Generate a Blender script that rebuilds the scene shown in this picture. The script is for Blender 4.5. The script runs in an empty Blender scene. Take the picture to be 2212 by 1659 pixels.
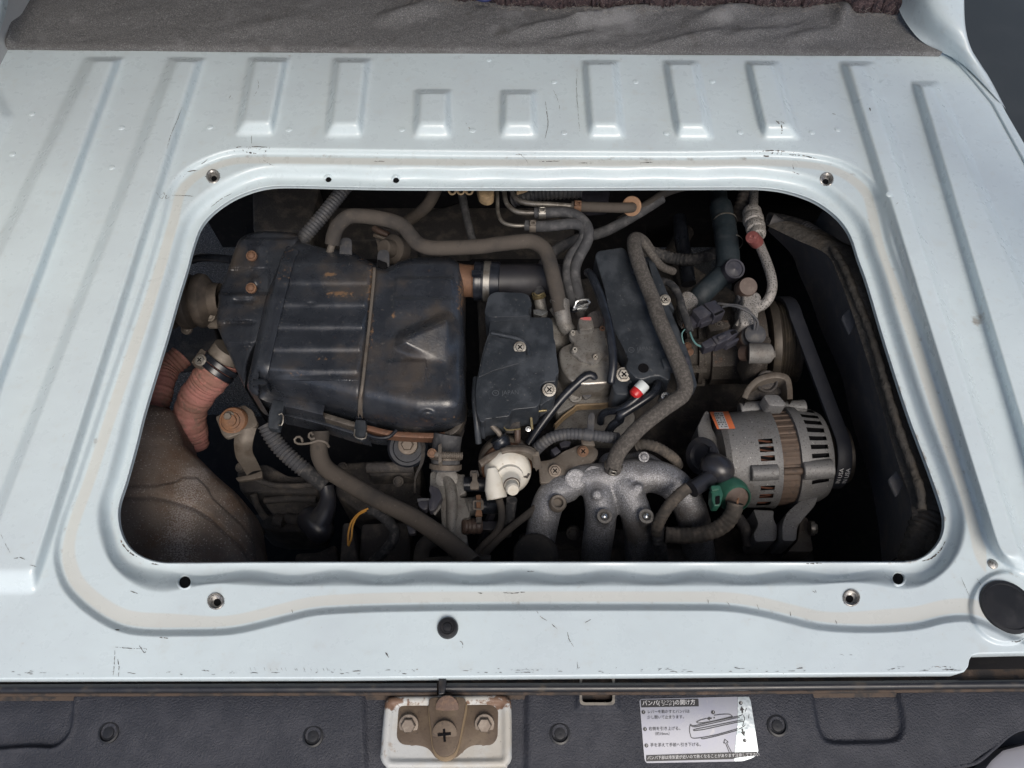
import bpy, bmesh, math, random
import numpy as np
from mathutils import Vector

# ------------------------------------------------------------------ camera, sky, sun, exposure
SC = bpy.context.scene
COL = SC.collection
CAM_H = 0.70
PITCH = math.radians(60.0)
FPX = 1624.0            # focal length in layout units (the layout sheet is 2211 x 1659)
CX, CY = 1105.5, 829.5
cam_data = bpy.data.cameras.new('camera')
cam_data.sensor_fit = 'HORIZONTAL'
cam_data.sensor_width = 36.0
cam_data.lens = 36.0 * FPX / 2211.0
cam_data.clip_start = 0.02
cam_data.clip_end = 200.0
cam = bpy.data.objects.new('camera', cam_data)
COL.objects.link(cam)
cam.location = (0, 0, CAM_H)
cam.rotation_euler = (math.radians(90) - PITCH, 0, 0)
SC.camera = cam

SUN_EL, SUN_AZ = math.radians(50), math.radians(17)     # azimuth measured from straight behind the tailgate, to the right
world = bpy.data.worlds.new('World')
SC.world = world
world.use_nodes = True
wn = world.node_tree
wn.nodes.clear()
sky = wn.nodes.new('ShaderNodeTexSky')
sky.sky_type = 'NISHITA'
sky.sun_disc = False
sky.sun_elevation = SUN_EL
sky.sun_rotation = math.pi - SUN_AZ
sky.air_density = 1.0
sky.dust_density = 3.0
sky.ozone_density = 1.0
bg = wn.nodes.new('ShaderNodeBackground')
bg.inputs['Strength'].default_value = 0.09
wo = wn.nodes.new('ShaderNodeOutputWorld')
wn.links.new(sky.outputs[0], bg.inputs[0])
wn.links.new(bg.outputs[0], wo.inputs[0])

sun_data = bpy.data.lights.new('sun', 'SUN')
sun_data.energy = 1.5
sun_data.angle = math.radians(32)
sun_data.color = (1.0, 0.93, 0.84)
sun = bpy.data.objects.new('sun', sun_data)
COL.objects.link(sun)
sdir = Vector((math.sin(SUN_AZ) * math.cos(SUN_EL), -math.cos(SUN_AZ) * math.cos(SUN_EL), math.sin(SUN_EL)))
sun.rotation_euler = sdir.to_track_quat('Z', 'Y').to_euler()
sun.location = sdir * 5

SC.render.engine = 'CYCLES'
SC.cycles.use_denoising = True
SC.cycles.max_bounces = 8
SC.view_settings.view_transform = 'Standard'
SC.view_settings.look = 'None'
SC.view_settings.gamma = 1.0
SC.view_settings.exposure = 0.60
SC.view_settings.use_curve_mapping = False

# ------------------------------------------------------------------ layout helpers
RNG = random.Random(7)
SP, CP = math.sin(PITCH), math.cos(PITCH)

def Pn(x, y, z):
    """layout sheet position (arrays) on the horizontal plane of height z -> world points"""
    x = np.asarray(x, float); y = np.asarray(y, float); z = np.asarray(z, float)
    u = x - CX; v = CY - y
    t = (CAM_H - z) / (SP * FPX - CP * v)
    return np.stack([t * u, t * (CP * FPX + SP * v), z + 0 * t], -1)

def P(x, y, z):
    return Vector(Pn(x, y, z))

def px(x, y, z):
    """metres covered by one layout unit at that spot"""
    p = P(x, y, z)
    depth = p.y * CP - (p.z - CAM_H) * SP
    return depth / FPX

def frame(x0, y0, k):
    def f(pts):
        return [(x0 + k * q[0], y0 + k * q[1]) + tuple(q[2:]) for q in pts]
    f.k = k
    return f
T0, T1, T2 = frame(0, 0, .3373), frame(722, 0, .3427), frame(1471, 0, .3373)
B0, B1, B2 = frame(0, 1101, .3362), frame(722, 1101, .3427), frame(1471, 1101, .3362)
A1, A2, A3, A4 = (frame(q, 388, .1741) for q in (361, 686, 1011, 1317.5))
A5 = frame(1606.5, 388, .2122)
C1, C2, C3, C4 = frame(361, 650, .185), frame(686, 650, .185), frame(1011, 650, .185), frame(1317.5, 613.6, .1741)
D1, D2, D3, D4 = frame(1480, 812, .2285), frame(1769, 704, .3154), frame(252.7, 866, .2176), frame(505.4, 884.5, .2067)
D5, D6, D7 = frame(794, 884.5, .2067), frame(1011, 884.5, .2067), frame(1191, 938.6, .1795)
S1 = frame(1353.8, 1480, .13873)        # sticker
L1 = frame(794.2, 1480, .15505)         # latch

def cr(pts, n=8, closed=False):
    """Catmull-Rom samples through points of any dimension"""
    p = np.asarray(pts, float)
    m = len(p)
    if closed:
        q = np.concatenate([p[-1:], p, p[:2]]); segs = m
    else:
        q = np.concatenate([2 * p[:1] - p[1:2], p, 2 * p[-1:] - p[-2:-1]]); segs = m - 1
    out = []
    t = np.linspace(0, 1, n, endpoint=False)[:, None]
    for i in range(segs):
        a, b, c, d = q[i], q[i + 1], q[i + 2], q[i + 3]
        out.append(.5 * (2 * b + (c - a) * t + (2 * a - 5 * b + 4 * c - d) * t ** 2 + (3 * b - a - 3 * c + d) * t ** 3))
    if not closed:
        out.append(p[-1:])
    return np.concatenate(out)

def resample(p, step=None, n=None, closed=False):
    p = np.asarray(p, float)
    if closed:
        p = np.concatenate([p, p[:1]])
    s = np.concatenate([[0], np.cumsum(np.linalg.norm(np.diff(p, axis=0), axis=1))])
    if n is None:
        n = max(2, int(round(s[-1] / step)) + 1)
    t = np.linspace(0, s[-1], n + 1)[:-1] if closed else np.linspace(0, s[-1], n)
    return np.stack([np.interp(t, s, p[:, k]) for k in range(p.shape[1])], 1)

def rnd(pts, r=6, n=4):
    """round the corners of a 2-D polygon"""
    out = []
    m = len(pts)
    for i in range(m):
        rr = pts[i][2] if len(pts[i]) > 2 else r
        a, b, c = (np.array(pts[(i + k) % m][:2], float) for k in (-1, 0, 1))
        la, lc = np.linalg.norm(a - b), np.linalg.norm(c - b)
        if rr <= 0:
            out.append(b); continue
        p0 = b + (a - b) / la * min(rr, la * .45)
        p1 = b + (c - b) / lc * min(rr, lc * .45)
        for k in range(n + 1):
            t = k / n
            out.append((1 - t) ** 2 * p0 + 2 * t * (1 - t) * b + t * t * p1)
    return [tuple(q) for q in out]

def sd_poly(X, Y, poly):
    """signed distance (inside positive) of points to a closed polygon"""
    poly = np.asarray(poly, float)
    X = np.asarray(X, float).ravel(); Y = np.asarray(Y, float).ravel()
    res = np.empty(len(X))
    a = poly; b = np.roll(poly, -1, 0)
    e = b - a
    el = (e ** 2).sum(1) + 1e-12
    for i in range(0, len(X), 20000):
        x = X[i:i + 20000, None]; y = Y[i:i + 20000, None]
        wx = x - a[None, :, 0]; wy = y - a[None, :, 1]
        t = np.clip((wx * e[:, 0] + wy * e[:, 1]) / el, 0, 1)
        d2 = (wx - t * e[:, 0]) ** 2 + (wy - t * e[:, 1]) ** 2
        d = np.sqrt(d2.min(1))
        c = (a[None, :, 1] <= y) != (b[None, :, 1] <= y)
        with np.errstate(divide='ignore', invalid='ignore'):
            xi = a[None, :, 0] + (y - a[None, :, 1]) / (b[None, :, 1] - a[None, :, 1]) * e[None, :, 0]
        ins = ((c & (x < xi)).sum(1) % 2) == 1
        res[i:i + 20000] = np.where(ins, d, -d)
    return res

def sm(t):
    t = np.clip(t, 0, 1)
    return t * t * (3 - 2 * t)

# ------------------------------------------------------------------ object helpers
def root_of(o):
    while o.parent:
        o = o.parent
    return o

def tag(o, label=None, cat=None, group=None, kind=None):
    if label: o['label'] = label
    if cat: o['category'] = cat
    if group: o['group'] = group
    if kind: o['kind'] = kind
    return o

def thing(name, label, cat, at, group=None):
    o = bpy.data.objects.new(name, None)
    o.empty_display_size = .02
    COL.objects.link(o)
    o.location = P(*at) if not isinstance(at, Vector) else at
    return tag(o, label, cat, group)

def mk(name, v, f, mat, parent=None, smooth=40, label=None, cat=None, group=None, kind=None):
    v = np.asarray(v, float).reshape(-1, 3)
    if parent is None:
        org = (v.min(0) + v.max(0)) / 2
    else:
        org = np.array(root_of(parent).location)
    me = bpy.data.meshes.new(name)
    if isinstance(f, np.ndarray):
        f = f.tolist()
    me.from_pydata((v - org).tolist(), [], f)
    if mat is not None:
        me.materials.append(mat)
    if smooth:
        me.polygons.foreach_set('use_smooth', [True] * len(me.polygons))
        if smooth < 180:
            me.set_sharp_from_angle(angle=math.radians(smooth))
    me.update()
    o = bpy.data.objects.new(name, me)
    COL.objects.link(o)
    if parent is None:
        o.location = org
    else:
        o.parent = parent
    return tag(o, label, cat, group, kind)

def join(parts):
    V, F, n = [], [], 0
    for v, f in parts:
        v = np.asarray(v, float).reshape(-1, 3)
        V.append(v)
        F += [[i + n for i in q] for q in (f.tolist() if isinstance(f, np.ndarray) else f)]
        n += len(v)
    return np.concatenate(V), F

def gridfaces(nu, nv, wu=False, wv=False):
    iu = np.arange(nu if wu else nu - 1); iv = np.arange(nv if wv else nv - 1)
    I, J = np.meshgrid(iu, iv, indexing='ij')
    I2, J2 = (I + 1) % nu, (J + 1) % nv
    return np.stack([I * nv + J, I2 * nv + J, I2 * nv + J2, I * nv + J2], -1).reshape(-1, 4)

def tube_geo(W, R, n=14, caps=True, roundcap=0):
    W = np.asarray(W, float); m = len(W)
    R = np.full(m, R) if np.isscalar(R) else np.asarray(R, float)
    if roundcap:
        d0 = W[0] - W[1]; d0 /= np.linalg.norm(d0); d1 = W[-1] - W[-2]; d1 /= np.linalg.norm(d1)
        a = [(math.sin(q), math.cos(q)) for q in (1.35, .9, .45)]
        pre = [W[0] + d0 * R[0] * s * roundcap for s, c in a]; post = [W[-1] + d1 * R[-1] * s * roundcap for s, c in a[::-1]]
        R = np.concatenate([[R[0] * c for s, c in a], R, [R[-1] * c for s, c in a[::-1]]])
        W = np.concatenate([pre, W, post]); m = len(W)
    T = np.gradient(W, axis=0); T /= np.linalg.norm(T, axis=1)[:, None] + 1e-12
    up = np.array([0, 0, 1.0]) if abs(T[0][2]) < .9 else np.array([0, 1.0, 0])
    N = np.cross(T[0], up); N /= np.linalg.norm(N)
    ang = np.linspace(0, 2 * math.pi, n, endpoint=False)
    V = []
    for i in range(m):
        N = N - T[i] * N.dot(T[i]); N /= np.linalg.norm(N)
        B = np.cross(T[i], N)
        V.append(W[i] + R[i] * (np.cos(ang)[:, None] * N + np.sin(ang)[:, None] * B))
    V = np.concatenate(V)
    F = gridfaces(m, n, False, True).tolist()
    if caps:
        F.append(list(range(n))[::-1]); F.append([(m - 1) * n + k for k in range(n)])
    return V, F

def path(pts, z=None, step=.004):
    """layout points (x,y,z) -> smooth world polyline"""
    q = [(a[0], a[1], a[2] if len(a) > 2 else z) for a in pts]
    w = np.array([P(*a) for a in q])
    return resample(cr(w, 12), step=step)

def tube(name, pts, r, mat, parent=None, step=.004, n=14, cor=None, caps=True, roundcap=0, wob=0, rfun=None, **kw):
    """r in layout units (measured half way along)"""
    mid = pts[len(pts) // 2]
    rm = r * px(mid[0], mid[1], mid[2])
    if cor:
        step = cor[0] / 5
    W = path(pts, step=step)
    s = np.concatenate([[0], np.cumsum(np.linalg.norm(np.diff(W, axis=0), axis=1))])
    R = np.full(len(W), rm)
    if rfun:
        R = rm * np.array([rfun(q / s[-1]) for q in s])
    if cor:
        a, b = (cor[2], cor[3]) if len(cor) > 2 else (0, 1)
        msk = ((s / s[-1] >= a) & (s / s[-1] <= b)).astype(float)
        w = np.cos(2 * math.pi * s / cor[0])
        R = R * (1 + msk * cor[1] * np.sign(w) * np.abs(w) ** .6 - (1 - msk) * .04)
    if wob:
        ph = RNG.random() * 9
        R = R * (1 + wob * (np.sin(s * 210 + ph) + .7 * np.sin(s * 530 + ph * 2) + .5 * np.sin(s * 1130 + ph)))
    V, F = tube_geo(W, R, n, caps, roundcap)
    return mk(name, V, F, mat, parent, **kw)

def basis(axis):
    a = Vector(axis).normalized()
    u = a.orthogonal().normalized() if abs(a.z) > .9 or True else None
    # a steady frame: u as horizontal as possible
    u = Vector((0, 0, 1)).cross(a)
    if u.length < 1e-3:
        u = Vector((1, 0, 0))
    u.normalize()
    return a, u, a.cross(u)

def lathe_geo(org, axis, prof, n=28, a0=0, a1=2 * math.pi, mod=None):
    a, u, w = basis(axis)
    full = abs(a1 - a0 - 2 * math.pi) < 1e-6
    ang = np.linspace(a0, a1, n, endpoint=not full)
    o = np.array(org); A = np.array(a); U = np.array(u); Wv = np.array(w)
    V = []
    for r, h in prof:
        rr = np.full(len(ang), r) if mod is None else np.array([mod(t, r, h) for t in ang])
        V.append(o + A * h + rr[:, None] * (np.cos(ang)[:, None] * U + np.sin(ang)[:, None] * Wv))
    return np.concatenate(V), gridfaces(len(prof), len(ang), False, full)

def lathe(name, org, axis, prof, mat, parent=None, n=28, drop=None, mod=None, **kw):
    V, F = lathe_geo(org, axis, prof, n, mod=mod)
    if drop is not None:
        keep = [q for k, q in enumerate(F.tolist()) if not drop(k // n, (k % n + .5) / n * 2 * math.pi)]
        F = keep
    return mk(name, V, F, mat, parent, **kw)

def slab_geo(outline, z, thick, bevel=.001, dz=None, seg=2):
    bm = bmesh.new()
    vs = []
    for q in outline:
        p = P(q[0], q[1], z if dz is None else z + dz(q[0], q[1]))
        vs.append(bm.verts.new(p))
    f = bm.faces.new(vs)
    f.normal_update()
    if f.normal.z < 0:
        f.normal_flip()
    r = bmesh.ops.extrude_face_region(bm, geom=[f])
    low = [g for g in r['geom'] if isinstance(g, bmesh.types.BMVert)]
    # the extruded copy becomes the top, the first face the bottom
    for v in vs:
        v.co.z -= thick
    top = set(low)
    if bevel:
        es = [e for e in bm.edges if e.verts[0] in top and e.verts[1] in top]
        bmesh.ops.bevel(bm, geom=es, offset=bevel, segments=seg, profile=.5, affect='EDGES', clamp_overlap=True)
    bmesh.ops.recalc_face_normals(bm, faces=bm.faces)
    bm.verts.index_update()
    V = np.array([v.co[:] for v in bm.verts]); F = [[v.index for v in q.verts] for q in bm.faces]
    bm.free()
    return V, F

def slab(name, outline, z, thick, mat, parent=None, bevel=.001, dz=None, seg=2, **kw):
    V, F = slab_geo(outline, z, thick, bevel, dz, seg)
    return mk(name, V, F, mat, parent, **kw)

def relief(name, outline, z, hfun, drop, mat, parent=None, edge=10, eh=.006, step=5, rings=40, center=None, **kw):
    """shell over a star-shaped outline: hfun(x,y,dist)->height, rounded edge, skirt"""
    o = resample(outline, step=step, closed=True)
    c = np.array(center) if center is not None else o.mean(0)
    t = np.linspace(1, 0.0, rings + 1)
    t = t ** .8
    G = c + (o - c)[None] * t[:, None, None]
    X, Y = G[..., 0], G[..., 1]
    d = np.abs(sd_poly(X, Y, o)).reshape(X.shape)
    d[0] = 0
    q = np.clip(d / edge, 0, 1)
    h = hfun(X, Y, d) - eh * (1 - np.sqrt(np.clip(1 - (1 - q) ** 2, 0, 1)))
    W = Pn(X, Y, z + h)
    sk = W[0].copy(); sk[:, 2] -= drop
    W = np.concatenate([sk[None], W])
    F = gridfaces(len(W), len(o), False, True)
    a = ((o[:, 0] * np.roll(o[:, 1], -1)) - (np.roll(o[:, 0], -1) * o[:, 1])).sum()
    if a > 0:
        F = F[:, ::-1]
    return mk(name, W.reshape(-1, 3), F, mat, parent, **kw)

def box_geo(c, ux, uy, uz, bevel=0):
    c = Vector(c)
    bm = bmesh.new()
    vs = [bm.verts.new(c + Vector(ux) * i + Vector(uy) * j + Vector(uz) * k) for i in (-1, 1) for j in (-1, 1) for k in (-1, 1)]
    for q in ((0, 1, 3, 2), (4, 6, 7, 5), (0, 4, 5, 1), (2, 3, 7, 6), (0, 2, 6, 4), (1, 5, 7, 3)):
        bm.faces.new([vs[i] for i in q])
    if bevel:
        bmesh.ops.bevel(bm, geom=list(bm.edges), offset=bevel, segments=2, profile=.5, affect='EDGES', clamp_overlap=True)
    bmesh.ops.recalc_face_normals(bm, faces=bm.faces)
    bm.verts.index_update()
    V = np.array([v.co[:] for v in bm.verts]); F = [[v.index for v in q.verts] for q in bm.faces]
    bm.free()
    return V, F

TOCAM = Vector((0, -.38, .92)).normalized()

def bolt(parent, at, r, mat, kind='hex', axis=TOCAM, name='bolt', washer=None, h=None, wmat=None):
    """r in layout units. hex / phillips / hexphil / dome heads with a washer flange"""
    o = P(*at); s = px(*at); R = r * s
    a, u, w = basis(axis)
    h = (h or .75) * R
    parts = []
    wr = R * (washer or 1.45)
    V, F = lathe_geo(o, a, [(0, -R * .6), (wr, -R * .6), (wr, R * .12), (wr * .96, R * .2), (R * .9, R * .24), (0, R * .24)], 24)
    parts.append((V, F))
    n = 6 if kind.startswith('hex') else 20
    rr = R * (1.06 if n == 6 else 1)
    top = [(rr, R * .2), (rr, h * .82), (rr * .86, h), (0, h)]
    if kind == 'dome':
        top = [(R, R * .2), (R * .94, h * .6), (R * .7, h * .88), (R * .35, h), (0, h)]
    V, F = lathe_geo(o, a, top, n)
    parts.append((V, F))
    V, F = join(parts)
    b = mk(name, V, F, mat, parent, smooth=35)
    if 'phil' in kind:
        g = []
        for q in (u + w, u - w):
            q = q.normalized(); k = a.cross(q)
            g.append(box_geo(o + a * (h * 1.0), q * R * .62, k * R * .13, a * R * .05))
        V, F = join(g)
        mk('cross_shade', V, F, MAT['void_shade'], b, smooth=0)  # flat dark bars painted as the shade of a cross slot
    return b

def text_geo(s, x, y, size, z, ang=0, up=.0004, align='CENTER', squeeze=1.0):
    """flat lettering laid on the plane of height z (layout units); returns mesh data"""
    cu = bpy.data.curves.new('lettering', 'FONT')
    cu.body = s; cu.size = 1; cu.align_x = align; cu.align_y = 'CENTER'
    cu.resolution_u = 2
    ob = bpy.data.objects.new('lettering', cu)
    COL.objects.link(ob)
    bpy.context.view_layer.update()
    me = bpy.data.meshes.new_from_object(ob.evaluated_get(bpy.context.evaluated_depsgraph_get()))
    v = np.empty(len(me.vertices) * 3); me.vertices.foreach_get('co', v); v = v.reshape(-1, 3)
    F = [list(p.vertices) for p in me.polygons]
    bpy.data.objects.remove(ob); bpy.data.curves.remove(cu); bpy.data.meshes.remove(me)
    if not len(v):
        return np.zeros((0, 3)), []
    ca, sa = math.cos(ang), math.sin(ang)
    X = v[:, 0] * size * squeeze; Y = v[:, 1] * size
    zz = z if not callable(z) else 0
    gx = x + X * ca - Y * -sa * -1 if False else x + X * ca + Y * sa
    gy = y + X * sa - Y * ca
    if callable(z):
        zz = z(gx, gy)
    W = Pn(gx, gy, zz); W[:, 2] += up
    return W, F

def ribbon_geo(pts, w, z, up=.0005, closed=False, step=3):
    """flat stroke of width w (layout units) on height z"""
    p = np.asarray(pts, float)
    T = np.gradient(p, axis=0); T /= np.linalg.norm(T, axis=1)[:, None] + 1e-9
    N = np.stack([-T[:, 1], T[:, 0]], 1)
    wv = np.full(len(p), w) if np.isscalar(w) else np.asarray(w)
    a = p + N * wv[:, None] / 2; b = p - N * wv[:, None] / 2
    G = np.stack([a, b], 1)
    zz = z(G[..., 0], G[..., 1]) if callable(z) else z + 0 * G[..., 0]
    W = Pn(G[..., 0], G[..., 1], zz); W[..., 2] += up
    return W.reshape(-1, 3), gridfaces(len(p), 2)[:, ::-1]

# ------------------------------------------------------------------ materials
MAT = {}

def M(name, base, rough=.5, metal=0.0, spec=.5, layers=(), dust=None, bump=(), coat=0, attrs=(), rvar=0, aniso=None):
    """layers: (colour, scale, lo, hi, amount[, detail]) noise masks; dust: (colour, amount) on faces that look up;
       attrs: (attribute, colour, amount, noise_scale or 0, lo, hi)"""
    m = bpy.data.materials.new(name)
    m.use_nodes = True
    t = m.node_tree; N = t.nodes; L = t.links
    b = N['Principled BSDF']
    tc = N.new('ShaderNodeTexCoord')
    def noise(scale, detail=4, rough_=.6):
        q = N.new('ShaderNodeTexNoise')
        q.inputs['Scale'].default_value = scale; q.inputs['Detail'].default_value = detail
        q.inputs['Roughness'].default_value = rough_
        L.new(tc.outputs['Object'], q.inputs['Vector'])
        return q.outputs['Fac']
    def ramp(src, lo, hi, amt=1.0):
        q = N.new('ShaderNodeMapRange'); q.interpolation_type = 'SMOOTHSTEP'
        q.inputs[1].default_value = lo; q.inputs[2].default_value = hi
        q.inputs[3].default_value = 0; q.inputs[4].default_value = amt
        L.new(src, q.inputs[0])
        return q.outputs[0]
    def mul(a, c):
        q = N.new('ShaderNodeMath'); q.operation = 'MULTIPLY'
        L.new(a, q.inputs[0])
        if isinstance(c, (int, float)): q.inputs[1].default_value = c
        else: L.new(c, q.inputs[1])
        return q.outputs[0]
    rgb = N.new('ShaderNodeRGB'); rgb.outputs[0].default_value = (*base, 1)
    col = rgb.outputs[0]
    def mix(fac, c):
        nonlocal col
        q = N.new('ShaderNodeMix'); q.data_type = 'RGBA'
        L.new(fac, q.inputs[0]); L.new(col, q.inputs[6]); q.inputs[7].default_value = (*c, 1)
        col = q.outputs[2]
    for ly in layers:
        c, s, lo, hi, amt = ly[:5]
        mix(ramp(noise(s, ly[5] if len(ly) > 5 else 4), lo, hi, amt), c)
    if dust:
        g = N.new('ShaderNodeNewGeometry'); sx = N.new('ShaderNodeSeparateXYZ')
        L.new(g.outputs['Normal'], sx.inputs[0])
        f = mul(ramp(sx.outputs[2], .1, .95), ramp(noise(28, 5), .25, .75, dust[1]))
        mix(f, dust[0])
    for an, c, amt, ns, lo, hi in attrs:
        at = N.new('ShaderNodeAttribute'); at.attribute_name = an
        f = mul(at.outputs['Fac'], amt)
        if ns:
            # the attribute shifts the noise threshold: chips cluster where it is high
            ad = N.new('ShaderNodeMath'); ad.operation = 'MULTIPLY_ADD'
            L.new(at.outputs['Fac'], ad.inputs[0]); ad.inputs[1].default_value = amt
            L.new(noise(ns, 5, .65), ad.inputs[2])
            f = ramp(ad.outputs[0], lo, hi)
        mix(f, c)
    L.new(col, b.inputs['Base Color'])
    b.inputs['Roughness'].default_value = rough
    if rvar:
        q = N.new('ShaderNodeMapRange'); q.inputs[1].default_value = .3; q.inputs[2].default_value = .7
        q.inputs[3].default_value = max(.02, rough - rvar); q.inputs[4].default_value = min(1, rough + rvar)
        L.new(noise(60, 5), q.inputs[0]); L.new(q.outputs[0], b.inputs['Roughness'])
    b.inputs['Metallic'].default_value = metal
    b.inputs['Specular IOR Level'].default_value = spec
    if coat:
        b.inputs['Coat Weight'].default_value = coat; b.inputs['Coat Roughness'].default_value = .15
    prev = None
    for s, dist in bump:
        q = N.new('ShaderNodeBump'); q.inputs['Strength'].default_value = 1; q.inputs['Distance'].default_value = dist
        L.new(noise(s, 3), q.inputs['Height'])
        if prev: L.new(prev, q.inputs['Normal'])
        prev = q.outputs[0]
    if prev: L.new(prev, b.inputs['Normal'])
    MAT[name] = m
    return m

TAN = (.60, .565, .49)
M('van_paint', (.595, .685, .72), .30, spec=.5, coat=.25, rvar=.06,
  layers=[((.52, .59, .63), 4, .40, .70, .6), ((.54, .61, .65), 13, .42, .75, .5), ((.50, .53, .52), 60, .55, .78, .35), ((.42, .43, .42), 240, .66, .76, .4)],
  attrs=[('seal', TAN, .50, 0, 0, 0), ('grime', (.30, .285, .26), .42, 70, .84, 1.12), ('wear', (.035, .033, .032), .30, 330, .90, .93)],
  bump=[(900, .00004), (16, .0012)])
M('void_shade', (.006, .006, .007), .9, spec=.1)  # near-black colour standing in for shade inside holes, slots and recesses
M('felt', (.145, .145, .148), 1.0, spec=.0, layers=[((.32, .32, .325), 700, .48, .66, .9), ((.11, .108, .105), 420, .52, .7, .8), ((.30, .30, .305), 14, .52, .72, .6), ((.10, .095, .09), 22, .56, .72, .5)], bump=[(900, .0012), (60, .003)])
M('underlay', (.085, .062, .066), .98, spec=.1, layers=[((.20, .145, .145), 500, .5, .7, .9), ((.035, .03, .038), 160, .5, .62, .9), ((.34, .32, .32), 900, .60, .70, .8)], bump=[(420, .004)])
M('fibre', (.30, .27, .24), .9, spec=.2)
M('asphalt', (.090, .083, .078), .95, spec=.2, layers=[((.24, .225, .21), 330, .53, .62, 1), ((.02, .02, .02), 240, .55, .66, .8), ((.085, .07, .052), 3, .5, .7, .6)], bump=[(300, .004)])
M('bumper_plastic', (.017, .0195, .029), .52, spec=.45, layers=[((.036, .038, .049), 40, .4, .7, .7), ((.10, .09, .085), 260, .66, .78, .5)], bump=[(620, .0010), (1500, .0003)], rvar=.08)
M('weatherstrip_rubber', (.016, .017, .021), .34, layers=[((.07, .055, .04), 60, .55, .75, .6)], rvar=.1)
M('ledge_rust', (.060, .040, .028), .75, layers=[((.02, .018, .018), 70, .45, .6, .9), ((.15, .10, .07), 120, .6, .75, .6)], bump=[(200, .0008)])
M('pad_white', (.50, .51, .50), .55, layers=[((.30, .22, .15), 90, .60, .70, .6), ((.46, .43, .37), 30, .45, .65, .8), ((.06, .045, .035), 420, .68, .72, .9)], attrs=[('wear', (.17, .10, .065), .34, 160, .74, .86)], bump=[(80, .0006)])
M('latch_brown', (.105, .075, .052), .62, metal=.15, layers=[((.16, .12, .08), 50, .45, .7, .7), ((.05, .035, .027), 220, .58, .68, .6)], bump=[(500, .0002)])
M('latch_yellow', (.20, .145, .085), .5, metal=.2, layers=[((.15, .1, .06), 100, .5, .7, .6)])
M('sticker_face', (.29, .30, .34), .42, metal=.25, layers=[((.27, .28, .34), 50, .45, .65, .7), ((.40, .39, .39), 130, .6, .75, .6)])
M('sticker_silver', (.50, .55, .57), .38, metal=.6, layers=[((.30, .36, .38), 45, .4, .65, .7)], bump=[(50, .0012)])
M('print_black', (.018, .018, .02), .5)
M('print_white', (.68, .68, .68), .5)
M('frame_tan', (.22, .20, .17), .6, layers=[((.12, .11, .1), 120, .5, .65, .7)])
M('rubber_black', (.014, .015, .018), .42, spec=.45, layers=[((.03, .03, .033), 70, .5, .7, .7)], rvar=.08)
M('silver_paint', (.50, .50, .54), .35, metal=.5)
M('shell_grey', (.5, .5, .5), .9)
M('scratch_dark', (.115, .108, .104), .8, spec=.2, layers=[((.03, .028, .027), 160, .45, .6, .9), ((.22, .15, .11), 90, .58, .7, .7)])
M('nut_steel', (.42, .41, .39), .42, metal=.75, layers=[((.12, .11, .10), 500, .5, .62, .8)])
# ------------------------------------------------------------------ ground under and beside the van
g = .62
gv = [(-30, -30, -g), (30, -30, -g), (30, 30, -g), (-30, 30, -g)]
mk('ground', gv, [[0, 1, 2, 3]], MAT['asphalt'], smooth=0, kind='structure')

# stand-in plate, added for the unknown dark area beyond the right floor edge
V, Fq = box_geo((1.25, 1.1, -.16), (.45, 0, 0), (0, 1.1, 0), (0, 0, .01), .004)
mk('dark_side_plate', V, Fq, M('slate_dark', (.030, .038, .045), .7, layers=[((.038, .046, .053), 14, .4, .7, .8)]), None, label='plain dark slate grey surface beyond the right floor edge', cat='step')

# ------------------------------------------------------------------ the floor sheet with the opening
E_pts = [(316, 883), (361, 735), (385, 650), (404, 588), (421, 526), (437, 488), (465, 457), (505, 430), (549, 412), (590, 404), (640, 403), (700, 404.5), (860, 407.5),
         (1185, 408), (1420, 407), (1600, 406.5), (1655, 408), (1702, 415.5), (1755, 434), (1797, 462), (1823, 490), (1839, 520), (1851, 558), (1872, 617),
         (1908, 738), (1958, 893), (2005, 1019), (2032, 1098), (2037, 1130), (2031, 1160), (2012, 1187), (1986, 1205), (1955, 1211.5), (1900, 1212.5),
         (1480, 1212.5), (1065, 1212.5), (600, 1213), (400, 1214.5), (346, 1213), (307, 1201), (279, 1179), (263, 1149), (257, 1116), (260, 1085), (275, 1038), (296, 962)]
E = cr(E_pts, 5, True)
R_pts = [(330, 545), (351, 472), (368, 408), (398, 372), (438, 348), (489, 330), (545, 325), (740, 327), (1000, 330), (1250, 331), (1480, 332), (1640, 330), (1741, 335), (1808, 348), (1859, 374),
         (1892, 408), (1907, 455), (1925, 536), (1967, 643), (2004, 745), (2078, 975), (2118, 1100), (2143, 1180), (2190, 1228), (2270, 1262), (2300, 1320), (2275, 1372),
         (2215, 1385), (2184, 1378), (2143, 1358), (2093, 1339), (2042, 1341), (1975, 1356), (1874, 1362), (1774, 1357), (1706, 1342), (1639, 1326), (1572, 1316), (1471, 1314),
         (1065, 1314), (859, 1316), (740, 1320), (672, 1326), (605, 1342), (504, 1365), (403, 1369), (296, 1367), (235, 1349), (175, 1308), (136, 1262), (120, 1202), (133, 1130), (172, 1020), (235, 830), (300, 640)]
R = cr(R_pts, 5, True)
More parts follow.
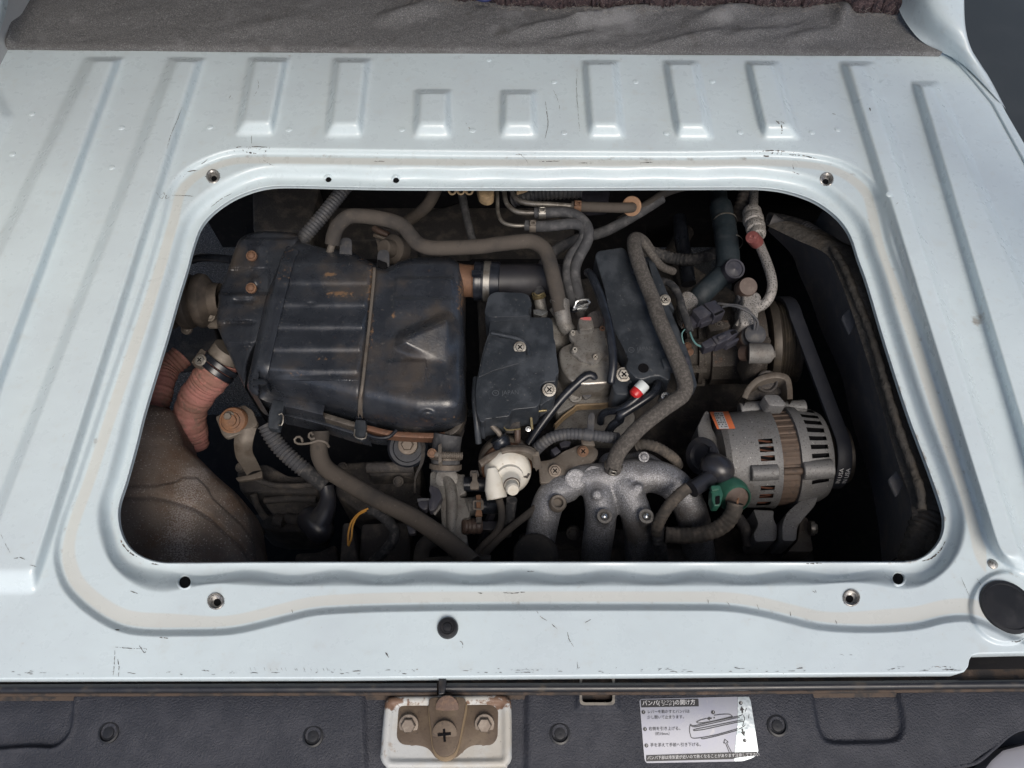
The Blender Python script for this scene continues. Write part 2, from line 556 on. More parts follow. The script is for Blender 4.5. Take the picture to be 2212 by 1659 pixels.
RIBS = [  # base corners (far left, far right, near right, near left), end slope at the near end
    ((182, 122), (272, 122), (-118, 1180), (-330, 1180), 40),
    ((362, 122), (448, 124), (78, 1288), (-90, 1288), 60),
    ((537, 122), (626, 124), (592, 299), (503, 299), 40),
    ((718, 124), (803, 125), (784, 302), (698, 302), 40),
    ((894, 192), (976, 192), (977, 305), (888, 305), 44),
    ((1079, 193), (1160, 193), (1164, 305), (1075, 305), 44),
    ((1254, 129), (1336, 129), (1353, 305), (1268, 305), 42),
    ((1429, 129), (1508, 130), (1544, 307), (1459, 307), 42),
    ((1606, 130), (1681, 131), (1732, 307), (1646, 307), 40),
    ((1806, 131), (1887, 132), (2240, 1240), (2150, 1240), 40),
    ((1962, 175), (2032, 175), (2560, 1400), (2330, 1400), 40),
]

def rib_h(X, Y):
    H = np.zeros_like(X)
    for a, b, c, d, e in RIBS:
        q = [np.array(k, float) for k in (a, b, c, d)]
        sw = 27 if c[1] > 1000 else 17
        ws = (12, sw, e * 1.05, sw)
        cen = sum(q) / 4
        h = None
        for i in range(4):
            p0, p1 = q[i], q[(i + 1) % 4]
            n = np.array([-(p1 - p0)[1], (p1 - p0)[0]]); n /= np.linalg.norm(n)
            if n.dot(cen - p0) < 0: n = -n
            dist = (X - p0[0]) * n[0] + (Y - p0[1]) * n[1]
            w = dist / ws[i]
            h = w if h is None else -np.log(np.exp(-np.clip(h, -4, 4) * 7) + np.exp(-np.clip(w, -4, 4) * 7)) / 7
        H = np.maximum(H, .0150 * sm(h * 1.05 - .02))
    return H

def floor_fields(X, Y):
    sh = X.shape
    dE = -sd_poly(X, Y, E).reshape(sh)              # outside the opening positive
    dR = sd_poly(X, Y, R).reshape(sh)               # inside the recess positive
    mR = sm((dR + 7) / 18)
    rib = rib_h(X, Y) * (1 - sm((dR + 14) / 20))
    bottom = sm((Y - 1150) / 80); top = sm((520 - Y) / 80)
    lipw = 13 + bottom * (9 + 6 * np.cos((X - 830) / 195 * 2 * math.pi)) + top * 2.5 * np.cos((X - 560) / 172 * 2 * math.pi)
    sl = 52 + bottom * (3 + 13 * np.exp(-((X - 330) / 70) ** 2) - 7 * np.exp(-((X - 470) / 60) ** 2) - 8 * np.exp(-((X - 1835) / 75) ** 2) + 8 * np.exp(-((X - 1960) / 60) ** 2))
    m2 = 1 - sm((dE - lipw) / (sl - lipw))
    lip = np.clip(1 - dE / lipw, 0, 1)
    Z = rib - .0075 * mR - .0155 * m2 + .0022 * lip * lip
    Z = Z - .0045 * np.clip(1 - dE / 3.2, 0, 1) ** 2
    # far left: the foot of the wheel arch, a facet that turns up
    ch = np.minimum((37 - X) + .55 * (Y - 250) , (37 - X) - .5 * (Y - 255))
    Z = Z + .007 * sm(ch / 40)
    # raised seat round the big rubber plug
    dp = np.hypot(X - 2174, (Y - 1312))
    Z = Z + .004 * sm((84 - dp) / 12)
    # far right: the sill turns down beyond the seam
    seam = np.interp(Y, [100, 113, 170, 223, 354, 560, 900, 1400], [2030, 2044, 2095, 2139, 2211, 2300, 2440, 2640])
    dsm = X - seam
    Z = Z - .0016 * np.exp(-(dsm / 3.0) ** 2) + .002 * sm(dsm / 6)
    # pressed waviness of thin sheet
    Z = Z + .0005 * np.sin(X / 143.) * np.sin(Y / 97. + 1) + .0003 * np.sin(X / 51. + Y / 83.)
    sw_ = 14 + 9 * sm((np.abs(X - 1130) - 640) / 160) + 8 * bottom
    seal = sm((dR - 12) / 4) * (1 - sm((dR - 12 - sw_) / 5)) * sm((dE - sl + 8) / 5)
    seal = seal * (X < 2130)
    edge = np.exp(-((dR - 0) / 9) ** 2) + .8 * np.exp(-((dE - 3) / 4) ** 2) + .6 * np.exp(-((dE - lipw - 6) / 6) ** 2)
    cluster = (np.exp(-((X - 540) / 60) ** 2 - ((Y - 325) / 26) ** 2) + np.exp(-((X - 1660) / 75) ** 2 - ((Y - 338) / 28) ** 2) + .7 * np.exp(-((X - 1125) / 50) ** 2 - ((Y - 340) / 20) ** 2)
               + .8 * np.exp(-((X - 395) / 60) ** 2 - ((Y - 390) / 40) ** 2) + .7 * np.exp(-((X - 340) / 30) ** 2 - ((Y - 425) / 20) ** 2) + .5 * np.exp(-((X - 1680) / 26) ** 2 - ((Y - 260) / 40) ** 2)
               + .5 * np.exp(-((X - 135) / 20) ** 2 - ((Y - 1080) / 50) ** 2))
    rear = np.exp(-((Y - 1455) / 7) ** 2) * (Y > 1400)
    ridge = np.clip(rib_h(X, Y) / .0150, 0, 1)
    wear = .30 + .35 * edge + .42 * cluster + .40 * rear + .12 * (ridge > .8)
    grime = .5 * sm((X - 1880) / 60) * np.exp(-((dE - 3) / 5) ** 2) * sm((Y - 600) / 100) + .5 * np.exp(-((X - 2120) / 40) ** 2 - ((Y - 690) / 45) ** 2)
    grime = grime * 1.6 + .55 * np.exp(-((dR - 12) / 7) ** 2) + .45 * np.exp(-((dE - sl) / 7) ** 2) + .25 * sm((Y - 1380) / 60) + .35 * sm((190 - Y) / 60) + .2
    return Z, seal, np.clip(wear, 0, 1.2), np.clip(grime, 0, 1)

O_poly = [(-330, 60), (2040, 60), (2075, 40), (2091, 98), (2132, 162), (2172, 243), (2211, 310), (2330, 545), (2460, 820), (2640, 1300), (2640, 1405), (2211, 1407.5), (2112, 1410), (2099, 1414), (2093, 1424),
          (2090, 1439), (2083, 1448), (2069, 1452), (1471, 1456), (1065, 1459.5), (722, 1462.5), (0, 1464.5), (-330, 1466)]
cen = np.array([1130., 800.])

def ray_r(poly, th):
    poly = np.asarray(poly, float) - cen
    a = poly; b = np.roll(poly, -1, 0)
    out = np.zeros(len(th))
    for i, t in enumerate(th):
        d = np.array([math.cos(t), math.sin(t)])
        e = b - a
        den = d[0] * -e[:, 1] + d[1] * e[:, 0]
        with np.errstate(divide='ignore', invalid='ignore'):
            r = (a[:, 0] * -e[:, 1] + a[:, 1] * e[:, 0]) / den
            s = (d[0] * a[:, 1] - d[1] * a[:, 0]) / den
        ok = (np.abs(den) > 1e-9) & (s >= -1e-9) & (s <= 1 + 1e-9) & (r > 0)
        out[i] = r[ok].max() if ok.any() else 0
    return out

per = resample(E, step=3.6, closed=True)
th = np.unwrap(np.arctan2(per[:, 1] - cen[1], per[:, 0] - cen[0]))
# finer rays where the notch and outer corners are
extra = np.array([math.atan2(y - cen[1], x - cen[0]) for x, y in O_poly])
th = np.sort(np.mod(np.concatenate([th, extra, extra + .0012, extra - .0012]), 2 * math.pi))
rE, rO = ray_r(E, th), ray_r(O_poly, th)
k1 = np.concatenate([[0, .8, 1.8, 3.2, 5], np.arange(7.2, 92, 2.4)])
k2 = np.linspace(0, 1, 190)[1:]
rad = np.concatenate([rE[:, None] + k1[None], rE[:, None] + 92 + (rO - rE - 92)[:, None] * k2[None]], 1)
X = cen[0] + rad * np.cos(th)[:, None]; Y = cen[1] + rad * np.sin(th)[:, None]
Zf, seal, wear, grime = floor_fields(X, Y)
W = Pn(X, Y, Zf)
# turned edges: the sheet's own thickness at the opening and at the outer hem
inn = W[:, :1].copy(); inn[..., 2] -= .0035
hem1 = W[:, -1:].copy(); hem1[..., 2] -= .002; hem1[..., 1] -= .001
hem2 = hem1.copy(); hem2[..., 2] -= .014
W = np.concatenate([inn, W, hem1, hem2], 1)
pad = lambda q, a, b: np.concatenate([np.full((len(q), 1), a), q, np.full((len(q), 1), b), np.full((len(q), 1), b)], 1)
seal = pad(seal, 0, 0); wear = pad(wear, .62, .6); grime = pad(grime, 0, .1)
nu, nv = W.shape[:2]
F = gridfaces(nu, nv, True, False)
Xc = np.concatenate([X[:, :1], X, X[:, -1:], X[:, -1:]], 1); Yc = np.concatenate([Y[:, :1], Y, Y[:, -1:], Y[:, -1:]], 1)
# holes pressed through the sheet
HOLES = [(709, 387, 6.5, .8), (855, 388.5, 6.8, .75), (398.5, 1257, 13, .95), (1940, 1249.5, 12.5, .95)]
NUTS = [(460, 381, 12, 0), (1785, 387.5, 12, 0), (466, 1298.5, 15.5, 0), (1838, 1291, 16, 0)]
fc = np.stack([Xc.ravel()[F].mean(1), Yc.ravel()[F].mean(1)], 1)
keep = np.ones(len(F), bool)
for hx, hy, hr, _ in HOLES + NUTS:
    keep &= np.hypot(fc[:, 0] - hx, fc[:, 1] - hy) > hr + 2.5
F = F[keep]
floor = thing('van_floor_panel', 'pale blue white ribbed steel van floor around the open engine hatch', 'floor panel', (1130, 900, -.02))
sheet = mk('sheet', W.reshape(-1, 3), F, MAT['van_paint'], floor, smooth=180)
for nm, arr in (('seal', seal), ('wear', wear), ('grime', grime)):
    at = sheet.data.attributes.new(nm, 'FLOAT', 'POINT')
    at.data.foreach_set('value', arr.ravel().astype(np.float32))

def zfloor(x, y):
    x = np.atleast_1d(np.asarray(x, float)); y = np.atleast_1d(np.asarray(y, float))
    return floor_fields(x.reshape(1, -1), y.reshape(1, -1))[0].reshape(x.shape)

def collar(hx, hy, hr, mat, name, depth=.006, wide=5.5, ry=1.0, thread=False):
    a = np.linspace(0, 2 * math.pi, 36, endpoint=False)
    rows = []
    prof = [(hr + wide, -.0004), (hr + wide * .5, .0005), (hr + .6, .0004), (hr - .2, -.0006), (hr - .3, -.0016)]
    if thread:
        prof = [(hr + wide, -.0003), (hr + wide * .6, .0012), (hr + 1, .0013), (hr - .5, .0004)]
        for k in range(3):
            prof += [(hr - 1.2 - k * .8, -.001 - k * .0012), (hr - 2.8 - k * .8, -.0012 - k * .0012)]
        prof += [(hr * .52, -.0042)]
    for r, dz in prof:
        X_ = hx + r * np.cos(a); Y_ = hy + r * ry * np.sin(a)
        z0 = zfloor(np.full(36, hx) + (hr + wide) * np.cos(a), hy + (hr + wide) * np.sin(a))
        w_ = Pn(X_, Y_, z0); w_[:, 2] += dz; rows.append(w_)
    o_ = mk(name, np.concatenate(rows), gridfaces(len(rows), 36, False, True)[:, ::-1], mat, floor, smooth=60)
    mk('bore_shade', rows[-1], [list(range(36))[::-1]], MAT['void_shade'], o_, smooth=0)  # black cap painted as the shade down the hole
    return o_
for hx, hy, hr, ry in HOLES:
    collar(hx, hy, hr, MAT['van_paint'], 'hole_rim', ry=1)
for hx, hy, hr, _ in NUTS:
    collar(hx, hy, hr, MAT['nut_steel'], 'threaded_insert', thread=True, wide=3.5)

# spot-weld dimples
for x, y in [(69, 246), (262, 276), (453, 275), (624, 280), (868, 280), (1020, 282), (1196, 177), (1218, 287), (1373, 177), (1439, 288), (1538, 176), (1598, 286), (1753, 286), (27, 333), (241, 362), (1055, 129), (1809, 280), (1920, 420)]:
    z0 = float(zfloor(x, y)[0])
    lathe('weld_mark', P(x, y, z0), (0, 0, 1), [(.0046, -.0004), (.0038, .0009), (.002, .0013), (0, .0013)], MAT['van_paint'], floor, n=12)
# plugs
big = P(2174, 1311, float(zfloor(2174, 1311)[0]))
lathe('rubber_plug', big, (0, 0, 1), [(.0243, -.002), (.0245, .001), (.0238, .0026), (.0210, .0030), (.0203, .0018), (.012, .0026), (0, .0030)], MAT['rubber_black'], floor, n=40)
sp = P(967, 1357, float(zfloor(967, 1357)[0]))
sp_o = lathe('rubber_stop', sp, (0, 0, 1), [(.0095, -.001), (.0096, .002), (.0086, .0042), (.0064, .0046), (.006, .0034), (.0042, .0034), (.0036, .0052), (0, .0056)], MAT['rubber_black'], floor, n=28)
lathe('tan_plug', P(2143, 1219, float(zfloor(2143, 1219)[0])), (0, 0, 1), [(.0048, -.0005), (.0046, .0012), (.003, .0022), (0, .0024)], MAT['nut_steel'], floor, n=16)

# scratches with a shape of their own
def scr(p, w=1.6, n=6):
    q = resample(cr(p, 6), step=3)
    ww = .8 * w * np.clip(np.sin(np.linspace(.15, math.pi - .15, len(q))) + .25, 0, 1) * rs.uniform(.75, 1.15)
    ww = ww * np.array([rs.choice((.35, .7, 1, 1.15)) for _ in q])
    q = q + np.array([(rs.uniform(-.5, .5), rs.uniform(-.5, .5)) for _ in q])
    V_, F_ = ribbon_geo(q, ww, lambda a, b: zfloor(a.ravel(), b.ravel()).reshape(a.shape), .00025)
    if len(F_) > 4:
        F_ = np.array([f for f in F_ if rs.random() > .16])
    return V_, F_
rs = random.Random(3)
sg = [scr(p, w) for p, w in [
    (B0([(740, 882), (830, 890), (940, 893)]), 2.0), (B0([(895, 872), (930, 920), (942, 892)]), 1.6), (B0([(738, 905), (735, 980), (728, 1065)]), 1.6), (B0([(755, 960), (765, 1010), (762, 1070)]), 2.2),
    (T0([(1165, 690), (1135, 770), (1100, 850), (1065, 960)]), 1.3), (T0([(1000, 1230), (1035, 1275), (1055, 1235), (1020, 1255)]), 1.5), (T0([(1045, 1262), (1065, 1250), (1060, 1275), (1088, 1262)]), 1.6), (T0([(1100, 1252), (1180, 1254), (1240, 1258)]), .9),
    (T1([(1330, 640), (1340, 720), (1345, 800), (1325, 875)]), 1.6), (T1([(1375, 560), (1410, 640), (1420, 700)]), 1.0), (T1([(1530, 440), (1525, 560), (1535, 700), (1545, 830)]), 1.0), (T1([(828, 775), (855, 815), (880, 830)]), 1.2),
    (T0([(1685, 1025), (1715, 1045), (1748, 1062)]), 1.5), (T0([(1480, 612), (1465, 632)]), 1.6), (T0([(1650, 510), (1655, 560), (1625, 620)]), 1.2),
    (B1([(1275, 640), (1300, 675), (1340, 700)]), 1.3), (B1([(1370, 720), (1405, 752)]), 2.2), (B1([(1468, 770), (1480, 820), (1508, 862)]), 2.0), (B1([(1580, 712), (1615, 692)]), 1.5), (B1([(775, 822), (805, 838), (808, 870)]), 1.6), (B1([(322, 900), (342, 932)]), 3.0), (B1([(1530, 960), (1535, 1000), (1550, 985)]), 1.4),
    (B2([(1795, 435), (1825, 500), (1850, 560)]), 1.5), (B2([(1898, 442), (1925, 486)]), 1.4), (B2([(485, 610), (500, 640)]), 2.2), (B2([(700, 655), (703, 685)]), 2.0), (B2([(290, 590), (315, 618)]), 1.8), (B2([(170, 575), (174, 605)]), 1.4), (B2([(835, 518), (866, 533), (860, 515)]), 1.8), (B2([(2122, 845), (2160, 848), (2201, 826)]), 2.4), (B2([(1020, 928), (1044, 936)]), 1.4), (B2([(1078, 932), (1100, 933)]), 1.4), (B2([(990, 708), (998, 735)]), 1.4),
    (B0([(775, 195), (800, 240), (840, 280), (880, 303)]), 4.5), (B0([(965, 345), (1018, 354)]), 3.5), (B0([(838, 523), (885, 540)]), 3.0), (B0([(8, 160), (30, 210), (65, 275)]), 1.3), (B0([(90, 312), (130, 308), (160, 318)]), 2.6), (B0([(190, 355), (235, 365)]), 1.3), (B0([(1875, 640), (1880, 665)]), 1.6), (B0([(1025, 820), (1080, 826)]), 2.6), (B0([(740, 770), (768, 772)]), 3.4),
    (B2([(1695, 205), (1660, 265), (1600, 315), (1545, 330)]), 4.0), (B2([(800, 347), (900, 345)]), 2.6), (B2([(1675, 1028), (1800, 1031)]), 2.2), (B1([(1140, 1025), (1260, 1024)]), 2.0), (B1([(1205, 388), (1270, 387)]), 1.8), (B1([(905, 522), (930, 527)]), 5.0), (B1([(1065, 524), (1130, 526), (1200, 519)]), 2.0),
    (T2([(520, 970), (600, 966), (665, 970)]), 3.2), (T2([(525, 1000), (565, 1002)]), 3.6), (T2([(690, 992), (780, 998), (870, 1018)]), 2.6), (T2([(605, 775), (630, 795)]), 3.0), (T2([(640, 800), (645, 830), (640, 858)]), 3.0), (T2([(612, 780), (640, 782), (660, 795)]), 1.6), (T2([(1205, 690), (1210, 712)]), 3.6), (T2([(1385, 1300), (1372, 1310)]), 2.4), (T2([(712, 1058), (720, 1085)]), 1.6), (T2([(710, 1100), (755, 1118)]), 2.0), (T2([(965, 728), (988, 735)]), 1.6),
    (T0([(1575, 945), (1640, 940), (1730, 946)]), 2.0), (T0([(1575, 975), (1640, 985)]), 4.0), (T0([(1505, 945), (1545, 942)]), 3.0), (T0([(1200, 1100), (1265, 1092)]), 2.4), (T0([(1290, 1052), (1330, 1022)]), 2.2), (T0([(1610, 870), (1612, 920)]), 1.2), (T1([(250, 1018), (325, 1018)]), 2.0), (T1([(1290, 1020), (1420, 1016)]), 1.6), (T1([(1540, 1028), (1620, 1030)]), 2.0), (T1([(1925, 1028), (2010, 1024)]), 2.2), (T1([(1140, 975), (1210, 978)]), 1.4), (T1([(1160, 965), (1200, 1000), (1220, 1030)]), 1.0),
    (C1([(5, 360), (12, 366)]), 2.5), (A1([(545, 345), (640, 265), (720, 215), (800, 178)]), 1.8), (A1([(60, 198), (180, 202), (340, 212)]), 1.0),
]]
for _ in range(120):       # the scuffed hem at the rear
    x = rs.uniform(0, 2060); y = np.interp(x, [0, 2069], [1456, 1446]) + rs.uniform(-7, 3)
    l = rs.choice([3, 5, 8, 16]) * rs.uniform(.5, 1.3)
    sg.append(scr([(x, y), (x + l * .5, y + rs.uniform(-1, 1)), (x + l, y + rs.uniform(-1.5, 1.5))], rs.uniform(.8, 2.2)))
for _ in range(16):
    x = 540 + _ * 13 + rs.uniform(-5, 5); sg.append(scr([(x, 1440 + rs.uniform(0, 5)), (x + 2, 1446), (x + 3, 1449)], .8))
V, Fq = join(sg)
mk('scratch_marks', V, Fq, MAT['scratch_dark'], floor, smooth=0, label='dark scratches and chipped paint', kind='stuff')

# ------------------------------------------------------------------ body panels that rise at the front corners
def loft(name, curves, mat, parent=None, nu=40, nv=16, **kw):
    C = [resample(cr(np.array([P(*q) for q in c]), 10), n=nu) for c in curves]
    S = np.stack(C)                                   # curves x nu x 3
    G = np.stack([cr(S[:, i], nv) for i in range(nu)])
    return mk(name, G.reshape(-1, 3), gridfaces(nu, G.shape[1]), mat, parent, **kw)
pil = thing('rear_pillar_panel', 'pale painted body pillar rising beside the right end of the grey felt', 'body panel', (2050, 60, .02))
loft('pillar_skin', [[(1925, -80, .02), (1936, -5, .018), (1948, 36, .014), (1984, 84, .009), (2026, 110, .004), (2046, 116, .0015)],
                     [(1990, -90, .075), (2000, -10, .058), (2012, 40, .042), (2036, 88, .022), (2062, 122, .009), (2090, 150, .003)],
                     [(2078, -90, .085), (2074, -10, .062), (2078, 60, .046), (2094, 110, .026), (2126, 160, .010), (2160, 222, .003)],
                     [(2086, -90, .07), (2081, -10, .048), (2085, 64, .030), (2102, 116, .010), (2134, 164, -.004), (2172, 236, -.010)]], MAT['van_paint'], pil, smooth=180)
whl = thing('wheel_arch_panel', 'sliver of pale painted body panel at the left end of the grey felt', 'body panel', (0, 20, .05))
loft('arch_skin', [[(-90, -90, .10), (-60, 0, .08), (-80, 90, .05)], [(0, -95, .09), (3, -30, .075), (-10, 70, .045)], [(20, -95, .05), (18, 0, .04), (-2, 76, .025)]], MAT['van_paint'], whl, smooth=180)

# ------------------------------------------------------------------ felt and underlay
def fold(X, Y):
    h = .006 + .0015 * np.sin(X / 90. + Y / 30.) * np.sin(Y / 41.)
    for cx, cy, sx, sy, a in [(1560, 40, 60, 14, .015), (1330, 40, 90, 9, .013), (1170, 70, 60, 10, .009), (870, 40, 50, 12, .011), (1815, 45, 18, 26, .016), (1690, 56, 50, 9, -.007), (930, 20, 40, 16, .008), (1500, 90, 80, 8, .007), (1420, 62, 50, 8, -.008), (1610, 84, 60, 8, .006), (1240, 90, 70, 8, .005), (1740, 86, 50, 10, .007), (600, 60, 120, 14, .003), (300, 40, 90, 18, .003), (1250, 55, 30, 9, .008)]:
        h = h + a * np.exp(-((X - cx) / sx) ** 2 - ((Y - cy + (X - cx) * .18) / sy) ** 2)
    h = h + .010 * np.exp(-((X - 38 + .004 * (Y - 40) ** 2 * .6) / 9) ** 2)           # the crease at the left
    h = np.maximum(h, .0035)
    h = h + .055 * sm((30 - X) / 60) * sm((90 - Y) / 80) + .03 * sm((-10 - Y) / 120)
    return h
fx = np.concatenate([np.arange(-150, 2032, 4)])
rows = []
nyf = 52
for i in range(nyf):
    t = i / (nyf - 1)
    lowx = np.interp(fx, [-150, 0, 735, 1480, 2026, 2032], [107, 108.5, 115.5, 119.5, 123, 120])
    right = np.interp(fx, [1935, 1945, 1958, 1990, 2015, 2032], [-150, 20, 52, 92, 107, 112])
    top = np.where(fx > 1935, right, -150)
    rows.append(top + (lowx - top) * t)
FY = np.array(rows); FX = np.broadcast_to(fx, FY.shape)
h = fold(FX, FY) * np.clip((np.interp(fx, [0, 2032], [110, 124])[None] - FY) / 6 + .45, .3, 1)
Wf = Pn(FX, FY, 0 * FX); Wf[..., 2] += h
skirt = Wf[-1:].copy(); skirt[..., 2] = .0004
Wf = np.concatenate([Wf, skirt])
mk('felt_mat', Wf.reshape(-1, 3), gridfaces(nyf + 1, len(fx))[:, ::-1], MAT['felt'], smooth=60, label='wrinkled grey felt floor lining behind the ribbed floor', cat='felt lining')

und = thing('underlay_mat', 'torn purple brown fibrous underlay lying on the grey felt', 'underlay', (1400, -20, .02))
ux = np.arange(770, 1940, 3.0)
lowu = np.interp(ux, [770, 790, 1040, 1133, 1202, 1330, 1395, 1471, 1530, 1600, 1673, 1740, 1790, 1810, 1840, 1932, 1940], [-30, -2, 13, 25, 28, 24, 26, 23, 20, 22, 28, 23, 20, 24, 36, 41, 30])
rr = np.random.default_rng(5)
lowu = lowu + 2.2 * np.sin(ux / 17.) + rr.normal(0, 1.1, len(ux))
rows = []
prof = [(0, .001), (.5, .007), (-2, .014), (-6, .017), (-14, .018)] + [(-14 - 12 * k, .018) for k in range(1, 12)]
for oy, oz in prof:
    yy = lowu + oy + (rr.normal(0, .8, len(ux)) if oy > -15 else 0)
    w = Pn(ux, yy, 0 * ux); w[:, 2] = fold(ux, yy) + oz + .0022 * np.sin(ux / 23. + oy) * (oz > .01) + rr.normal(0, .0006, len(ux))
    rows.append(w)
mk('underlay_sheet', np.concatenate(rows), gridfaces(len(rows), len(ux)), MAT['underlay'], und, smooth=60)
fg = []
for k in range(520):
    x = rs.uniform(775, 1935); y = float(np.interp(x, ux, lowu)) - abs(rs.gauss(0, 9))
    b = P(x, y, .030 + rs.uniform(-.004, .002))
    d = Vector((rs.uniform(-1, 1), rs.uniform(-1.2, .4), rs.uniform(-.1, .7))).normalized() * rs.uniform(.003, .010)
    e = Vector((rs.uniform(-1, 1), rs.uniform(-1, 1), rs.uniform(-1, .4))) * .003
    pts = np.array([b, b + d * .5 + e * .5, b + d + e])
    fg.append(tube_geo(pts, .00016, 3, False))
V, Fq = join(fg)
mk('fibres', V, Fq, MAT['fibre'], und, smooth=0, kind='stuff')
bl = tube('blue_thread', [(1016, -14, .03), (1030, -3, .032), (1050, 1, .032), (1066, -8, .03)], 4, M('blue_cord', (.02, .03, .12), .6), und)

# ------------------------------------------------------------------ rear bumper top with its trims
bump_root = thing('rear_bumper', 'grained charcoal plastic bumper top below the white floor edge', 'bumper', (1105, 1600, -.04))
bx = np.arange(-160, 2400, 4.0); by = np.arange(1470, 1790, 3.0)
BX, BY = np.meshgrid(bx, by, indexing='xy')

def zbump(x, y):
    x = np.asarray(x, float); y = np.asarray(y, float)
    z = -.020 - .014 * sm((y - 1500) / 220) - .010 * sm((1492 - y) / 16)
    pl = cr([(-200, 1613), (60, 1614), (114, 1614), (148, 1588), (161, 1555), (166, 1512), (166, 1440), (-200, 1440)], 6, True)
    pr = cr([(1744, 1440), (1747, 1491), (1756, 1545), (1768, 1582), (1792, 1605), (1860, 1607), (1933, 1603), (1953, 1578), (1950, 1540), (1939, 1494), (1938, 1440)], 6, True)
    sh = x.shape
    dl = sd_poly(x, y, pl).reshape(sh); dr = sd_poly(x, y, pr).reshape(sh)
    z = z - .005 * sm((dl + 3) / 12) - .005 * sm((dr + 2) / 14)
    ll = np.maximum(np.abs(x - 962) - 158, 0)
    z = z - .0045 * (1 - sm((np.maximum(np.abs(x - 962) - 166, np.abs(y - 1590) - 108)) / 16))
    z = z + .0016 * np.exp(-((dl - 0) / 5) ** 2)
    hx, hy = np.abs(x - 1289), np.abs(y - 1490)
    z = z + .003 * (1 - sm((np.maximum(hx - 40, hy - 40)) / 10))
    return z
WZ = zbump(BX, BY)
Wb = Pn(BX, BY, -.025 + 0 * BX); Wb[..., 2] = WZ
fcs = gridfaces(len(by), len(bx))
cxs = BX.ravel()[fcs].mean(1); cys = BY.ravel()[fcs].mean(1)
cut = np.interp(cxs, [2020, 2042, 2103, 2143, 2177, 2211, 2400], [1700, 1659, 1647, 1617, 1587, 1573, 1560])
keep = (cys < cut)
keep &= ~((np.abs(cxs - 1289) < 34) & (np.abs(cys - 1495) < 27))
trim = mk('bumper_skin', Wb.reshape(-1, 3), fcs[keep], MAT['bumper_plastic'], bump_root, smooth=180)
edge_pts = [(2000, 1675, -.036), (2042, 1659, -.0345), (2103, 1647, -.034), (2143, 1617, -.033), (2177, 1587, -.032), (2211, 1573, -.031), (2300, 1566, -.031)]
tube('rolled_edge', edge_pts, 5, MAT['bumper_plastic'], bump_root)
slab('metal_corner', [(2095, 1700), (2140, 1640), (2165, 1618), (2211, 1606), (2330, 1600), (2330, 1760), (2095, 1760)], -.055, .03, MAT['silver_paint'], bump_root, bevel=.004)
slab('gap_shade_sheet', [(2040, 1720), (2110, 1640), (2160, 1590), (2330, 1560), (2330, 1760)], -.075, .01, MAT['rubber_black'], bump_root, bevel=0)  # black sheet standing in for the shade in the gap
for x, y in [(235, 1582), (676, 1590), (1209, 1584), (1678, 1567)]:
    o = P(x, y, float(zbump(np.array([x]), np.array([y]))[0]))
    c = lathe('push_clip', o, (0, -.06, 1), [(.0092, -.001), (.0090, .0012), (.0074, .0016), (.0066, -.0004), (.0050, -.0006), (.0046, .0010), (.0018, .0014), (0, .0012)], MAT['rubber_black'], bump_root, n=26)
hs = []
for w, z0, z1 in ((38, -.0155, -.0155), (32, -.0150, -.03)):
    pass
def frame_ring(name, outer, inner, z, depth, mat, parent):
    o = resample(outer, n=60, closed=True); i = resample(inner, n=60, closed=True)
    a = Pn(o[:, 0], o[:, 1], np.full(60, z - .004)); b = Pn(o[:, 0], o[:, 1], np.full(60, z)); b2 = b * 1
    c = Pn(i[:, 0], i[:, 1], np.full(60, z)); d = Pn(i[:, 0], i[:, 1], np.full(60, z - depth))
    return mk(name, np.concatenate([a, b, c, d]), gridfaces(4, 60, False, True), mat, parent, smooth=30)
fo = rnd(B1([(1545, 1050), (1768, 1050), (1768, 1232), (1545, 1232)]), 10); fi = rnd(B1([(1560, 1060), (1752, 1060), (1752, 1214), (1560, 1214)]), 8)
frame_ring('socket_frame', fo, fi, -.0165, .03, MAT['frame_tan'], bump_root)
slab('socket_floor', B1([(1540, 1040), (1775, 1040), (1775, 1240), (1540, 1240)]), -.048, .002, MAT['void_shade'], bump_root, bevel=0)
slab('socket_catch', rnd(B1([(1640, 1140), (1735, 1120), (1720, 1200), (1650, 1205)]), 4), -.036, .008, MAT['latch_brown'], bump_root, bevel=.001)
# ledge and weatherstrip
ws = thing('weatherstrip', 'glossy black rubber seal running along the rear floor edge, split at the latch', 'rubber seal', (1105, 1487, -.015))
lx = np.arange(-160, 2420, 8.0)
base_y = np.interp(lx, [0, 722, 1480, 2211], [1488, 1486, 1484, 1477])
def sealpiece(a, b):
    q = [(x, np.interp(x, lx, base_y), -.0135) for x in np.linspace(a, b, 24)]
    tube('seal_strip', q, 9.5, MAT['weatherstrip_rubber'], ws, n=16, wob=.01)
    q = [(x, np.interp(x, lx, base_y) + 11.5, -.0165) for x in np.linspace(a, b, 24)]
    tube('seal_lip', q, 5.0, MAT['ledge_rust'], ws, n=10, wob=.04)
sealpiece(-160, 944); sealpiece(960, 2400)
slab('seal_tab', rnd(B1([(658, 1045), (702, 1045), (704, 1120), (690, 1160), (655, 1165)]), 3), -.006, .006, MAT['weatherstrip_rubber'], ws, bevel=.001)
lg = []
for oy, oz in ((-32, -.021), (-8, -.019), (0, -.0205), (26, -.024)):
    w = Pn(lx, base_y + oy, 0 * lx + oz); lg.append(w)
mk('seam_ledge', np.concatenate(lg), gridfaces(4, len(lx)), MAT['ledge_rust'], bump_root, smooth=60)

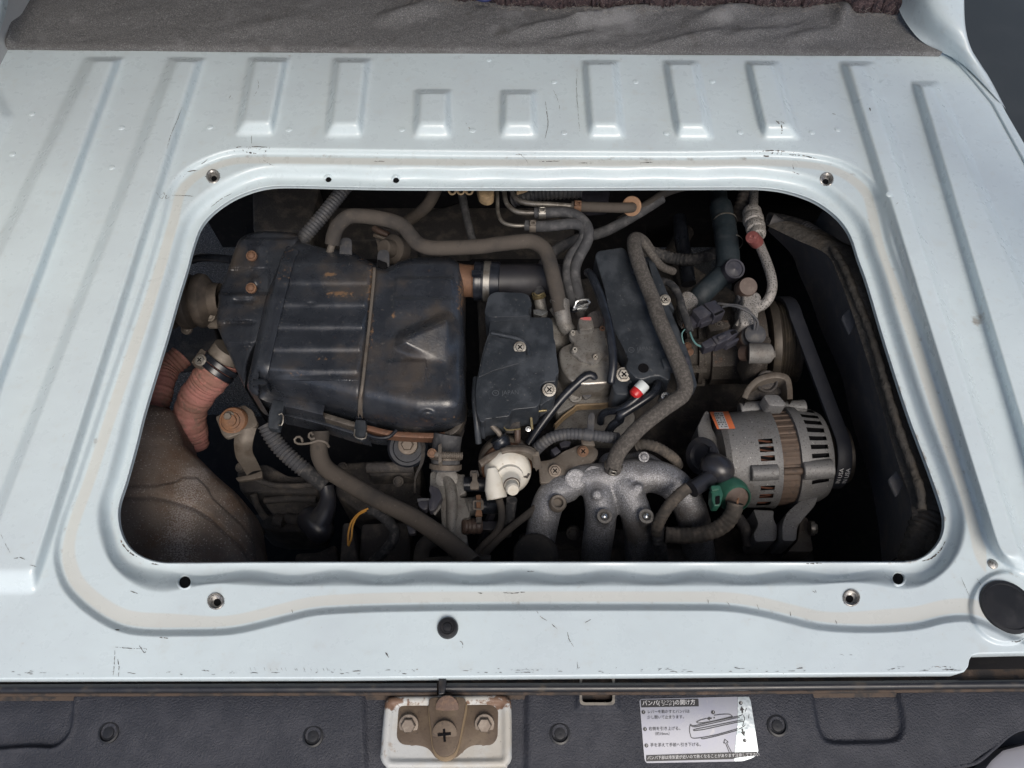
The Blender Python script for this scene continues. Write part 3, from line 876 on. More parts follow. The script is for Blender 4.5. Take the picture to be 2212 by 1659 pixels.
# ------------------------------------------------------------------ the striker plate on the bumper
lt = thing('hatch_striker', 'rusty brown striker with two hex bolts on a chipped white pad', 'latch', (962, 1580, -.02))
pad_o = L1([(230, 330), (260, 210), (400, 150), (1180, 140), (1830, 130), (1960, 190), (1998, 300), (2005, 900), (1995, 1030), (1940, 1110), (1800, 1150), (420, 1160), (250, 1130), (180, 1020), (180, 900)])
pd = relief('pad', cr(pad_o, 5, True), -.0165, lambda X, Y, d: .0035 - .0028 * sm((d - 12) / 12), .012, MAT['pad_white'], lt, edge=9, eh=.005, step=4, rings=36)
xy = np.array([v.co[:] for v in pd.data.vertices])
wv = np.zeros(len(xy))
at = pd.data.attributes.new('wear', 'FLOAT', 'POINT')
loc = np.array(lt.location)
c1, c2 = np.array(P(*L1([(330, 240, -.017)])[0])) - loc, np.array(P(*L1([(1850, 230, -.017)])[0])) - loc
for c in (c1, c2):
    wv += np.exp(-((xy[:, :2] - c[:2]) ** 2).sum(1) / .009 ** 2)
wv += .7 * np.exp(-((xy[:, 1] - c1[1]) / .006) ** 2)
at.data.foreach_set('value', np.clip(wv, 0, 1.2).astype(np.float32))
br = slab('bracket', rnd(L1([(420, 310, 10), (500, 240, 10), (1700, 250, 10), (1825, 330, 10), (1815, 745, 12), (1725, 850, 12), (1500, 835, 20), (1380, 880, 20), (1230, 1030, 16), (1070, 1085, 14), (950, 1040, 16), (850, 890, 20), (720, 845, 20), (470, 838, 12), (390, 740, 12)]), 10), -.0155, .004, MAT['latch_brown'], lt, bevel=.0012)
slab('spacer', rnd(L1([(850, 220), (1385, 230), (1390, 330), (1270, 900), (1210, 1020), (1070, 1075), (950, 1020), (895, 890), (835, 330)]), 12), -.0125, .003, MAT['latch_yellow'], lt, bevel=.0006)
tg = slab('tongue', rnd(L1([(850, 165), (1355, 160), (1362, 270), (1250, 860), (1190, 965), (1060, 1010), (965, 965), (905, 870), (848, 280)]), 14), -.0085, .004, MAT['latch_brown'], lt, bevel=.0012)
lathe('rivet', P(*L1([(1105, 310, -.0085)])[0]), TOCAM, [(.0102, -.001), (.0100, .0004), (.0092, .0008), (0, .0010)], M('rivet_rust', (.13, .085, .065), .7, metal=.2, layers=[((.19, .12, .08), 200, .5, .65, .8)], bump=[(600, .0005)]), tg, n=28)
sw = lathe('screw', P(*L1([(1070, 672, -.0085)])[0]), TOCAM, [(.0108, -.001), (.0106, .0004), (.0092, .0009), (0, .0010)], MAT['latch_brown'], tg, n=28)
so = P(*L1([(1068, 675, -.0085)])[0])
g = []
for q in (Vector((1, .1, 0)), Vector((-.1, 1, .1))):
    g.append(box_geo(so + TOCAM * .0019, q * .0056, q.cross(TOCAM).normalized() * .0010, TOCAM * .0003))
V, Fq = join(g); mk('cross_shade', V, Fq, MAT['void_shade'], tg, smooth=0)
M('bolt_brown', (.13, .105, .085), .5, metal=.4, layers=[((.22, .19, .16), 150, .5, .7, .6)], bump=[(700, .0002)])
bolt(lt, L1([(570, 545, -.0150)])[0], 15, MAT['bolt_brown'], 'hex', h=.8)
bolt(lt, L1([(1625, 540, -.0150)])[0], 15, MAT['bolt_brown'], 'hex', h=.8)

# ------------------------------------------------------------------ instruction sticker
st = thing('instruction_sticker', 'silver sticker with Japanese bumper opening instructions and a line drawing', 'sticker', (1509, 1577, -.025))
zs = lambda x, y: zbump(np.asarray(x, float), np.asarray(y, float))
sz = float(zbump(np.array([1510.]), np.array([1577.]))[0]) + .0004
so_ = rnd(S1([(190, 215, 4), (1890, 175, 6), (1920, 230, 4), (2045, 1050, 4), (1960, 1130, 3), (1800, 1185, 4), (290, 1212, 5), (270, 1150, 3)]), 4)
def drape(name, outl, up, mat, par):
    o = resample(outl, step=6, closed=True); c = o.mean(0); t = np.linspace(1, 0, 14)
    G = c + (o - c)[None] * t[:, None, None]
    zz = zs(G[..., 0], G[..., 1])
    W_ = Pn(G[..., 0], G[..., 1], zz); W_[..., 2] += up + .0006 * np.exp(-((G[..., 0] - 1622) / 14) ** 2 - ((G[..., 1] - 1580) / 30) ** 2)
    return mk(name, W_.reshape(-1, 3), gridfaces(14, len(o), False, True), mat, par, smooth=60)
face = drape('foil', so_, .0006, MAT['sticker_face'], st)
drape('bare_strip', S1([(1722, 185), (1890, 178), (1918, 232), (2040, 1040), (1960, 1128), (1800, 1180), (1660, 1186), (1715, 620)]), .0009, MAT['sticker_silver'], st)
def flat(name, pts, mat, up=.0011):
    o = [(a, b) for a, b in S1(pts)]
    W_ = np.array([P(a, b, float(zs(np.array([a]), np.array([b]))[0]) + up) for a, b in o])
    return W_, [list(range(len(o)))[::-1]]
pr = [flat('h', [(215, 228), (1112, 212), (1118, 328), (222, 345)], None), flat('h', [(300, 1092), (2025, 1035), (2030, 1070), (1990, 1095), (1700, 1130), (1640, 1150), (300, 1186)], None)]
for cx_, cy_ in ((257, 420), (281, 684), (303, 940), (1340, 422), (1770, 276), (1833, 858)):
    pr.append(flat('d', [(cx_ + 30 * math.cos(a), cy_ + 30 * math.sin(a)) for a in np.linspace(0, 6.2, 14)], None))
pr.append(flat('a', [(1240, 522), (1290, 488), (1286, 508), (1320, 502), (1320, 524), (1288, 530), (1292, 552)], None))
pr.append(flat('a', [(1348, 498), (1368, 494), (1370, 514), (1350, 518)], None))
pr.append(flat('a', [(1780, 325), (1828, 380), (1806, 386), (1812, 432), (1786, 434), (1778, 392), (1756, 398)], None))
pr.append(flat('a', [(1780, 678), (1804, 674), (1815, 720), (1840, 714), (1826, 800), (1772, 732), (1792, 726)], None))
lines = [[(1075, 575), (1140, 545), (1235, 520)], [(1075, 575), (1130, 592), (1330, 562), (1640, 488)], [(1350, 470), (1480, 455), (1590, 455), (1640, 488)], [(980, 620), (970, 700), (985, 780), (1015, 825), (1150, 818), (1400, 770), (1720, 680)],
         [(980, 620), (1050, 652), (1300, 600), (1750, 500)], [(985, 610), (1050, 632), (1300, 575), (1740, 480), (1790, 440)], [(1035, 712), (1050, 690), (1300, 640), (1800, 540)], [(1035, 712), (1200, 690), (1500, 625), (1810, 560)], [(1150, 820), (1180, 838), (1400, 790), (1715, 705)],
         [(1810, 470), (1825, 520), (1810, 580), (1795, 640)], [(1895, 455), (1880, 540), (1840, 620), (1730, 690)], [(1855, 355), (1835, 412)], [(1520, 845), (1500, 910), (1528, 905), (1595, 1062)], [(1520, 845), (1575, 890), (1550, 898), (1630, 1060)]]
for ln in lines:
    q = resample(cr(S1(ln), 6), step=2.5)
    pr.append(ribbon_geo(q, 1.5, zs, .0011))
for s_, x_, y_, sz_ in (('レバーを動かすとバンパは', 312, 420, 60), ('少し開いて止まります。', 312, 506, 60), ('右側を引き上げる。', 335, 684, 64), ('（約10mm）', 400, 762, 58), ('手を添えて手前へ引き下げる。', 358, 938, 64)):
    k = S1([(x_, y_)])[0]
    pr.append(text_geo(s_, k[0], k[1], sz_ * S1.k * 1.0, zs, -.012, .0011, 'LEFT', .92))
V, Fq = join([q for q in pr if len(q[0])]); mk('black_print', V, Fq, MAT['print_black'], st, smooth=0, kind='stuff')
pw = []
for s_, x_, y_, sz_, sq in (('バンパ(', 232, 286, 92, .9), ('エンジン', 520, 258, 46, 1.0), ('フード', 532, 306, 46, 1.2), (')の開け方', 710, 276, 92, .88), ('バンパ下部は排気管が近いので熱くなることがあります注意して下さい', 312, 1136, 62, .88)):
    k = S1([(x_, y_)])[0]
    pw.append(text_geo(s_, k[0], k[1], sz_ * S1.k, zs, -.018 if y_ < 900 else -.030, .0014, 'LEFT', sq))
for s_, x_, y_ in (('1', 257, 420), ('2', 281, 684), ('3', 303, 940), ('1', 1340, 422), ('2', 1770, 276), ('3', 1833, 858)):
    k = S1([(x_, y_)])[0]
    pw.append(text_geo(s_, k[0], k[1], 46 * S1.k, zs, 0, .0014))
V, Fq = join([q for q in pw if len(q[0])]); mk('white_print', V, Fq, MAT['print_white'], st, smooth=0, kind='stuff')

# ------------------------------------------------------------------ unseen van shell, added to shade the floor towards the cab
rf = thing('added_shade_shell', None, None, Vector((0, 1.2, .6))); rf['kind'] = 'structure'
for nm, c, ux_, uy_, uz_ in (('added_roof', (0, 1.16, 1.08), (.74, 0, 0), (0, .80, 0), (0, 0, .012)), ('side_wall', (-.74, 1.05, .52), (.012, 0, 0), (0, .90, 0), (0, 0, .545)),
                             ('added_pillar', (.80, .30, .52), (.012, 0, 0), (0, .15, 0), (0, 0, .545)), ('added_rail', (.80, 1.2, .95), (.012, 0, 0), (0, .75, 0), (0, 0, .12)),
                             ('added_tailgate', (0, .15, 1.26), (.70, 0, 0), (0, .205, -.17), (0, .008, .010)), ('added_seat', (0, 1.75, .45), (.70, 0, 0), (0, .03, .03), (0, 0, .40))):
    V, Fq = box_geo(c, ux_, uy_, uz_, .008)
    mk(nm, V, Fq, MAT['shell_grey'], rf)
# ------------------------------------------------------------------ engine bay materials
DUST = (.115, .098, .082)
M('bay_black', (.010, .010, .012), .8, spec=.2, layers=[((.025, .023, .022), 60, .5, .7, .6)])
M('bay_guard', (.125, .125, .135), .55, layers=[((.19, .175, .16), 40, .45, .7, .7)], bump=[(60, .0012)])
M('airbox_metal', (.0165, .0195, .026), .32, spec=.6, rvar=.12,
  layers=[((.041, .046, .056), 24, .30, .78, .8), ((.078, .062, .048), 14, .50, .72, .6), ((.13, .12, .11), 260, .62, .72, .5), ((.17, .095, .055), 75, .67, .76, .6), ((.26, .26, .26), 620, .70, .74, .8)],
  attrs=[('rust', (.17, .105, .062), .40, 200, .74, .90)], bump=[(300, .00018), (900, .0001)])
M('cover_plastic', (.022, .0265, .033), .42, spec=.5, rvar=.08, layers=[((.062, .070, .082), 34, .42, .7, .7), ((.16, .155, .15), 240, .62, .74, .5)], bump=[(700, .00012), (50, .0003)])
M('hose_dusty', (.030, .029, .029), .85, spec=.25, layers=[((.086, .073, .062), 12, .30, .62, .85), ((.17, .145, .12), 240, .60, .76, .35), ((.035, .032, .03), 50, .62, .72, .5)], bump=[(420, .0003), (1600, .00015)])
M('hose_grey', (.050, .051, .055), .72, spec=.35, layers=[((.12, .118, .12), 90, .45, .7, .7), ((.025, .025, .028), 240, .58, .7, .7)], bump=[(500, .0003)])
M('hose_black', (.010, .012, .017), .32, spec=.5, layers=[((.028, .032, .042), 80, .45, .7, .7)], rvar=.08)
M('hose_braid', (.072, .066, .061), .9, spec=.2, layers=[((.125, .114, .104), 330, .45, .6, .8), ((.045, .04, .037), 40, .55, .75, .7)], bump=[(900, .0004)])
M('conduit_grey', (.055, .057, .064), .6, spec=.4, layers=[((.115, .108, .10), 70, .45, .7, .7)], bump=[(500, .0002)])
M('conduit_dusty', (.052, .047, .042), .85, spec=.25, layers=[((.13, .11, .092), 60, .4, .66, .8), ((.02, .02, .02), 300, .6, .7, .5)], bump=[(600, .0003)])
M('cloth_tape', (.030, .031, .034), .8, spec=.3, layers=[((.095, .09, .088), 120, .45, .68, .8)], bump=[(260, .0008)])
M('alu_cast', (.20, .195, .185), .55, metal=.35, layers=[((.10, .09, .08), 60, .45, .68, .7), ((.055, .05, .045), 520, .56, .66, .8), ((.42, .41, .40), 800, .66, .72, .7)], dust=(DUST, .4), bump=[(700, .0005)])
M('alu_clean', (.42, .40, .37), .38, metal=.75, layers=[((.20, .175, .15), 50, .42, .66, .7), ((.10, .09, .08), 420, .6, .68, .7)], bump=[(600, .0003)])
M('alu_pitted', (.33, .315, .30), .6, metal=.3, layers=[((.045, .042, .04), 560, .53, .59, .95), ((.50, .48, .46), 760, .64, .69, .6), ((.20, .18, .16), 40, .5, .7, .6)], bump=[(640, .0009)])
M('manifold_cast', (.185, .186, .192), .42, metal=.35, layers=[((.42, .425, .455), 700, .50, .62, .7, 2), ((.034, .034, .038), 480, .58, .66, .8), ((.10, .086, .072), 13, .50, .68, .8)], dust=((.22, .225, .255), .35), bump=[(620, .0007)])
M('alternator_alu', (.175, .175, .177), .55, metal=.35, layers=[((.115, .100, .085), 22, .50, .72, .55), ((.50, .49, .48), 420, .66, .70, .85), ((.07, .065, .06), 460, .56, .66, .8)], bump=[(700, .0006)])
M('stator_brown', (.095, .068, .052), .7, metal=.2, layers=[((.14, .095, .07), 80, .45, .65, .7), ((.045, .036, .032), 160, .5, .68, .7)], bump=[(300, .0004)])
M('copper', (.16, .07, .045), .5, metal=.5)
M('compressor_cast', (.048, .042, .036), .7, metal=.25, layers=[((.045, .038, .033), 46, .42, .62, .85), ((.20, .18, .155), 520, .60, .68, .7), ((.15, .075, .045), 40, .63, .72, .6)], bump=[(420, .0009)])
M('pulley_metal', (.060, .052, .044), .5, metal=.5, layers=[((.12, .10, .075), 70, .45, .7, .7)])
M('belt_rubber', (.014, .016, .023), .6, layers=[((.025, .026, .032), 60, .45, .7, .6)])
M('block_dark', (.048, .045, .045), .8, spec=.3, layers=[((.105, .092, .080), 40, .45, .68, .8), ((.22, .19, .165), 420, .64, .72, .5)], bump=[(260, .0016)])
M('shield_rust', (.19, .152, .125), .72, metal=.15, layers=[((.15, .092, .058), 16, .45, .66, .8), ((.085, .075, .068), 9, .5, .66, .7), ((.40, .36, .33), 430, .63, .67, .8, 2), ((.05, .037, .03), 520, .61, .68, .7)],
  attrs=[('bare', (.33, .295, .275), .22, 640, .66, .76)], bump=[(560, .0006)])
M('duct_pink', (.33, .155, .135), .85, spec=.2, layers=[((.21, .115, .09), 30, .45, .7, .8), ((.15, .12, .095), 90, .5, .72, .6), ((.50, .20, .18), 160, .55, .7, .5)], bump=[(260, .0010)])
M('bracket_steel', (.155, .135, .115), .6, metal=.35, layers=[((.09, .07, .055), 40, .45, .68, .8), ((.26, .24, .22), 260, .6, .72, .5)], bump=[(400, .0003)])
M('rust_orange', (.19, .095, .05), .75, layers=[((.13, .075, .05), 60, .45, .65, .8), ((.30, .24, .2), 220, .6, .7, .5)], bump=[(400, .0005)])
M('rust_brown', (.14, .075, .045), .7, metal=.2, layers=[((.22, .12, .065), 70, .5, .7, .7)], bump=[(400, .0004)])
M('steel_zinc', (.25, .24, .22), .4, metal=.7, layers=[((.17, .145, .12), 120, .45, .65, .7)], bump=[(700, .0002)])
M('steel_pipe', (.26, .245, .22), .42, metal=.6, layers=[((.12, .105, .09), 60, .42, .66, .8), ((.5, .5, .48), 340, .62, .70, .8)])
M('steel_bright', (.55, .56, .56), .25, metal=.9, layers=[((.25, .24, .22), 200, .5, .65, .5)])
M('plastic_white', (.66, .64, .58), .45, spec=.45, layers=[((.50, .44, .34), 34, .48, .70, .7), ((.30, .24, .17), 180, .64, .74, .6)], bump=[(300, .0002)])
M('plastic_tan', (.26, .185, .105), .6, layers=[((.14, .10, .06), 90, .45, .68, .7)])
M('grommet_tan', (.36, .215, .13), .75, layers=[((.28, .17, .10), 60, .4, .66, .7)])
M('plastic_green', (.022, .092, .064), .42, layers=[((.06, .15, .10), 60, .5, .7, .6), ((.10, .11, .085), 180, .6, .72, .5)])
M('plastic_red', (.48, .022, .025), .35)
M('cap_red', (.17, .052, .048), .6, layers=[((.30, .12, .11), 120, .5, .7, .6)])
M('valve_white', (.58, .62, .62), .35)
M('connector_black', (.032, .032, .042), .42, layers=[((.075, .072, .078), 90, .5, .7, .6)])
M('sensor_brown', (.075, .05, .04), .5, layers=[((.13, .10, .08), 120, .5, .68, .6)])
M('wire_yellow', (.50, .24, .035), .5)
M('wire_teal', (.12, .24, .24), .5)
M('label_orange', (.62, .16, .06), .55, layers=[((.42, .2, .12), 90, .5, .7, .6)])
M('label_white', (.42, .43, .44), .55, layers=[((.28, .25, .22), 90, .5, .7, .7)])
M('paint_red', (.45, .10, .10), .6, layers=[((.25, .2, .18), 220, .5, .65, .8)])
M('insulation_teal', (.012, .020, .026), .62, layers=[((.03, .036, .042), 60, .45, .7, .7)], bump=[(240, .0006)])

# ------------------------------------------------------------------ the bay itself
bay = thing('engine_bay_walls', None, None, Vector((0, .55, -.3))); bay['kind'] = 'structure'
def panel(name, a, b, c, d, mat, th=.004):
    n = (Vector(b) - Vector(a)).cross(Vector(d) - Vector(a)).normalized() * th
    vs = [Vector(q) for q in (a, b, c, d)]; vs += [q - n for q in vs]
    return mk(name, [q[:] for q in vs], [[0, 1, 2, 3], [7, 6, 5, 4], [0, 4, 5, 1], [1, 5, 6, 2], [2, 6, 7, 3], [3, 7, 4, 0]], mat, bay, smooth=0)
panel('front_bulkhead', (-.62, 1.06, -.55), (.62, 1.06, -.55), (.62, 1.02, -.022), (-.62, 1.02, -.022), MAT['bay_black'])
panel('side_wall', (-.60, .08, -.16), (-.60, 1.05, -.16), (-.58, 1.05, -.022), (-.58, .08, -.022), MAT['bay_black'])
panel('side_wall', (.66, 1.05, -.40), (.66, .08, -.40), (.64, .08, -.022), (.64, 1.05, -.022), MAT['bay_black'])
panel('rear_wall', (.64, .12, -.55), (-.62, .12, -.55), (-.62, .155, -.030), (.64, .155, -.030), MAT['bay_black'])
def shade_sheet(o, z):  # black sheets added under the bay so the gaps read as deep shade
    V, F_ = slab_geo(rnd(o, 20), z, .006, .002)
    mk('added_shade_sheet', V, F_, MAT['bay_black'], bay)
shade_sheet([(1600, 360), (2260, 360), (2400, 1420), (1500, 1420), (1560, 900)], -.46)
shade_sheet([(60, 880), (560, 900), (1560, 900), (1500, 1420), (60, 1420)], -.47)
shade_sheet([(520, 360), (1400, 360), (1380, 880), (560, 880)], -.475)
# splash guard on the right with two fixing clips
sg_ = thing('splash_guard', 'black plastic splash guard along the right side of the engine bay', 'splash guard', (1850, 850, -.15))
def ruled(name, ca, cb, mat, par, n=50, m=14, bow=0, bulge=None, **kw):
    A = resample(cr(np.array([P(*q) for q in ca]), 10), n=n); B = resample(cr(np.array([P(*q) for q in cb]), 10), n=n)
    t = np.linspace(0, 1, m)[None, :, None]
    G = A[:, None] * (1 - t) + B[:, None] * t
    G[..., 2] += bow * np.sin(np.pi * t[..., 0])
    if bulge is not None: G += bulge(np.arange(n)[:, None] / n, t[..., 0])
    return mk(name, G.reshape(-1, 3), gridfaces(n, m), mat, par, **kw)
rim = A5([(250, 470, -.10), (560, 620, -.085), (850, 760, -.07), (980, 1000, -.06), (1080, 1260, -.055)]) + D2([(330, 210, -.055), (430, 540, -.055), (545, 930, -.055), (640, 1240, -.06), (640, 1560, -.07)])
low = A5([(240, 520, -.18), (480, 760, -.20), (560, 960, -.21), (680, 1230, -.22), (790, 1540, -.22)]) + D2([(150, 340, -.22), (220, 640, -.22), (330, 1000, -.22), (400, 1330, -.22), (430, 1640, -.22)])
ruled('guard_panel', rim, low, MAT['bay_guard'], sg_, bow=.03, smooth=60)
rim2 = [(q[0] + 62 + 10 * math.sin(i), q[1] - 6, q[2] + .012) for i, q in enumerate(rim)]
ruled('guard_flange', [(q[0] - 3, q[1], q[2] + .002) for q in rim], rim2, M('flange_dirty', (.055, .051, .047), .85, spec=.2, layers=[((.07, .06, .05), 40, .45, .7, .8)], bump=[(90, .004)]), sg_, bow=.006, smooth=60)
foam = A5([(900, 700, -.062), (1020, 900, -.052), (1130, 1180, -.046), (1240, 1440, -.044)]) + D2([(385, 160, -.042), (470, 470, -.040), (560, 760, -.040), (640, 980, -.040), (690, 1130, -.04), (700, 1260, -.044)])
tube('foam_edge', foam, 9, MAT['flange_dirty'], sg_, wob=.10, n=10)
for c in (A5([(1070, 1430)])[0], D2([(525, 1075)])[0]):
    s = 9
    o = [(c[0] - 16, c[1] - 8), (c[0] + 2, c[1] - 28), (c[0] + 17, c[1] + 2), (c[0] + 2, c[1] + 30)]
    cl = slab('fixing_clip', rnd(o, 5), -.075, .004, MAT['bay_guard'], sg_, bevel=.002)
    lathe('clip_pin', P(c[0] - 2, c[1] + 4, -.082), (.3, -.2, 1), [(.008, -.001), (.0078, .002), (.006, .003), (0, .0034)], MAT['flange_dirty'], cl, n=18)
# ruffled foam corner at the lower right
tube('foam_corner', D2([(600, 1680, -.085), (655, 1560, -.075), (690, 1440, -.068), (760, 1300, -.06), (800, 1180, -.055)]), 30, MAT['flange_dirty'], sg_, wob=.05, cor=(.006, .025), n=18)

# ------------------------------------------------------------------ lower machinery, dim
blk = thing('engine_block', 'dark grimy engine block and gearbox casings deep in the bay', 'engine block', (1100, 900, -.4))
def lump(name, o, z, th, bev=.006, mat='block_dark', **kw):
    return slab(name, rnd(o, 10), z, th, MAT[mat], blk, bevel=bev, seg=3, **kw)
lump('gearbox_case', D4([(20, 640), (330, 560), (560, 690), (880, 700), (880, 880), (60, 860)]), -.26, .10)
lump('gearbox_cover', D4([(300, 860), (880, 850), (900, 1080), (420, 1100), (320, 1000)]), -.285, .10)
lump('bell_housing', D4([(200, 1090), (560, 1090), (900, 1120), (860, 1270), (420, 1280), (220, 1230)]), -.32, .08)
lump('cylinder_head', D4([(1060, 560), (1520, 540), (1950, 520), (1950, 1050), (1330, 1090), (1060, 900)]), -.235, .10)
lump('head_rib', D4([(1380, 560), (1880, 540), (1880, 680), (1400, 690)]), -.205, .03, .008)
lump('timing_case', D4([(1130, 1180), (1230, 1180), (1300, 1640), (1100, 1640)]), -.20, .10)
lump('rocker_cover', D4([(1330, 1190), (1820, 1170), (1860, 1640), (1290, 1640)]), -.215, .10, .010)
lump('sump_casing', D4([(640, 1500), (880, 1490), (1060, 1400), (1100, 1660), (620, 1660)]), -.24, .05)
lump('block_side', [(1120, 1150), (1560, 1130), (1760, 1190), (1760, 1290), (1120, 1290)], -.27, .08)
lump('head_face', [(1128, 1185), (1545, 1180), (1560, 1300), (1120, 1300)], -.225, .05)
lump('intake_side', [(1030, 640), (1480, 560), (1700, 700), (1560, 1000), (1250, 1010), (1040, 900)], -.30, .08)
lump('engine_mount_beam', [(560, 420), (980, 410), (1240, 440), (1240, 520), (600, 520)], -.42, .06)
lump('front_case', A1([(1050, 80), (1900, 80), (1750, 640), (1060, 640)]), -.33, .10, .02)
lump('front_case', A2([(1100, 480), (1850, 250), (1900, 760), (1250, 760)]), -.40, .06, .02)
lump('under_beam', [(300, 690), (460, 690), (480, 760), (300, 780)], -.36, .05)
for x, y, z in [(520, 1010, -.25), (620, 1075, -.28), (680, 1120, -.28), (560, 1150, -.31), (740, 1010, -.235), (860, 1040, -.2), (900, 1080, -.23)]:
    bolt(blk, (x, y, z), 8, MAT['block_dark'], 'hex')
for p, r in [(D4([(1390, 610, -.19), (1640, 605, -.19), (1880, 600, -.19)]), 12), (D4([(240, 740, -.235), (420, 790, -.235), (640, 800, -.235), (860, 780, -.235)]), 6), (D4([(320, 950, -.27), (620, 930, -.27), (860, 940, -.27)]), 8), (D4([(200, 880, -.25), (240, 1000, -.26), (330, 1140, -.27)]), 7), (D4([(560, 1130, -.29), (640, 1150, -.285), (760, 1130, -.285)]), 12), (D4([(430, 1140, -.29), (520, 1170, -.29)]), 14)]:
    tube('casing_rib', p, r, MAT['block_dark'], blk)
# background hoses and pipes in the dark
bgp = [(A1([(2260, 30, -.10), (1950, 420, -.11), (1700, 720, -.12), (1640, 860, -.13)]), 15, 'conduit_grey', 'ribbed_conduit', 'grey ribbed conduit rising behind the air cleaner top left corner', 'conduit', (.0052, .06)),
       (A2([(1500, 60, -.16), (1350, 330, -.18), (1120, 520, -.22), (900, 700, -.26)]), 13, 'hose_dusty', 'straight_hose', 'dim straight hose slanting up behind the dusty breather hose', 'hose', None),
       (A2([(1790, 190, -.20), (1850, 480, -.21), (1920, 760, -.22), (1960, 900, -.23)]), 9, 'hose_grey', 'thin_pipe', 'thin dark pipe dropping below the tan connector row', 'pipe', None),
       (A3([(2400, 230, -.12), (2100, 420, -.125), (1700, 640, -.13), (1350, 740, -.14), (1080, 880, -.13), (920, 1080, -.12), (860, 1290, -.115), (880, 1420, -.11)]), 12, 'hose_grey', 'heater_hose', 'long grey hose sweeping from the upper right down to the brass spring clamp', 'hose', None),
       (A4([(1050, 60, -.11), (700, 160, -.115), (420, 330, -.12), (100, 520, -.13)]), 9, 'hose_dusty', 'upper_hose', 'dim hose running to the upper right behind the tan grommet', 'hose', None),
       (A4([(520, 900, -.20), (800, 980, -.20), (1050, 990, -.19), (1330, 900, -.18)]), 13, 'cloth_tape', 'taped_harness', 'black taped wiring harness passing behind the insulated pipe', 'wiring', (.006, .04)),
       (A4([(860, 480, -.24), (880, 700, -.24), (920, 950, -.25), (970, 1300, -.26)]), 16, 'hose_black', 'drop_hose', 'dark hose hanging above the patch of gravel', 'hose', None)]
for p, r, m, nm, lb, ct, co in bgp:
    tube(nm, p, r, MAT[m], None, cor=co, label=lb, cat=ct)

# gravel seen through the gaps is the ground itself; a lower arm crosses it
tube('suspension_arm', [(1480, 500, -.42), (1400, 640, -.40), (1330, 760, -.40)], 20, MAT['block_dark'], None, label='dark suspension arm low in the gap behind the right cover', cat='arm')

# ------------------------------------------------------------------ exhaust heat shield, lower left
hs = thing('heat_shield', 'brown speckled exhaust heat shield in the lower left corner', 'heat shield', (360, 1080, -.2))
hs_o = [(215, 870), (300, 872), (340, 877), (372, 888), (386, 920), (400, 960), (425, 985), (470, 1030), (510, 1065), (530, 1090), (543, 1120), (550, 1165), (560, 1225), (560, 1290), (200, 1290), (200, 1000)]
def hsf(X, Y, d):
    right = np.interp(Y, [860, 890, 960, 985, 1030, 1065, 1120, 1165, 1290], [340, 384, 402, 425, 470, 510, 543, 550, 562])
    q = np.clip((right - X) / 150, 0, 1)
    h = .04 * np.sqrt(np.clip(1 - (1 - q) ** 2, 0, 1)) - .0001 * (X - 300)
    yc = np.interp(X, [200, 330, 370, 420, 455, 520, 560], [1076, 1072, 1080, 1096, 1118, 1180, 1230])
    h = h - .004 * np.exp(-((Y - yc) / 7) ** 2)
    y2 = np.interp(X, [200, 330, 375, 395, 425, 445, 460, 520, 560], [1050, 1048, 1040, 1030, 1030, 1048, 1075, 1130, 1185])
    h = h + .003 * sm((Y - y2) / 6)
    return h
hso = relief('shield_skin', cr(hs_o, 5, True), -.17, hsf, .05, MAT['shield_rust'], hs, edge=10, eh=.006, step=4, rings=80, center=(330, 1100))
co = np.array([v.co[:] for v in hso.data.vertices]) + np.array(hs.location)
# bare metal freckles lie in a band down the middle
t_ = (CAM_H - co[:, 2]) ; dep = co[:, 1] * CP + t_ * SP
lx_ = CX + FPX * co[:, 0] / dep; ly_ = CY - FPX * (co[:, 1] * SP - t_ * CP) / dep
bare = np.exp(-((lx_ - np.interp(ly_, [1020, 1060, 1110, 1160, 1220], [425, 412, 398, 385, 392])) / 46) ** 2) * (ly_ > 1010) + .7 * np.exp(-((lx_ - 430) / 16) ** 2 - ((ly_ - 1010) / 24) ** 2)
at = hso.data.attributes.new('bare', 'FLOAT', 'POINT'); at.data.foreach_set('value', np.clip(bare, 0, 1).astype(np.float32))

# ------------------------------------------------------------------ pink heat ducts
d1 = thing('heat_duct', 'wrinkled pink heat duct clamped to a rusty steel stub', 'duct', (430, 880, -.15))
tube('duct_sleeve', C1([(640, 690, -.135), (560, 840, -.145), (450, 970, -.158), (340, 1120, -.172), (270, 1280, -.19), (270, 1420, -.205), (290, 1560, -.225), (310, 1700, -.24)]), 36, MAT['duct_pink'], d1, cor=(.0058, .018), wob=.03, n=22,
     rfun=lambda t: 1.02 - .12 * t)
tube('steel_stub', C1([(720, 560, -.125), (660, 650, -.132), (600, 760, -.137)]), 33, MAT['bracket_steel'], d1, wob=.02, n=20)
W = path(C1([(650, 720, -.134), (560, 830, -.139)]), step=.006)
c0 = Vector(W[0]); ax = (Vector(W[-1]) - c0).normalized()
for h in (0.004, .013):
    lathe('clamp_band', c0 + ax * h, ax, [(.0235, -.004), (.0246, -.003), (.0246, .003), (.0235, .004)], MAT['hose_black'], d1, n=30)
ck = slab('clamp_block', rnd(C1([(275, 715), (395, 550), (490, 620), (400, 770)]), 3), -.118, .012, MAT['bracket_steel'], d1, bevel=.0015)
bolt(d1, C1([(390, 692, -.114)])[0], 9, MAT['steel_zinc'], 'hexphil')
tube('pink_duct', [(392, 770, -.20), (360, 800, -.20), (345, 850, -.20), (330, 920, -.21)], 26, MAT['duct_pink'], None, cor=(.006, .03), wob=.03, label='second pink duct mostly hidden at the left edge of the opening', cat='duct')

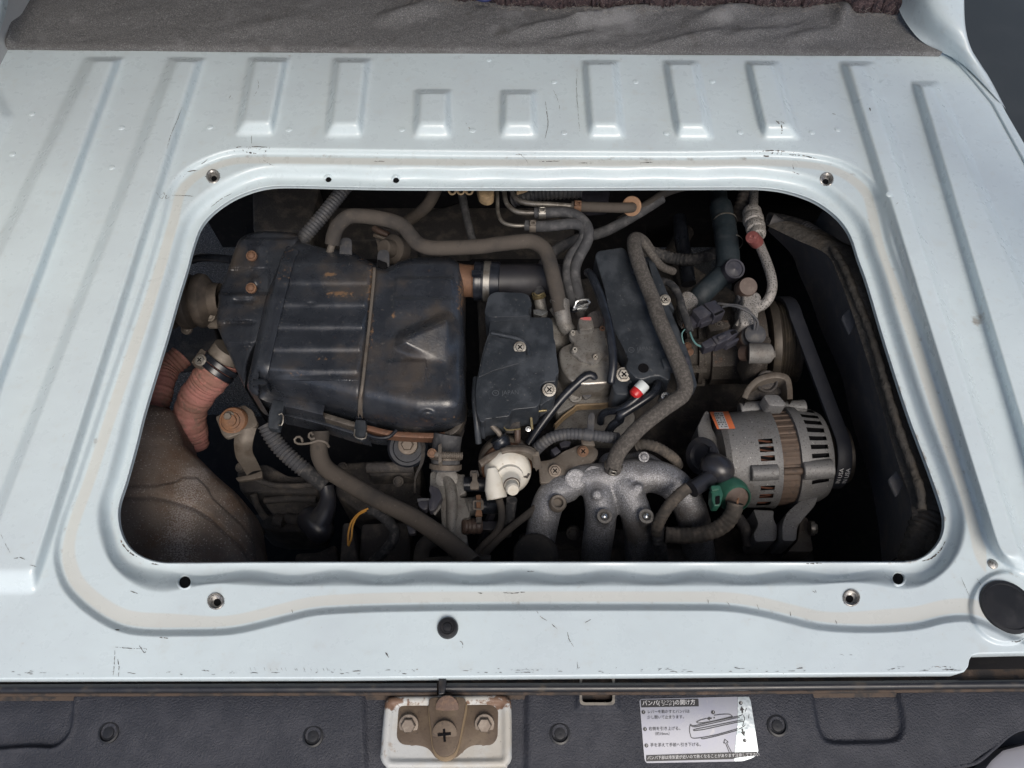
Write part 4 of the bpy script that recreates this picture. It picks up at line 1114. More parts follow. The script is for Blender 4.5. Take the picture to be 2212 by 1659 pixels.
# ------------------------------------------------------------------ bracket with rusty bushing
mb = thing('mount_bracket', 'bent grey steel bracket held by an orange rusted bushing bolt', 'bracket', (510, 940, -.2))
slab('bracket_plate', rnd(C1([(560, 1350), (760, 1260), (900, 1210), (1000, 1280), (1060, 1430), (1010, 1480), (900, 1530), (690, 1600), (640, 1560)]), 5), -.165, .006, MAT['bracket_steel'], mb, bevel=.0015)
ruled('bracket_leg', D3([(1170, 330, -.170), (1160, 430, -.176), (1180, 560, -.19), (1230, 640, -.205), (1290, 745, -.225)]), D3([(1385, 270, -.168), (1350, 400, -.174), (1345, 500, -.188), (1390, 600, -.204), (1435, 690, -.225)]), MAT['bracket_steel'], mb, bow=.006, smooth=80)
slab('bracket_foot', rnd(D3([(1170, 760), (1330, 730), (1440, 690), (1440, 760), (1200, 800)]), 4), -.222, .005, MAT['bracket_steel'], mb)
o = P(*C1([(760, 1400, -.160)])[0])
lathe('rubber_bushing', o, TOCAM, [(r_ * .66, h_) for r_, h_ in ((.0275, -.012), (.0275, -.002), (.025, .001), (.021, .002), (.0205, .0005), (.0165, .0015), (.0160, .004), (.0115, .005), (.011, .008), (0, .008))], MAT['rust_orange'], mb, n=36)
bolt(mb, C1([(722, 1350, -.154)])[0], 8, MAT['bracket_steel'], 'hex', h=1.3)
slab('bracket_tab', rnd(D3([(1045, 330), (1080, 300), (1190, 310), (1180, 340), (1075, 362)]), 3), -.172, .004, MAT['bracket_steel'], mb)

# ------------------------------------------------------------------ air cleaner
ac = thing('air_cleaner', 'large blue black steel air cleaner box with rust stains and pressed ribs', 'air cleaner', (740, 730, -.1))
ZA = -.075
side_o = cr(A1([(1050, 660), (1250, 640), (1550, 665), (1640, 720), (1560, 900), (1400, 1500), (1290, 1750)]) + C1([(980, 600), (900, 960), (905, 1010), (830, 860), (720, 620), (620, 390), (575, 200), (600, 0)]) + A1([(640, 1400), (760, 1100), (850, 830), (920, 720)]), 5, True)
def sidef(X, Y, d):
    h = -.005 * sm((Y - 578) / 5) * sm((586 - X) / 8) * sm((640 - Y) / 10) - .004 * sm((518 - Y) / 4) - .005 * np.exp(-(((X - 527) / 24) ** 4 + ((Y - 649) / 5) ** 2))
    h = h - .010 * sm((Y - 690) / 14) * sm((560 - X) / 40) * .6 - .006 * sm((Y - 740) / 8) - .00012 * np.clip(530 - X, 0, 80)
    h = h - .005 * np.exp(-(((X - 515) / 34) ** 4 + ((Y - 697) / 4) ** 2)) + .0055 * np.exp(-((X - 550) ** 2 + (Y - 605) ** 2) / 110.) + .003 * np.exp(-((X - 558) ** 2 + (Y - 535) ** 2) / 130.)
    return h
relief('inlet_housing', side_o, ZA - .012, sidef, .10, MAT['airbox_metal'], ac, edge=9, eh=.006, step=4, rings=50, center=(545, 680))
lid_o = cr(A1([(1560, 745), (1640, 770), (1750, 800), (1950, 850)]) + A2([(130, 860), (300, 875), (430, 905), (560, 975), (680, 1040), (740, 1085), (800, 1110), (880, 1090), (1000, 1020), (1160, 975), (1400, 960), (1620, 960), (1720, 1010), (1790, 1080), (1810, 1250), (1805, 1659)])
            + C2([(1700, 250), (1715, 500), (1705, 800), (1720, 1050), (1700, 1240), (1650, 1400), (1540, 1480), (1300, 1500), (1000, 1490), (780, 1430), (500, 1360), (150, 1260), (-60, 1210)]) + C1([(1420, 1180), (1220, 1130), (1060, 1120), (960, 1060), (935, 950), (990, 690), (1110, 150), (1160, -60)]) + A1([(1370, 1100), (1460, 850)]), 5, True)
tri = np.array(C2([(890, 480), (900, 400), (1000, 320), (1480, 120), (1560, 140), (1640, 260), (1640, 500), (1590, 780), (1540, 860), (1400, 800), (930, 590)]))
tri = cr(tri, 4, True)
def lidf(X, Y, d):
    sh = X.shape
    seam = np.interp(Y, [560, 590, 700, 800, 940], [812, 808, 796, 784, 772])
    left = sm((seam - 6 - X) / 10) * sm((X - 606 + (Y - 560) * .13) / 8)
    ph = (Y - 572) / 48.0
    fr = ph - np.floor(ph)
    w = np.where((ph > 0) & (ph < 5.2), np.clip(fr / .62, 0, 1) * (1 - sm((fr - .68) / .32)), 0)
    h = .0030 * left * w
    rgt = sm((X - seam - 44) / 8) * sm((985 - X) / 12)
    w2 = np.interp(Y, [596, 604, 640, 648, 690], [0, 1, .2, 1, 0]) + np.interp(Y, [775, 782, 826, 836], [0, .9, .3, 0]) * (X < 920)
    h = h + .0030 * rgt * w2
    dt = sd_poly(X, Y, tri).reshape(sh)
    tt = np.clip(((X - 850) * .43 + (Y - 735) * .90) / 105, 0, 1)
    h = h + sm((dt + 3) / 30) * (.026 * (1 - tt) - .006)
    # the body rolls away towards the rear and the ends
    yb = np.interp(X, [540, 620, 780, 900, 1000], [850, 872, 910, 935, 935])
    q = np.clip((Y - (yb - 85)) / 85, 0, 1.2)
    h = h - .060 * q ** 2.2 * (X > 560)
    h = h - .012 * sm((575 - Y) / 40) - .010 * np.clip((X - 955) / 50, 0, 1) ** 2
    h = h - .004 * np.exp(-((X - seam) / 5) ** 2)
    h = h - .0055 * np.exp(-((np.hypot(X - 922, (Y - 898) * 1.4) / 16) ** 4)) * -1
    h = h - .0018 * np.exp(-((X - 672) / 9) ** 2 - ((Y - 655) / 3) ** 2)
    return h
lid = relief('lid', lid_o, ZA, lidf, .05, MAT['airbox_metal'], ac, edge=16, eh=.010, step=4, rings=90, center=(775, 740))
zlid = lambda a, b: float(lidf(np.array([[a]]), np.array([[b]]), None)[0, 0])
def rust_attr(ob, fn, root):
    co = np.array([v.co[:] for v in ob.data.vertices]) + np.array(root.location)
    t_ = CAM_H - co[:, 2]; dep = co[:, 1] * CP + t_ * SP
    x = CX + FPX * co[:, 0] / dep; y = CY - FPX * (co[:, 1] * SP - t_ * CP) / dep
    at = ob.data.attributes.new('rust', 'FLOAT', 'POINT')
    at.data.foreach_set('value', np.clip(fn(x, y), 0, 1.3).astype(np.float32))
rust_attr(lid, lambda x, y: .9 * np.exp(-((x - 735) / 45) ** 2 - ((y - 635) / 10) ** 2) + 1.0 * np.exp(-((x - 712) / 24) ** 2 - ((y - 593) / 7) ** 2) + .7 * np.exp(-((x - 800) / 10) ** 2) * (y < 760)
          + .8 * np.exp(-((x - 1000) / 26) ** 2) * np.exp(-((y - 640) / 60) ** 2) + .9 * np.exp(-((x - 850) / 7) ** 2 - ((y - 684) / 12) ** 2) + .6 * np.exp(-((x - 640) / 26) ** 2 - ((y - 808) / 10) ** 2) + .6 * np.exp(-((x - 700) / 40) ** 2 - ((y - 775) / 7) ** 2) + .5 * np.exp(-((y - 905) / 12) ** 2), ac)
fl = [(632, 536), (620, 565), (609, 605), (595, 665), (580, 730), (567, 790), (559, 826), (565, 844), (585, 856), (640, 868), (700, 882)]
def strip3(name, pts, w, z, th, mat, par, dz=None, n=60, **kw):
    q = resample(cr(np.array([p[:2] for p in pts], float), 8), n=n)
    T = np.gradient(q, axis=0); T /= np.linalg.norm(T, axis=1)[:, None]
    Nn = np.stack([-T[:, 1], T[:, 0]], 1)
    zz = np.full(n, z) if dz is None else z + np.array([dz(a, b) for a, b in q])
    rows = []
    for off, dn in ((w / 2 + 1, -th), (w / 2, -.0006), (w / 2 - 1.5, 0), (-w / 2 + 1.5, 0), (-w / 2, -.0006), (-w / 2 - 1, -th)):
        a = q + Nn * off
        p = Pn(a[:, 0], a[:, 1], zz); p[:, 2] += dn; rows.append(p)
    return mk(name, np.concatenate(rows), gridfaces(6, n), mat, par, smooth=50, **kw)
fo = strip3('lid_flange', fl, 28, ZA + .006, .02, MAT['airbox_metal'], ac, dz=lambda a, b: zlid(a, b) - .001)
rust_attr(fo, lambda x, y: .8 * np.exp(-((x - (628 - (y - 540) * .235)) / 8) ** 2) + .35 * (np.abs(y - 575) < 45), ac)
sm_o = strip3('seam_strip', [(808, 578), (806, 610), (798, 690), (789, 770), (782, 830), (777, 862), (775, 895)], 6, ZA + .0035, .012, MAT['bracket_steel'], ac, dz=lambda a, b: zlid(a, b) + .002)
def lowz(x): return -.140
lf = [(588, 872, 0), (640, 882, 0), (700, 897, 0), (760, 915, 0), (800, 925, 0), (850, 936, 0), (920, 940, 0), (960, 938, 0), (985, 925, 0), (998, 900, 0), (1002, 870, 0)]
fl2 = strip3('lower_flange', lf, 11, -.128, .012, M('flange_metal', (.085, .075, .066), .55, metal=.3, layers=[((.14, .125, .11), 60, .45, .7, .7), ((.04, .035, .032), 200, .55, .7, .7)], attrs=[('rust', (.16, .085, .055), .55, 120, .95, 1.15)], bump=[(200, .001)]), ac, n=80)
rust_attr(fl2, lambda x, y: .9 * (x > 790) * (x < 960) + .35, ac)
strip3('base_rim', [(q[0] - 2, q[1] + 14) for q in lf[:5]], 12, -.146, .025, MAT['airbox_metal'], ac, n=80)
slab('base_shell', rnd([(570, 860), (700, 880), (800, 910), (990, 910), (1000, 700), (985, 590), (620, 540), (500, 640), (500, 760)], 20), -.135, .07, MAT['airbox_metal'], ac, bevel=.004)
def clip_(pts, z):
    c = slab('spring_clip', rnd(pts, 4), z, .010, MAT['cover_plastic'], ac, bevel=.002)
    return c
clip_(C1([(1230, 1150), (1370, 1170), (1350, 1300), (1300, 1500), (1170, 1480), (1190, 1300)]), -.118)
clip_(C2([(440, 1380), (560, 1390), (565, 1560), (510, 1610), (440, 1590), (420, 1500)]), -.122)
tube('clip_wire', C1([(1300, 1330, -.112), (1350, 1320, -.112), (1345, 1440, -.116), (1300, 1450, -.118)]), 2, MAT['steel_zinc'], ac, n=8)
tube('clip_wire', C2([(435, 1500, -.118), (430, 1580, -.118), (500, 1612, -.118), (560, 1600, -.118), (570, 1540, -.118)]), 1.8, MAT['steel_zinc'], ac, n=8)
tube('clip_bar', C2([(570, 1560, -.128), (700, 1600, -.128), (830, 1590, -.128), (920, 1510, -.128)]), 4, MAT['hose_black'], ac, n=8)
for q in A1([(1045, 945), (1040, 1345)]):
    bolt(ac, (*q, ZA - .004), 8.5, MAT['rust_brown'], 'domephil' if False else 'dome', washer=1.35, h=.9)
for q, z in ((A2([(360, 800)])[0], -.085), (A2([(825, 950)])[0], -.088)):
    x, y = q
    slab('hanger_tab', rnd([(x - 14, y - 14, 12), (x + 11, y - 14, 12), (x + 11, y + 22, 1), (x - 16, y + 22, 1)], 11), z, .002, MAT['conduit_grey'], ac, bevel=.0004)
slab('tab_catch', rnd(A2([(740, 985), (860, 1030), (855, 1085), (800, 1110), (735, 1060)]), 3), -.082, .004, MAT['void_shade'], ac)
# dark hanger behind the lid
hb = thing('hanger_bracket', 'dark steel hanger with a round rubber stub behind the air cleaner notch', 'bracket', (830, 520, -.14))
slab('hanger_plate', rnd(A2([(690, 590), (740, 575), (1000, 640), (1090, 760), (1110, 980), (900, 1000), (760, 900), (710, 700)]), 6), -.150, .006, MAT['block_dark'], hb, bevel=.0015)
tube('hanger_fold', A2([(700, 690, -.142), (850, 740, -.140), (1010, 775, -.142)]), 4, MAT['bracket_steel'], hb, n=8)
tube('hanger_lip', A2([(700, 600, -.146), (760, 640, -.146), (880, 690, -.148)]), 7, MAT['sensor_brown'], hb, n=10)
o_ = P(*A2([(900, 860, -.130)])[0])
lathe('rubber_stub', o_, Vector((-.5, -.45, .7)), [(.021, -.02), (.021, -.004), (.019, -.002), (.0125, -.001), (.012, .014), (.010, .016), (0, .016)], MAT['hose_dusty'], hb, n=28)
# outlet neck with its steel band
w0 = P(988, 606, -.105); w1 = P(1060, 609, -.105); axn = (w1 - w0).normalized(); rn = 41 * px(1030, 608, -.105)
lathe('outlet_neck', w0 - axn * .01, axn, [(rn * .98, 0), (rn * .86, .018), (rn * .84, .03), (rn * .88, .031), (rn * .88, .04)], MAT['rust_brown'], ac, n=36)
rust_pt = None

# intake duct
idt = thing('intake_duct', 'smooth black rubber intake duct right of the air cleaner', 'duct', (1100, 605, -.12))
lathe('duct_cuff', w0 + axn * .022, axn, [(rn * .9, 0), (rn * 1.02, .001), (rn * 1.04, .006), (rn * 1.0, .008), (rn * 1.0, .011), (rn * 1.05, .012), (rn * 1.05, .034), (rn * .99, .035)], MAT['hose_black'], idt, n=40)
lathe('clamp_band', w0 + axn * .0355, axn, [(rn * 1.05, 0), (rn * 1.085, .0005), (rn * 1.085, .0085), (rn * 1.05, .009)], MAT['steel_zinc'], idt, n=40)
M('duct_rubber', (.017, .017, .021), .5, layers=[((.035, .034, .038), 40, .45, .7, .7)])
tube('duct_tube', [(1052, 609, -.105), (1090, 608, -.108), (1150, 606, -.115), (1230, 604, -.13)], 38, MAT['duct_rubber'], idt, n=36, rfun=lambda t: 1 - .12 * t)
slab('clamp_screw', rnd([(1018, 583), (1040, 583), (1040, 592), (1018, 592)], 2), -.068, .006, MAT['hose_black'], idt)

# inlet bellows at the left edge
bel = thing('inlet_bellows', 'brown dusty rubber inlet bellows entering the air cleaner on the left', 'duct', (425, 645, -.12))
W0 = P(478, 648, -.125); W1 = P(372, 652, -.125); ab = (W1 - W0).normalized(); rb = 58 * px(425, 650, -.125)
pf = [(rb * .62, 0), (rb * .66, .012), (rb * .98, .020), (rb * 1.02, .026), (rb * .98, .031), (rb * .76, .034), (rb * .76, .036), (rb * 1.0, .040), (rb * 1.06, .047), (rb * 1.0, .053), (rb * .8, .057), (rb * .8, .06), (rb * 1.0, .066), (rb * 1.0, .075), (rb * .8, .085)]
lathe('bellows', W0, ab, [(r * 1.0, h * 1.0) for r, h in pf], M('bellows_rubber', (.036, .029, .023), .75, layers=[((.095, .075, .058), 30, .4, .66, .8)], bump=[(300, .0004)]), bel, n=40)
bolt(bel, C1([(500, 180, -.13)])[0], 8, MAT['bracket_steel'], 'dome')
bolt(bel, C1([(225, 330, -.15)])[0], 8, MAT['bracket_steel'], 'dome')
slab('bellows_tab', rnd(C1([(455, 180), (580, 190), (590, 300), (460, 300)]), 6), -.14, .005, MAT['bracket_steel'], bel)
tube('vent_tube', A1([(300, 1000, -.15), (420, 970, -.14), (600, 975, -.13), (800, 995, -.12)]), 9, MAT['hose_black'], None, label='short black tube crossing the grey asphalt gap at the left', cat='tube')

# ------------------------------------------------------------------ hoses over the top
bh = thing('breather_hose', 'long dusty brown hose looping from the air cleaner to the throttle body', 'hose', (950, 510, -.07))
tube('hose', A2([(180, 810, -.078), (200, 690, -.070), (260, 560, -.064), (390, 460, -.060), (560, 455, -.060), (760, 480, -.060), (930, 520, -.062), (1060, 580, -.064), (1150, 690, -.068), (1240, 790, -.072), (1400, 845, -.073), (1700, 845, -.072), (2050, 828, -.070)]) + A3([(330, 805, -.068), (600, 775, -.066), (780, 768, -.066), (920, 840, -.066), (990, 960, -.068), (1040, 1150, -.072), (1090, 1350, -.078), (1125, 1520, -.085), (1150, 1640, -.09)]), 16.2, MAT['hose_dusty'], bh, n=20, wob=.006, step=.003)
tube('spigot', A2([(180, 800, -.079), (165, 850, -.084), (150, 900, -.09)]), 8, MAT['bracket_steel'], bh)
tube('coil_pipe', A3([(1090, 1560, -.088), (1150, 1500, -.086), (1160, 1620, -.09), (1190, 1800, -.1)]), 17.5, MAT['alu_cast'], bh, n=18)

def clamp(par, at, axis, r, mat, w=.006, ear=True, up=TOCAM):
    o = P(*at); R_ = r * px(*at); a = Vector(axis).normalized()
    c = lathe('clamp_band', o - a * w / 2, a, [(R_, 0), (R_ * 1.09, .0004), (R_ * 1.09, w - .0004), (R_, w)], mat, par, n=28)
    if ear:
        n = (up - a * up.dot(a)).normalized(); s = a.cross(n)
        b = o + n * (R_ * 1.05)
        pts = [b - s * R_ * .3, b - s * R_ * .34 + n * R_ * .55, b + s * R_ * .34 + n * R_ * .55, b + s * R_ * .3]
        W_ = resample(cr(np.array(pts), 6), step=.001)
        g = [tube_geo(W_ + np.array(a * w * .35), .0009, 6), tube_geo(W_ - np.array(a * w * .35), .0009, 6), tube_geo(np.array([pts[1] + a * w * .35, pts[1] - a * w * .35]), .0009, 6), tube_geo(np.array([pts[2] + a * w * .35, pts[2] - a * w * .35]), .0009, 6)]
        V, F_ = join(g); mk('clamp_ear', V, F_, mat, c, smooth=60)
    return c

def dirpx(a, b, z): return (P(b[0], b[1], z) - P(a[0], a[1], z)).normalized()

fh1 = thing('lower_fuel_line', 'bent steel line into a grey hose, lowest of the three', 'fuel line', (1200, 500, -.1))
tube('steel_line', A3([(355, 60, -.09), (362, 250, -.088), (372, 420, -.086), (430, 530, -.084), (560, 570, -.083), (720, 572, -.083)]), 4.2, MAT['steel_pipe'], fh1, n=12)
tube('hose', A3([(705, 570, -.083), (900, 582, -.082), (1100, 568, -.080), (1300, 548, -.079), (1420, 590, -.080), (1440, 700, -.083), (1370, 830, -.088), (1270, 960, -.094), (1230, 1130, -.10), (1250, 1320, -.105), (1300, 1500, -.11), (1330, 1620, -.115)]), 12, MAT['hose_grey'], fh1, n=16)
clamp(fh1, A3([(800, 577, -.083)])[0], dirpx((0, 0), (1, .02), -.08), 12.6, MAT['bracket_steel'], .009)
fh2 = thing('middle_fuel_line', 'bent steel line into a grey hose, middle of the three', 'fuel line', (1200, 470, -.1))
tube('steel_line', A3([(455, 60, -.092), (450, 180, -.090), (480, 300, -.088), (580, 390, -.086), (700, 412, -.085), (840, 412, -.084)]), 5.4, MAT['steel_pipe'], fh2, n=12)
tube('hose', A3([(825, 412, -.084), (1000, 408, -.082), (1180, 405, -.080), (1330, 440, -.078), (1440, 530, -.077), (1490, 640, -.078), (1470, 780, -.082), (1390, 930, -.088), (1330, 1080, -.094), (1330, 1250, -.10), (1365, 1420, -.105), (1390, 1560, -.11)]), 12, MAT['hose_grey'], fh2, n=16)
clamp(fh2, A3([(915, 412, -.083)])[0], dirpx((0, 0), (1, 0), -.08), 12.6, MAT['steel_zinc'], .010)
fh3 = thing('upper_fuel_line', 'bent steel line into a short dark hose, uppermost, ending at the tan grommet', 'fuel line', (1250, 440, -.1))
tube('steel_line', A3([(550, 60, -.095), (560, 180, -.093), (640, 265, -.090), (780, 300, -.088), (1000, 310, -.086), (1300, 332, -.084)]), 6, MAT['steel_pipe'], fh3, n=12)
tube('hose', A3([(1280, 330, -.084), (1500, 340, -.083), (1750, 348, -.082), (1960, 350, -.082), (2050, 345, -.09)]), 11, MAT['hose_dusty'], fh3, n=16)
clamp(fh3, A3([(1355, 332, -.083)])[0], dirpx((0, 0), (1, .03), -.08), 11.6, MAT['rust_brown'], .010)
go = P(*A3([(2025, 330, -.088)])[0]); ga = Vector((-.5, -.62, .6)).normalized()
rg = 21.5 * px(*A3([(2025, 330, -.088)])[0])
gr = thing('grommet', 'round tan rubber grommet where the short dark hose passes through', 'grommet', go)
lathe('disc', go, ga, [(rg * .35, .0006), (rg * .42, .001), (rg * .94, .0016), (rg, .0008), (rg, -.002), (rg * .5, -.004)], MAT['grommet_tan'], gr, n=40)
# row of tan connectors peeping under the floor edge
cn = thing('connector_row', 'row of tan plastic connector pins peeping below the floor edge', 'connector', (1010, 405, -.06))
for x in (1650, 1755, 1860):
    lathe('pin_ring', P(*A2([(x + 20, 140, -.055)])[0]), (0, -.7, .7), [(.003, 0), (.0058, .001), (.0058, .004), (.004, .005), (.003, .003)], MAT['plastic_tan'], cn, n=16)
slab('connector_body', rnd(A2([(1960, 60), (2190, 60), (2180, 190), (2130, 225), (2070, 225), (2000, 190)]), 6), -.058, .015, MAT['plastic_tan'], cn, bevel=.002)
slab('connector_tab', rnd(A3([(590, 60), (760, 60), (740, 125), (600, 170)]), 3), -.07, .004, MAT['plastic_tan'], cn)
tube('wiring_conduit', A3([(560, 260, -.16), (700, 210, -.15), (900, 175, -.145), (1150, 160, -.14), (1400, 150, -.14)]), 14, MAT['conduit_grey'], None, cor=(.0062, .09), n=18, label='dark ribbed conduit behind the steel lines under the floor edge', cat='conduit')
slab('wiring_plug', rnd(A3([(1400, 130), (1560, 150), (1760, 140), (1740, 260), (1500, 280), (1400, 230)]), 5), -.16, .03, MAT['connector_black'], None, label='dark plug beside the ribbed conduit under the floor edge', cat='connector')
# ------------------------------------------------------------------ black covers marked JAPAN
def emboss(par, ctr, size, z, ang, mat, dz=0):
    x, y = ctr
    g = [text_geo('JAPAN', x + size * 1.75, y + math.sin(ang) * size * 1.75, size, z, ang, .0006, 'CENTER', .95)]
    a = np.linspace(0, 2 * math.pi, 25)
    g.append(ribbon_geo(np.stack([x - size * .62 + size * .5 * np.cos(a), y + size * .42 * np.sin(a)], 1), size * .1, z, .0006))
    g.append(ribbon_geo(np.array([(x - size * .88, y - size * .12), (x - size * .40, y - size * .14), (x - size * .80, y + size * .16), (x - size * .36, y + size * .12)]), size * .1, z, .0006))
    V, F_ = join(g)
    return mk('moulded_lettering', V, F_, mat, par, smooth=0, label='moulded JAPAN mark', kind='stuff')
M('lettering_plastic', (.075, .083, .095), .5)

cvl = thing('throttle_cover', 'black plastic cover left of the throttle body, marked JAPAN', 'cover', (1120, 770, -.09))
ZC = -.085
up_o = rnd(A3([(200, 1660), (250, 1440, 10), (330, 1395, 8), (680, 1405, 8), (760, 1440, 10), (790, 1560, 4), (750, 1600, 4), (745, 1680, 3)]) + C3([(735, 175), (250, 190)]), 5)
slab('upper_box', up_o, ZC + .010, .05, MAT['cover_plastic'], cvl, bevel=.004, seg=3)
main_o = rnd(C3([(260, 210, 8), (290, 175, 6), (700, 170, 4), (740, 190, 4), (950, 190, 8), (985, 230, 6), (1000, 440, 4), (1015, 470, 2), (1030, 640, 4), (1060, 830, 4), (1020, 880, 6), (1020, 940, 2), (880, 950, 10), (835, 1020, 10), (860, 1110, 8), (820, 1240, 10), (510, 1270, 10), (485, 1345, 6), (300, 1365, 4), (200, 1380, 3), (180, 1420, 6), (140, 1410, 4), (95, 1300, 6), (85, 1050, 4), (110, 880, 6), (180, 560, 6), (240, 380, 6)]), 5)
slab('main_cover', main_o, ZC, .045, MAT['cover_plastic'], cvl, bevel=.0035, seg=3)
step_o = rnd(C3([(250, 410, 3), (480, 440, 6), (640, 490, 8), (690, 560, 10), (700, 660, 12), (620, 720, 10), (300, 810, 4), (120, 890, 2), (190, 600, 2)]), 6)
slab('step_panel', step_o, ZC + .0022, .003, MAT['cover_plastic'], cvl, bevel=.0012)
tube('cover_ridge', C3([(270, 375, ZC + .002), (450, 410, ZC + .003), (620, 460, ZC + .004), (690, 530, ZC + .003), (705, 640, ZC + .002)]), 4.5, MAT['cover_plastic'], cvl, n=10)
slab('screw_boss', rnd(C3([(845, 1010), (880, 950), (1010, 945), (1030, 1040), (1000, 1130), (900, 1180), (830, 1240)]), 8), ZC - .006, .03, MAT['cover_plastic'], cvl, bevel=.002)
bolt(cvl, C3([(603, 545, ZC + .003)])[0], 9.5, MAT['steel_zinc'], 'hexphil')
bolt(cvl, C3([(945, 1040, ZC - .003)])[0], 10.5, MAT['steel_zinc'], 'hexphil')
emboss(cvl, C3([(365, 1078)])[0], 13.5, ZC, -.03, MAT['lettering_plastic'])
tube('cover_skirt', C3([(90, 900, -.10), (75, 1150, -.10), (100, 1420, -.11), (120, 1659, -.13)]), 7, MAT['cover_plastic'], cvl, n=10)

cvr = thing('hose_cover', 'long black plastic cover under the braided hose, marked JAPAN', 'cover', (1375, 690, -.09))
ZR = -.080
cr_o = rnd(A4([(-190, 930, 6), (-150, 880, 6), (150, 835, 4), (200, 870, 5), (280, 1080, 3), (330, 1180, 3), (480, 1600, 2)]) + C4([(540, 500, 3), (610, 700, 3), (690, 890, 5), (740, 1080, 4), (755, 1170, 5), (720, 1200, 4), (620, 1140, 8), (560, 1140, 8), (360, 1190, 8), (270, 1120, 10), (185, 1020, 10), (220, 930, 8), (205, 870, 6), (40, 560, 4), (0, 380, 2)]) + A4([(-60, 1400, 3)]), 4)
slab('main_cover', cr_o, ZR, .04, MAT['cover_plastic'], cvr, bevel=.003, seg=3)
bolt(cvr, C4([(165, 1125, -.092)])[0], 11.5, MAT['steel_zinc'], 'hexphil')
slab('screw_boss', rnd(C4([(60, 1130), (150, 1050), (240, 1090), (340, 1190), (220, 1240), (240, 1380), (60, 1370), (20, 1250)]), 9), -.094, .05, MAT['cover_plastic'], cvr, bevel=.003)
so = P(*C4([(412, 1045, ZR)])[0])
lathe('bore_shade', so + Vector((0, 0, .0007)), (0, 0, 1), [(.0064, -.0012), (.0064, .0002), (0, .0002)], MAT['void_shade'], cvr, n=24)  # flat dark disc in place of a shaded hole
emboss(cvr, C4([(305, 820)])[0], 12.5, ZR, -.10, MAT['lettering_plastic'])
for c in (A4([(330, 1080)])[0], C4([(730, 975)])[0]):
    slab('hose_clip', rnd([(c[0] - 16, c[1] - 8, 2), (c[0] + 4, c[1] - 14, 4), (c[0] + 14, c[1] - 2, 5), (c[0] + 12, c[1] + 12, 4), (c[0] - 10, c[1] + 10, 2)], 3), ZR + .006, .012, MAT['cover_plastic'], cvr, bevel=.001)
# rail to the right of the hose
rail = thing('fuel_rail_strip', 'narrow dark strip with a screw, right of the braided hose', 'strip', (1450, 700, -.11))
slab('strip_body', rnd(A4([(470, 1000, 5), (540, 1010, 5), (640, 1240, 3), (800, 1620, 3)]) + C4([(720, 260, 3), (900, 680, 3), (980, 880, 3), (1060, 1180, 5), (1080, 1270, 5), (1030, 1290, 5), (960, 1060, 3), (800, 640, 3), (560, 60, 3)]), 3), -.105, .02, MAT['cover_plastic'], rail, bevel=.002)
bolt(rail, A4([(680, 1495, -.103)])[0], 8.5, MAT['steel_zinc'], 'hexphil')
slab('strip_clip', rnd(C4([(900, 900), (960, 880), (995, 980), (945, 1040), (915, 990)]), 3), -.100, .008, MAT['connector_black'], rail)

# ------------------------------------------------------------------ braided hose over the right cover
brh = thing('braided_hose', 'thick dusty braided hose bending down to the intake manifold', 'hose', (1450, 760, -.07))
W_pts = A4([(480, 900, -.105), (400, 780, -.09), (310, 740, -.072), (300, 830, -.066), (340, 1000, -.064), (430, 1250, -.062), (530, 1500, -.060)]) + C4([(600, 420, -.058), (720, 700, -.058), (830, 950, -.060), (900, 1130, -.062), (930, 1260, -.064), (900, 1370, -.066), (800, 1450, -.070), (640, 1560, -.076)]) + D6([(1800, 180, -.082), (1650, 340, -.090), (1560, 460, -.098), (1520, 580, -.108), (1510, 640, -.115)])
tube('hose', W_pts, 17.5, MAT['hose_braid'], brh, n=20, step=.003, wob=.004)
mo = D6([(1515, 590, -.112)])[0]
clamp(brh, mo, P(*D6([(1560, 460, -.098)])[0]) - P(*mo), 18.5, MAT['steel_zinc'], .006)
tube('loop_back', A4([(370, 740, -.075), (440, 820, -.085), (540, 960, -.10), (640, 1080, -.12), (780, 1140, -.14)]), 9, MAT['hose_braid'], brh, n=12)

# ------------------------------------------------------------------ throttle body with its aluminium cap
tb = thing('throttle_unit', 'grey cast aluminium throttle body with a screwed-on cap', 'throttle body', (1265, 760, -.1))
slab('housing', rnd(C3([(1050, 580, 14), (1120, 510, 14), (1250, 480, 6), (1640, 420, 6), (1720, 600, 6), (1730, 900, 8), (1620, 960, 10), (1320, 980, 16), (1180, 930, 16), (1080, 780, 16)]), 8), -.105, .07, MAT['alu_clean'], tb, bevel=.010, seg=4)
slab('cap_plate', rnd(C3([(1175, 350, 6), (1240, 345, 4), (1590, 305, 6), (1610, 500, 4), (1650, 620, 6), (1560, 660, 6), (1530, 710, 6), (1450, 735, 8), (1400, 700, 10), (1310, 690, 8), (1260, 640, 10), (1200, 600, 8), (1200, 545, 8), (1245, 500, 10), (1180, 430, 8)]), 6), -.0985, .006, MAT['alu_cast'], tb, bevel=.0012)
for q in [(1220, 372), (1565, 322), (1243, 570), (1482, 655)]:
    bolt(tb, C3([(*q, -.097)])[0], 5.6, MAT['steel_zinc'] if q[0] != 1565 else MAT['rust_brown'], 'phillips', washer=1.1)
bolt(tb, C3([(1180, 985, -.135)])[0], 8, MAT['steel_zinc'], 'phillips')
slab('base_flange', rnd(C3([(1040, 900), (1180, 960), (1650, 940), (1900, 1000), (1860, 1180), (1250, 1215), (1040, 1330), (990, 1200)]), 8), -.145, .02, MAT['alu_cast'], tb, bevel=.002)
strip3('gasket_edge', C3([(1010, 1440), (1120, 1330), (1230, 1250), (1280, 1212), (1500, 1200), (1840, 1178)]), 3.5, -.143, .012, MAT['plastic_tan'], tb, n=50)
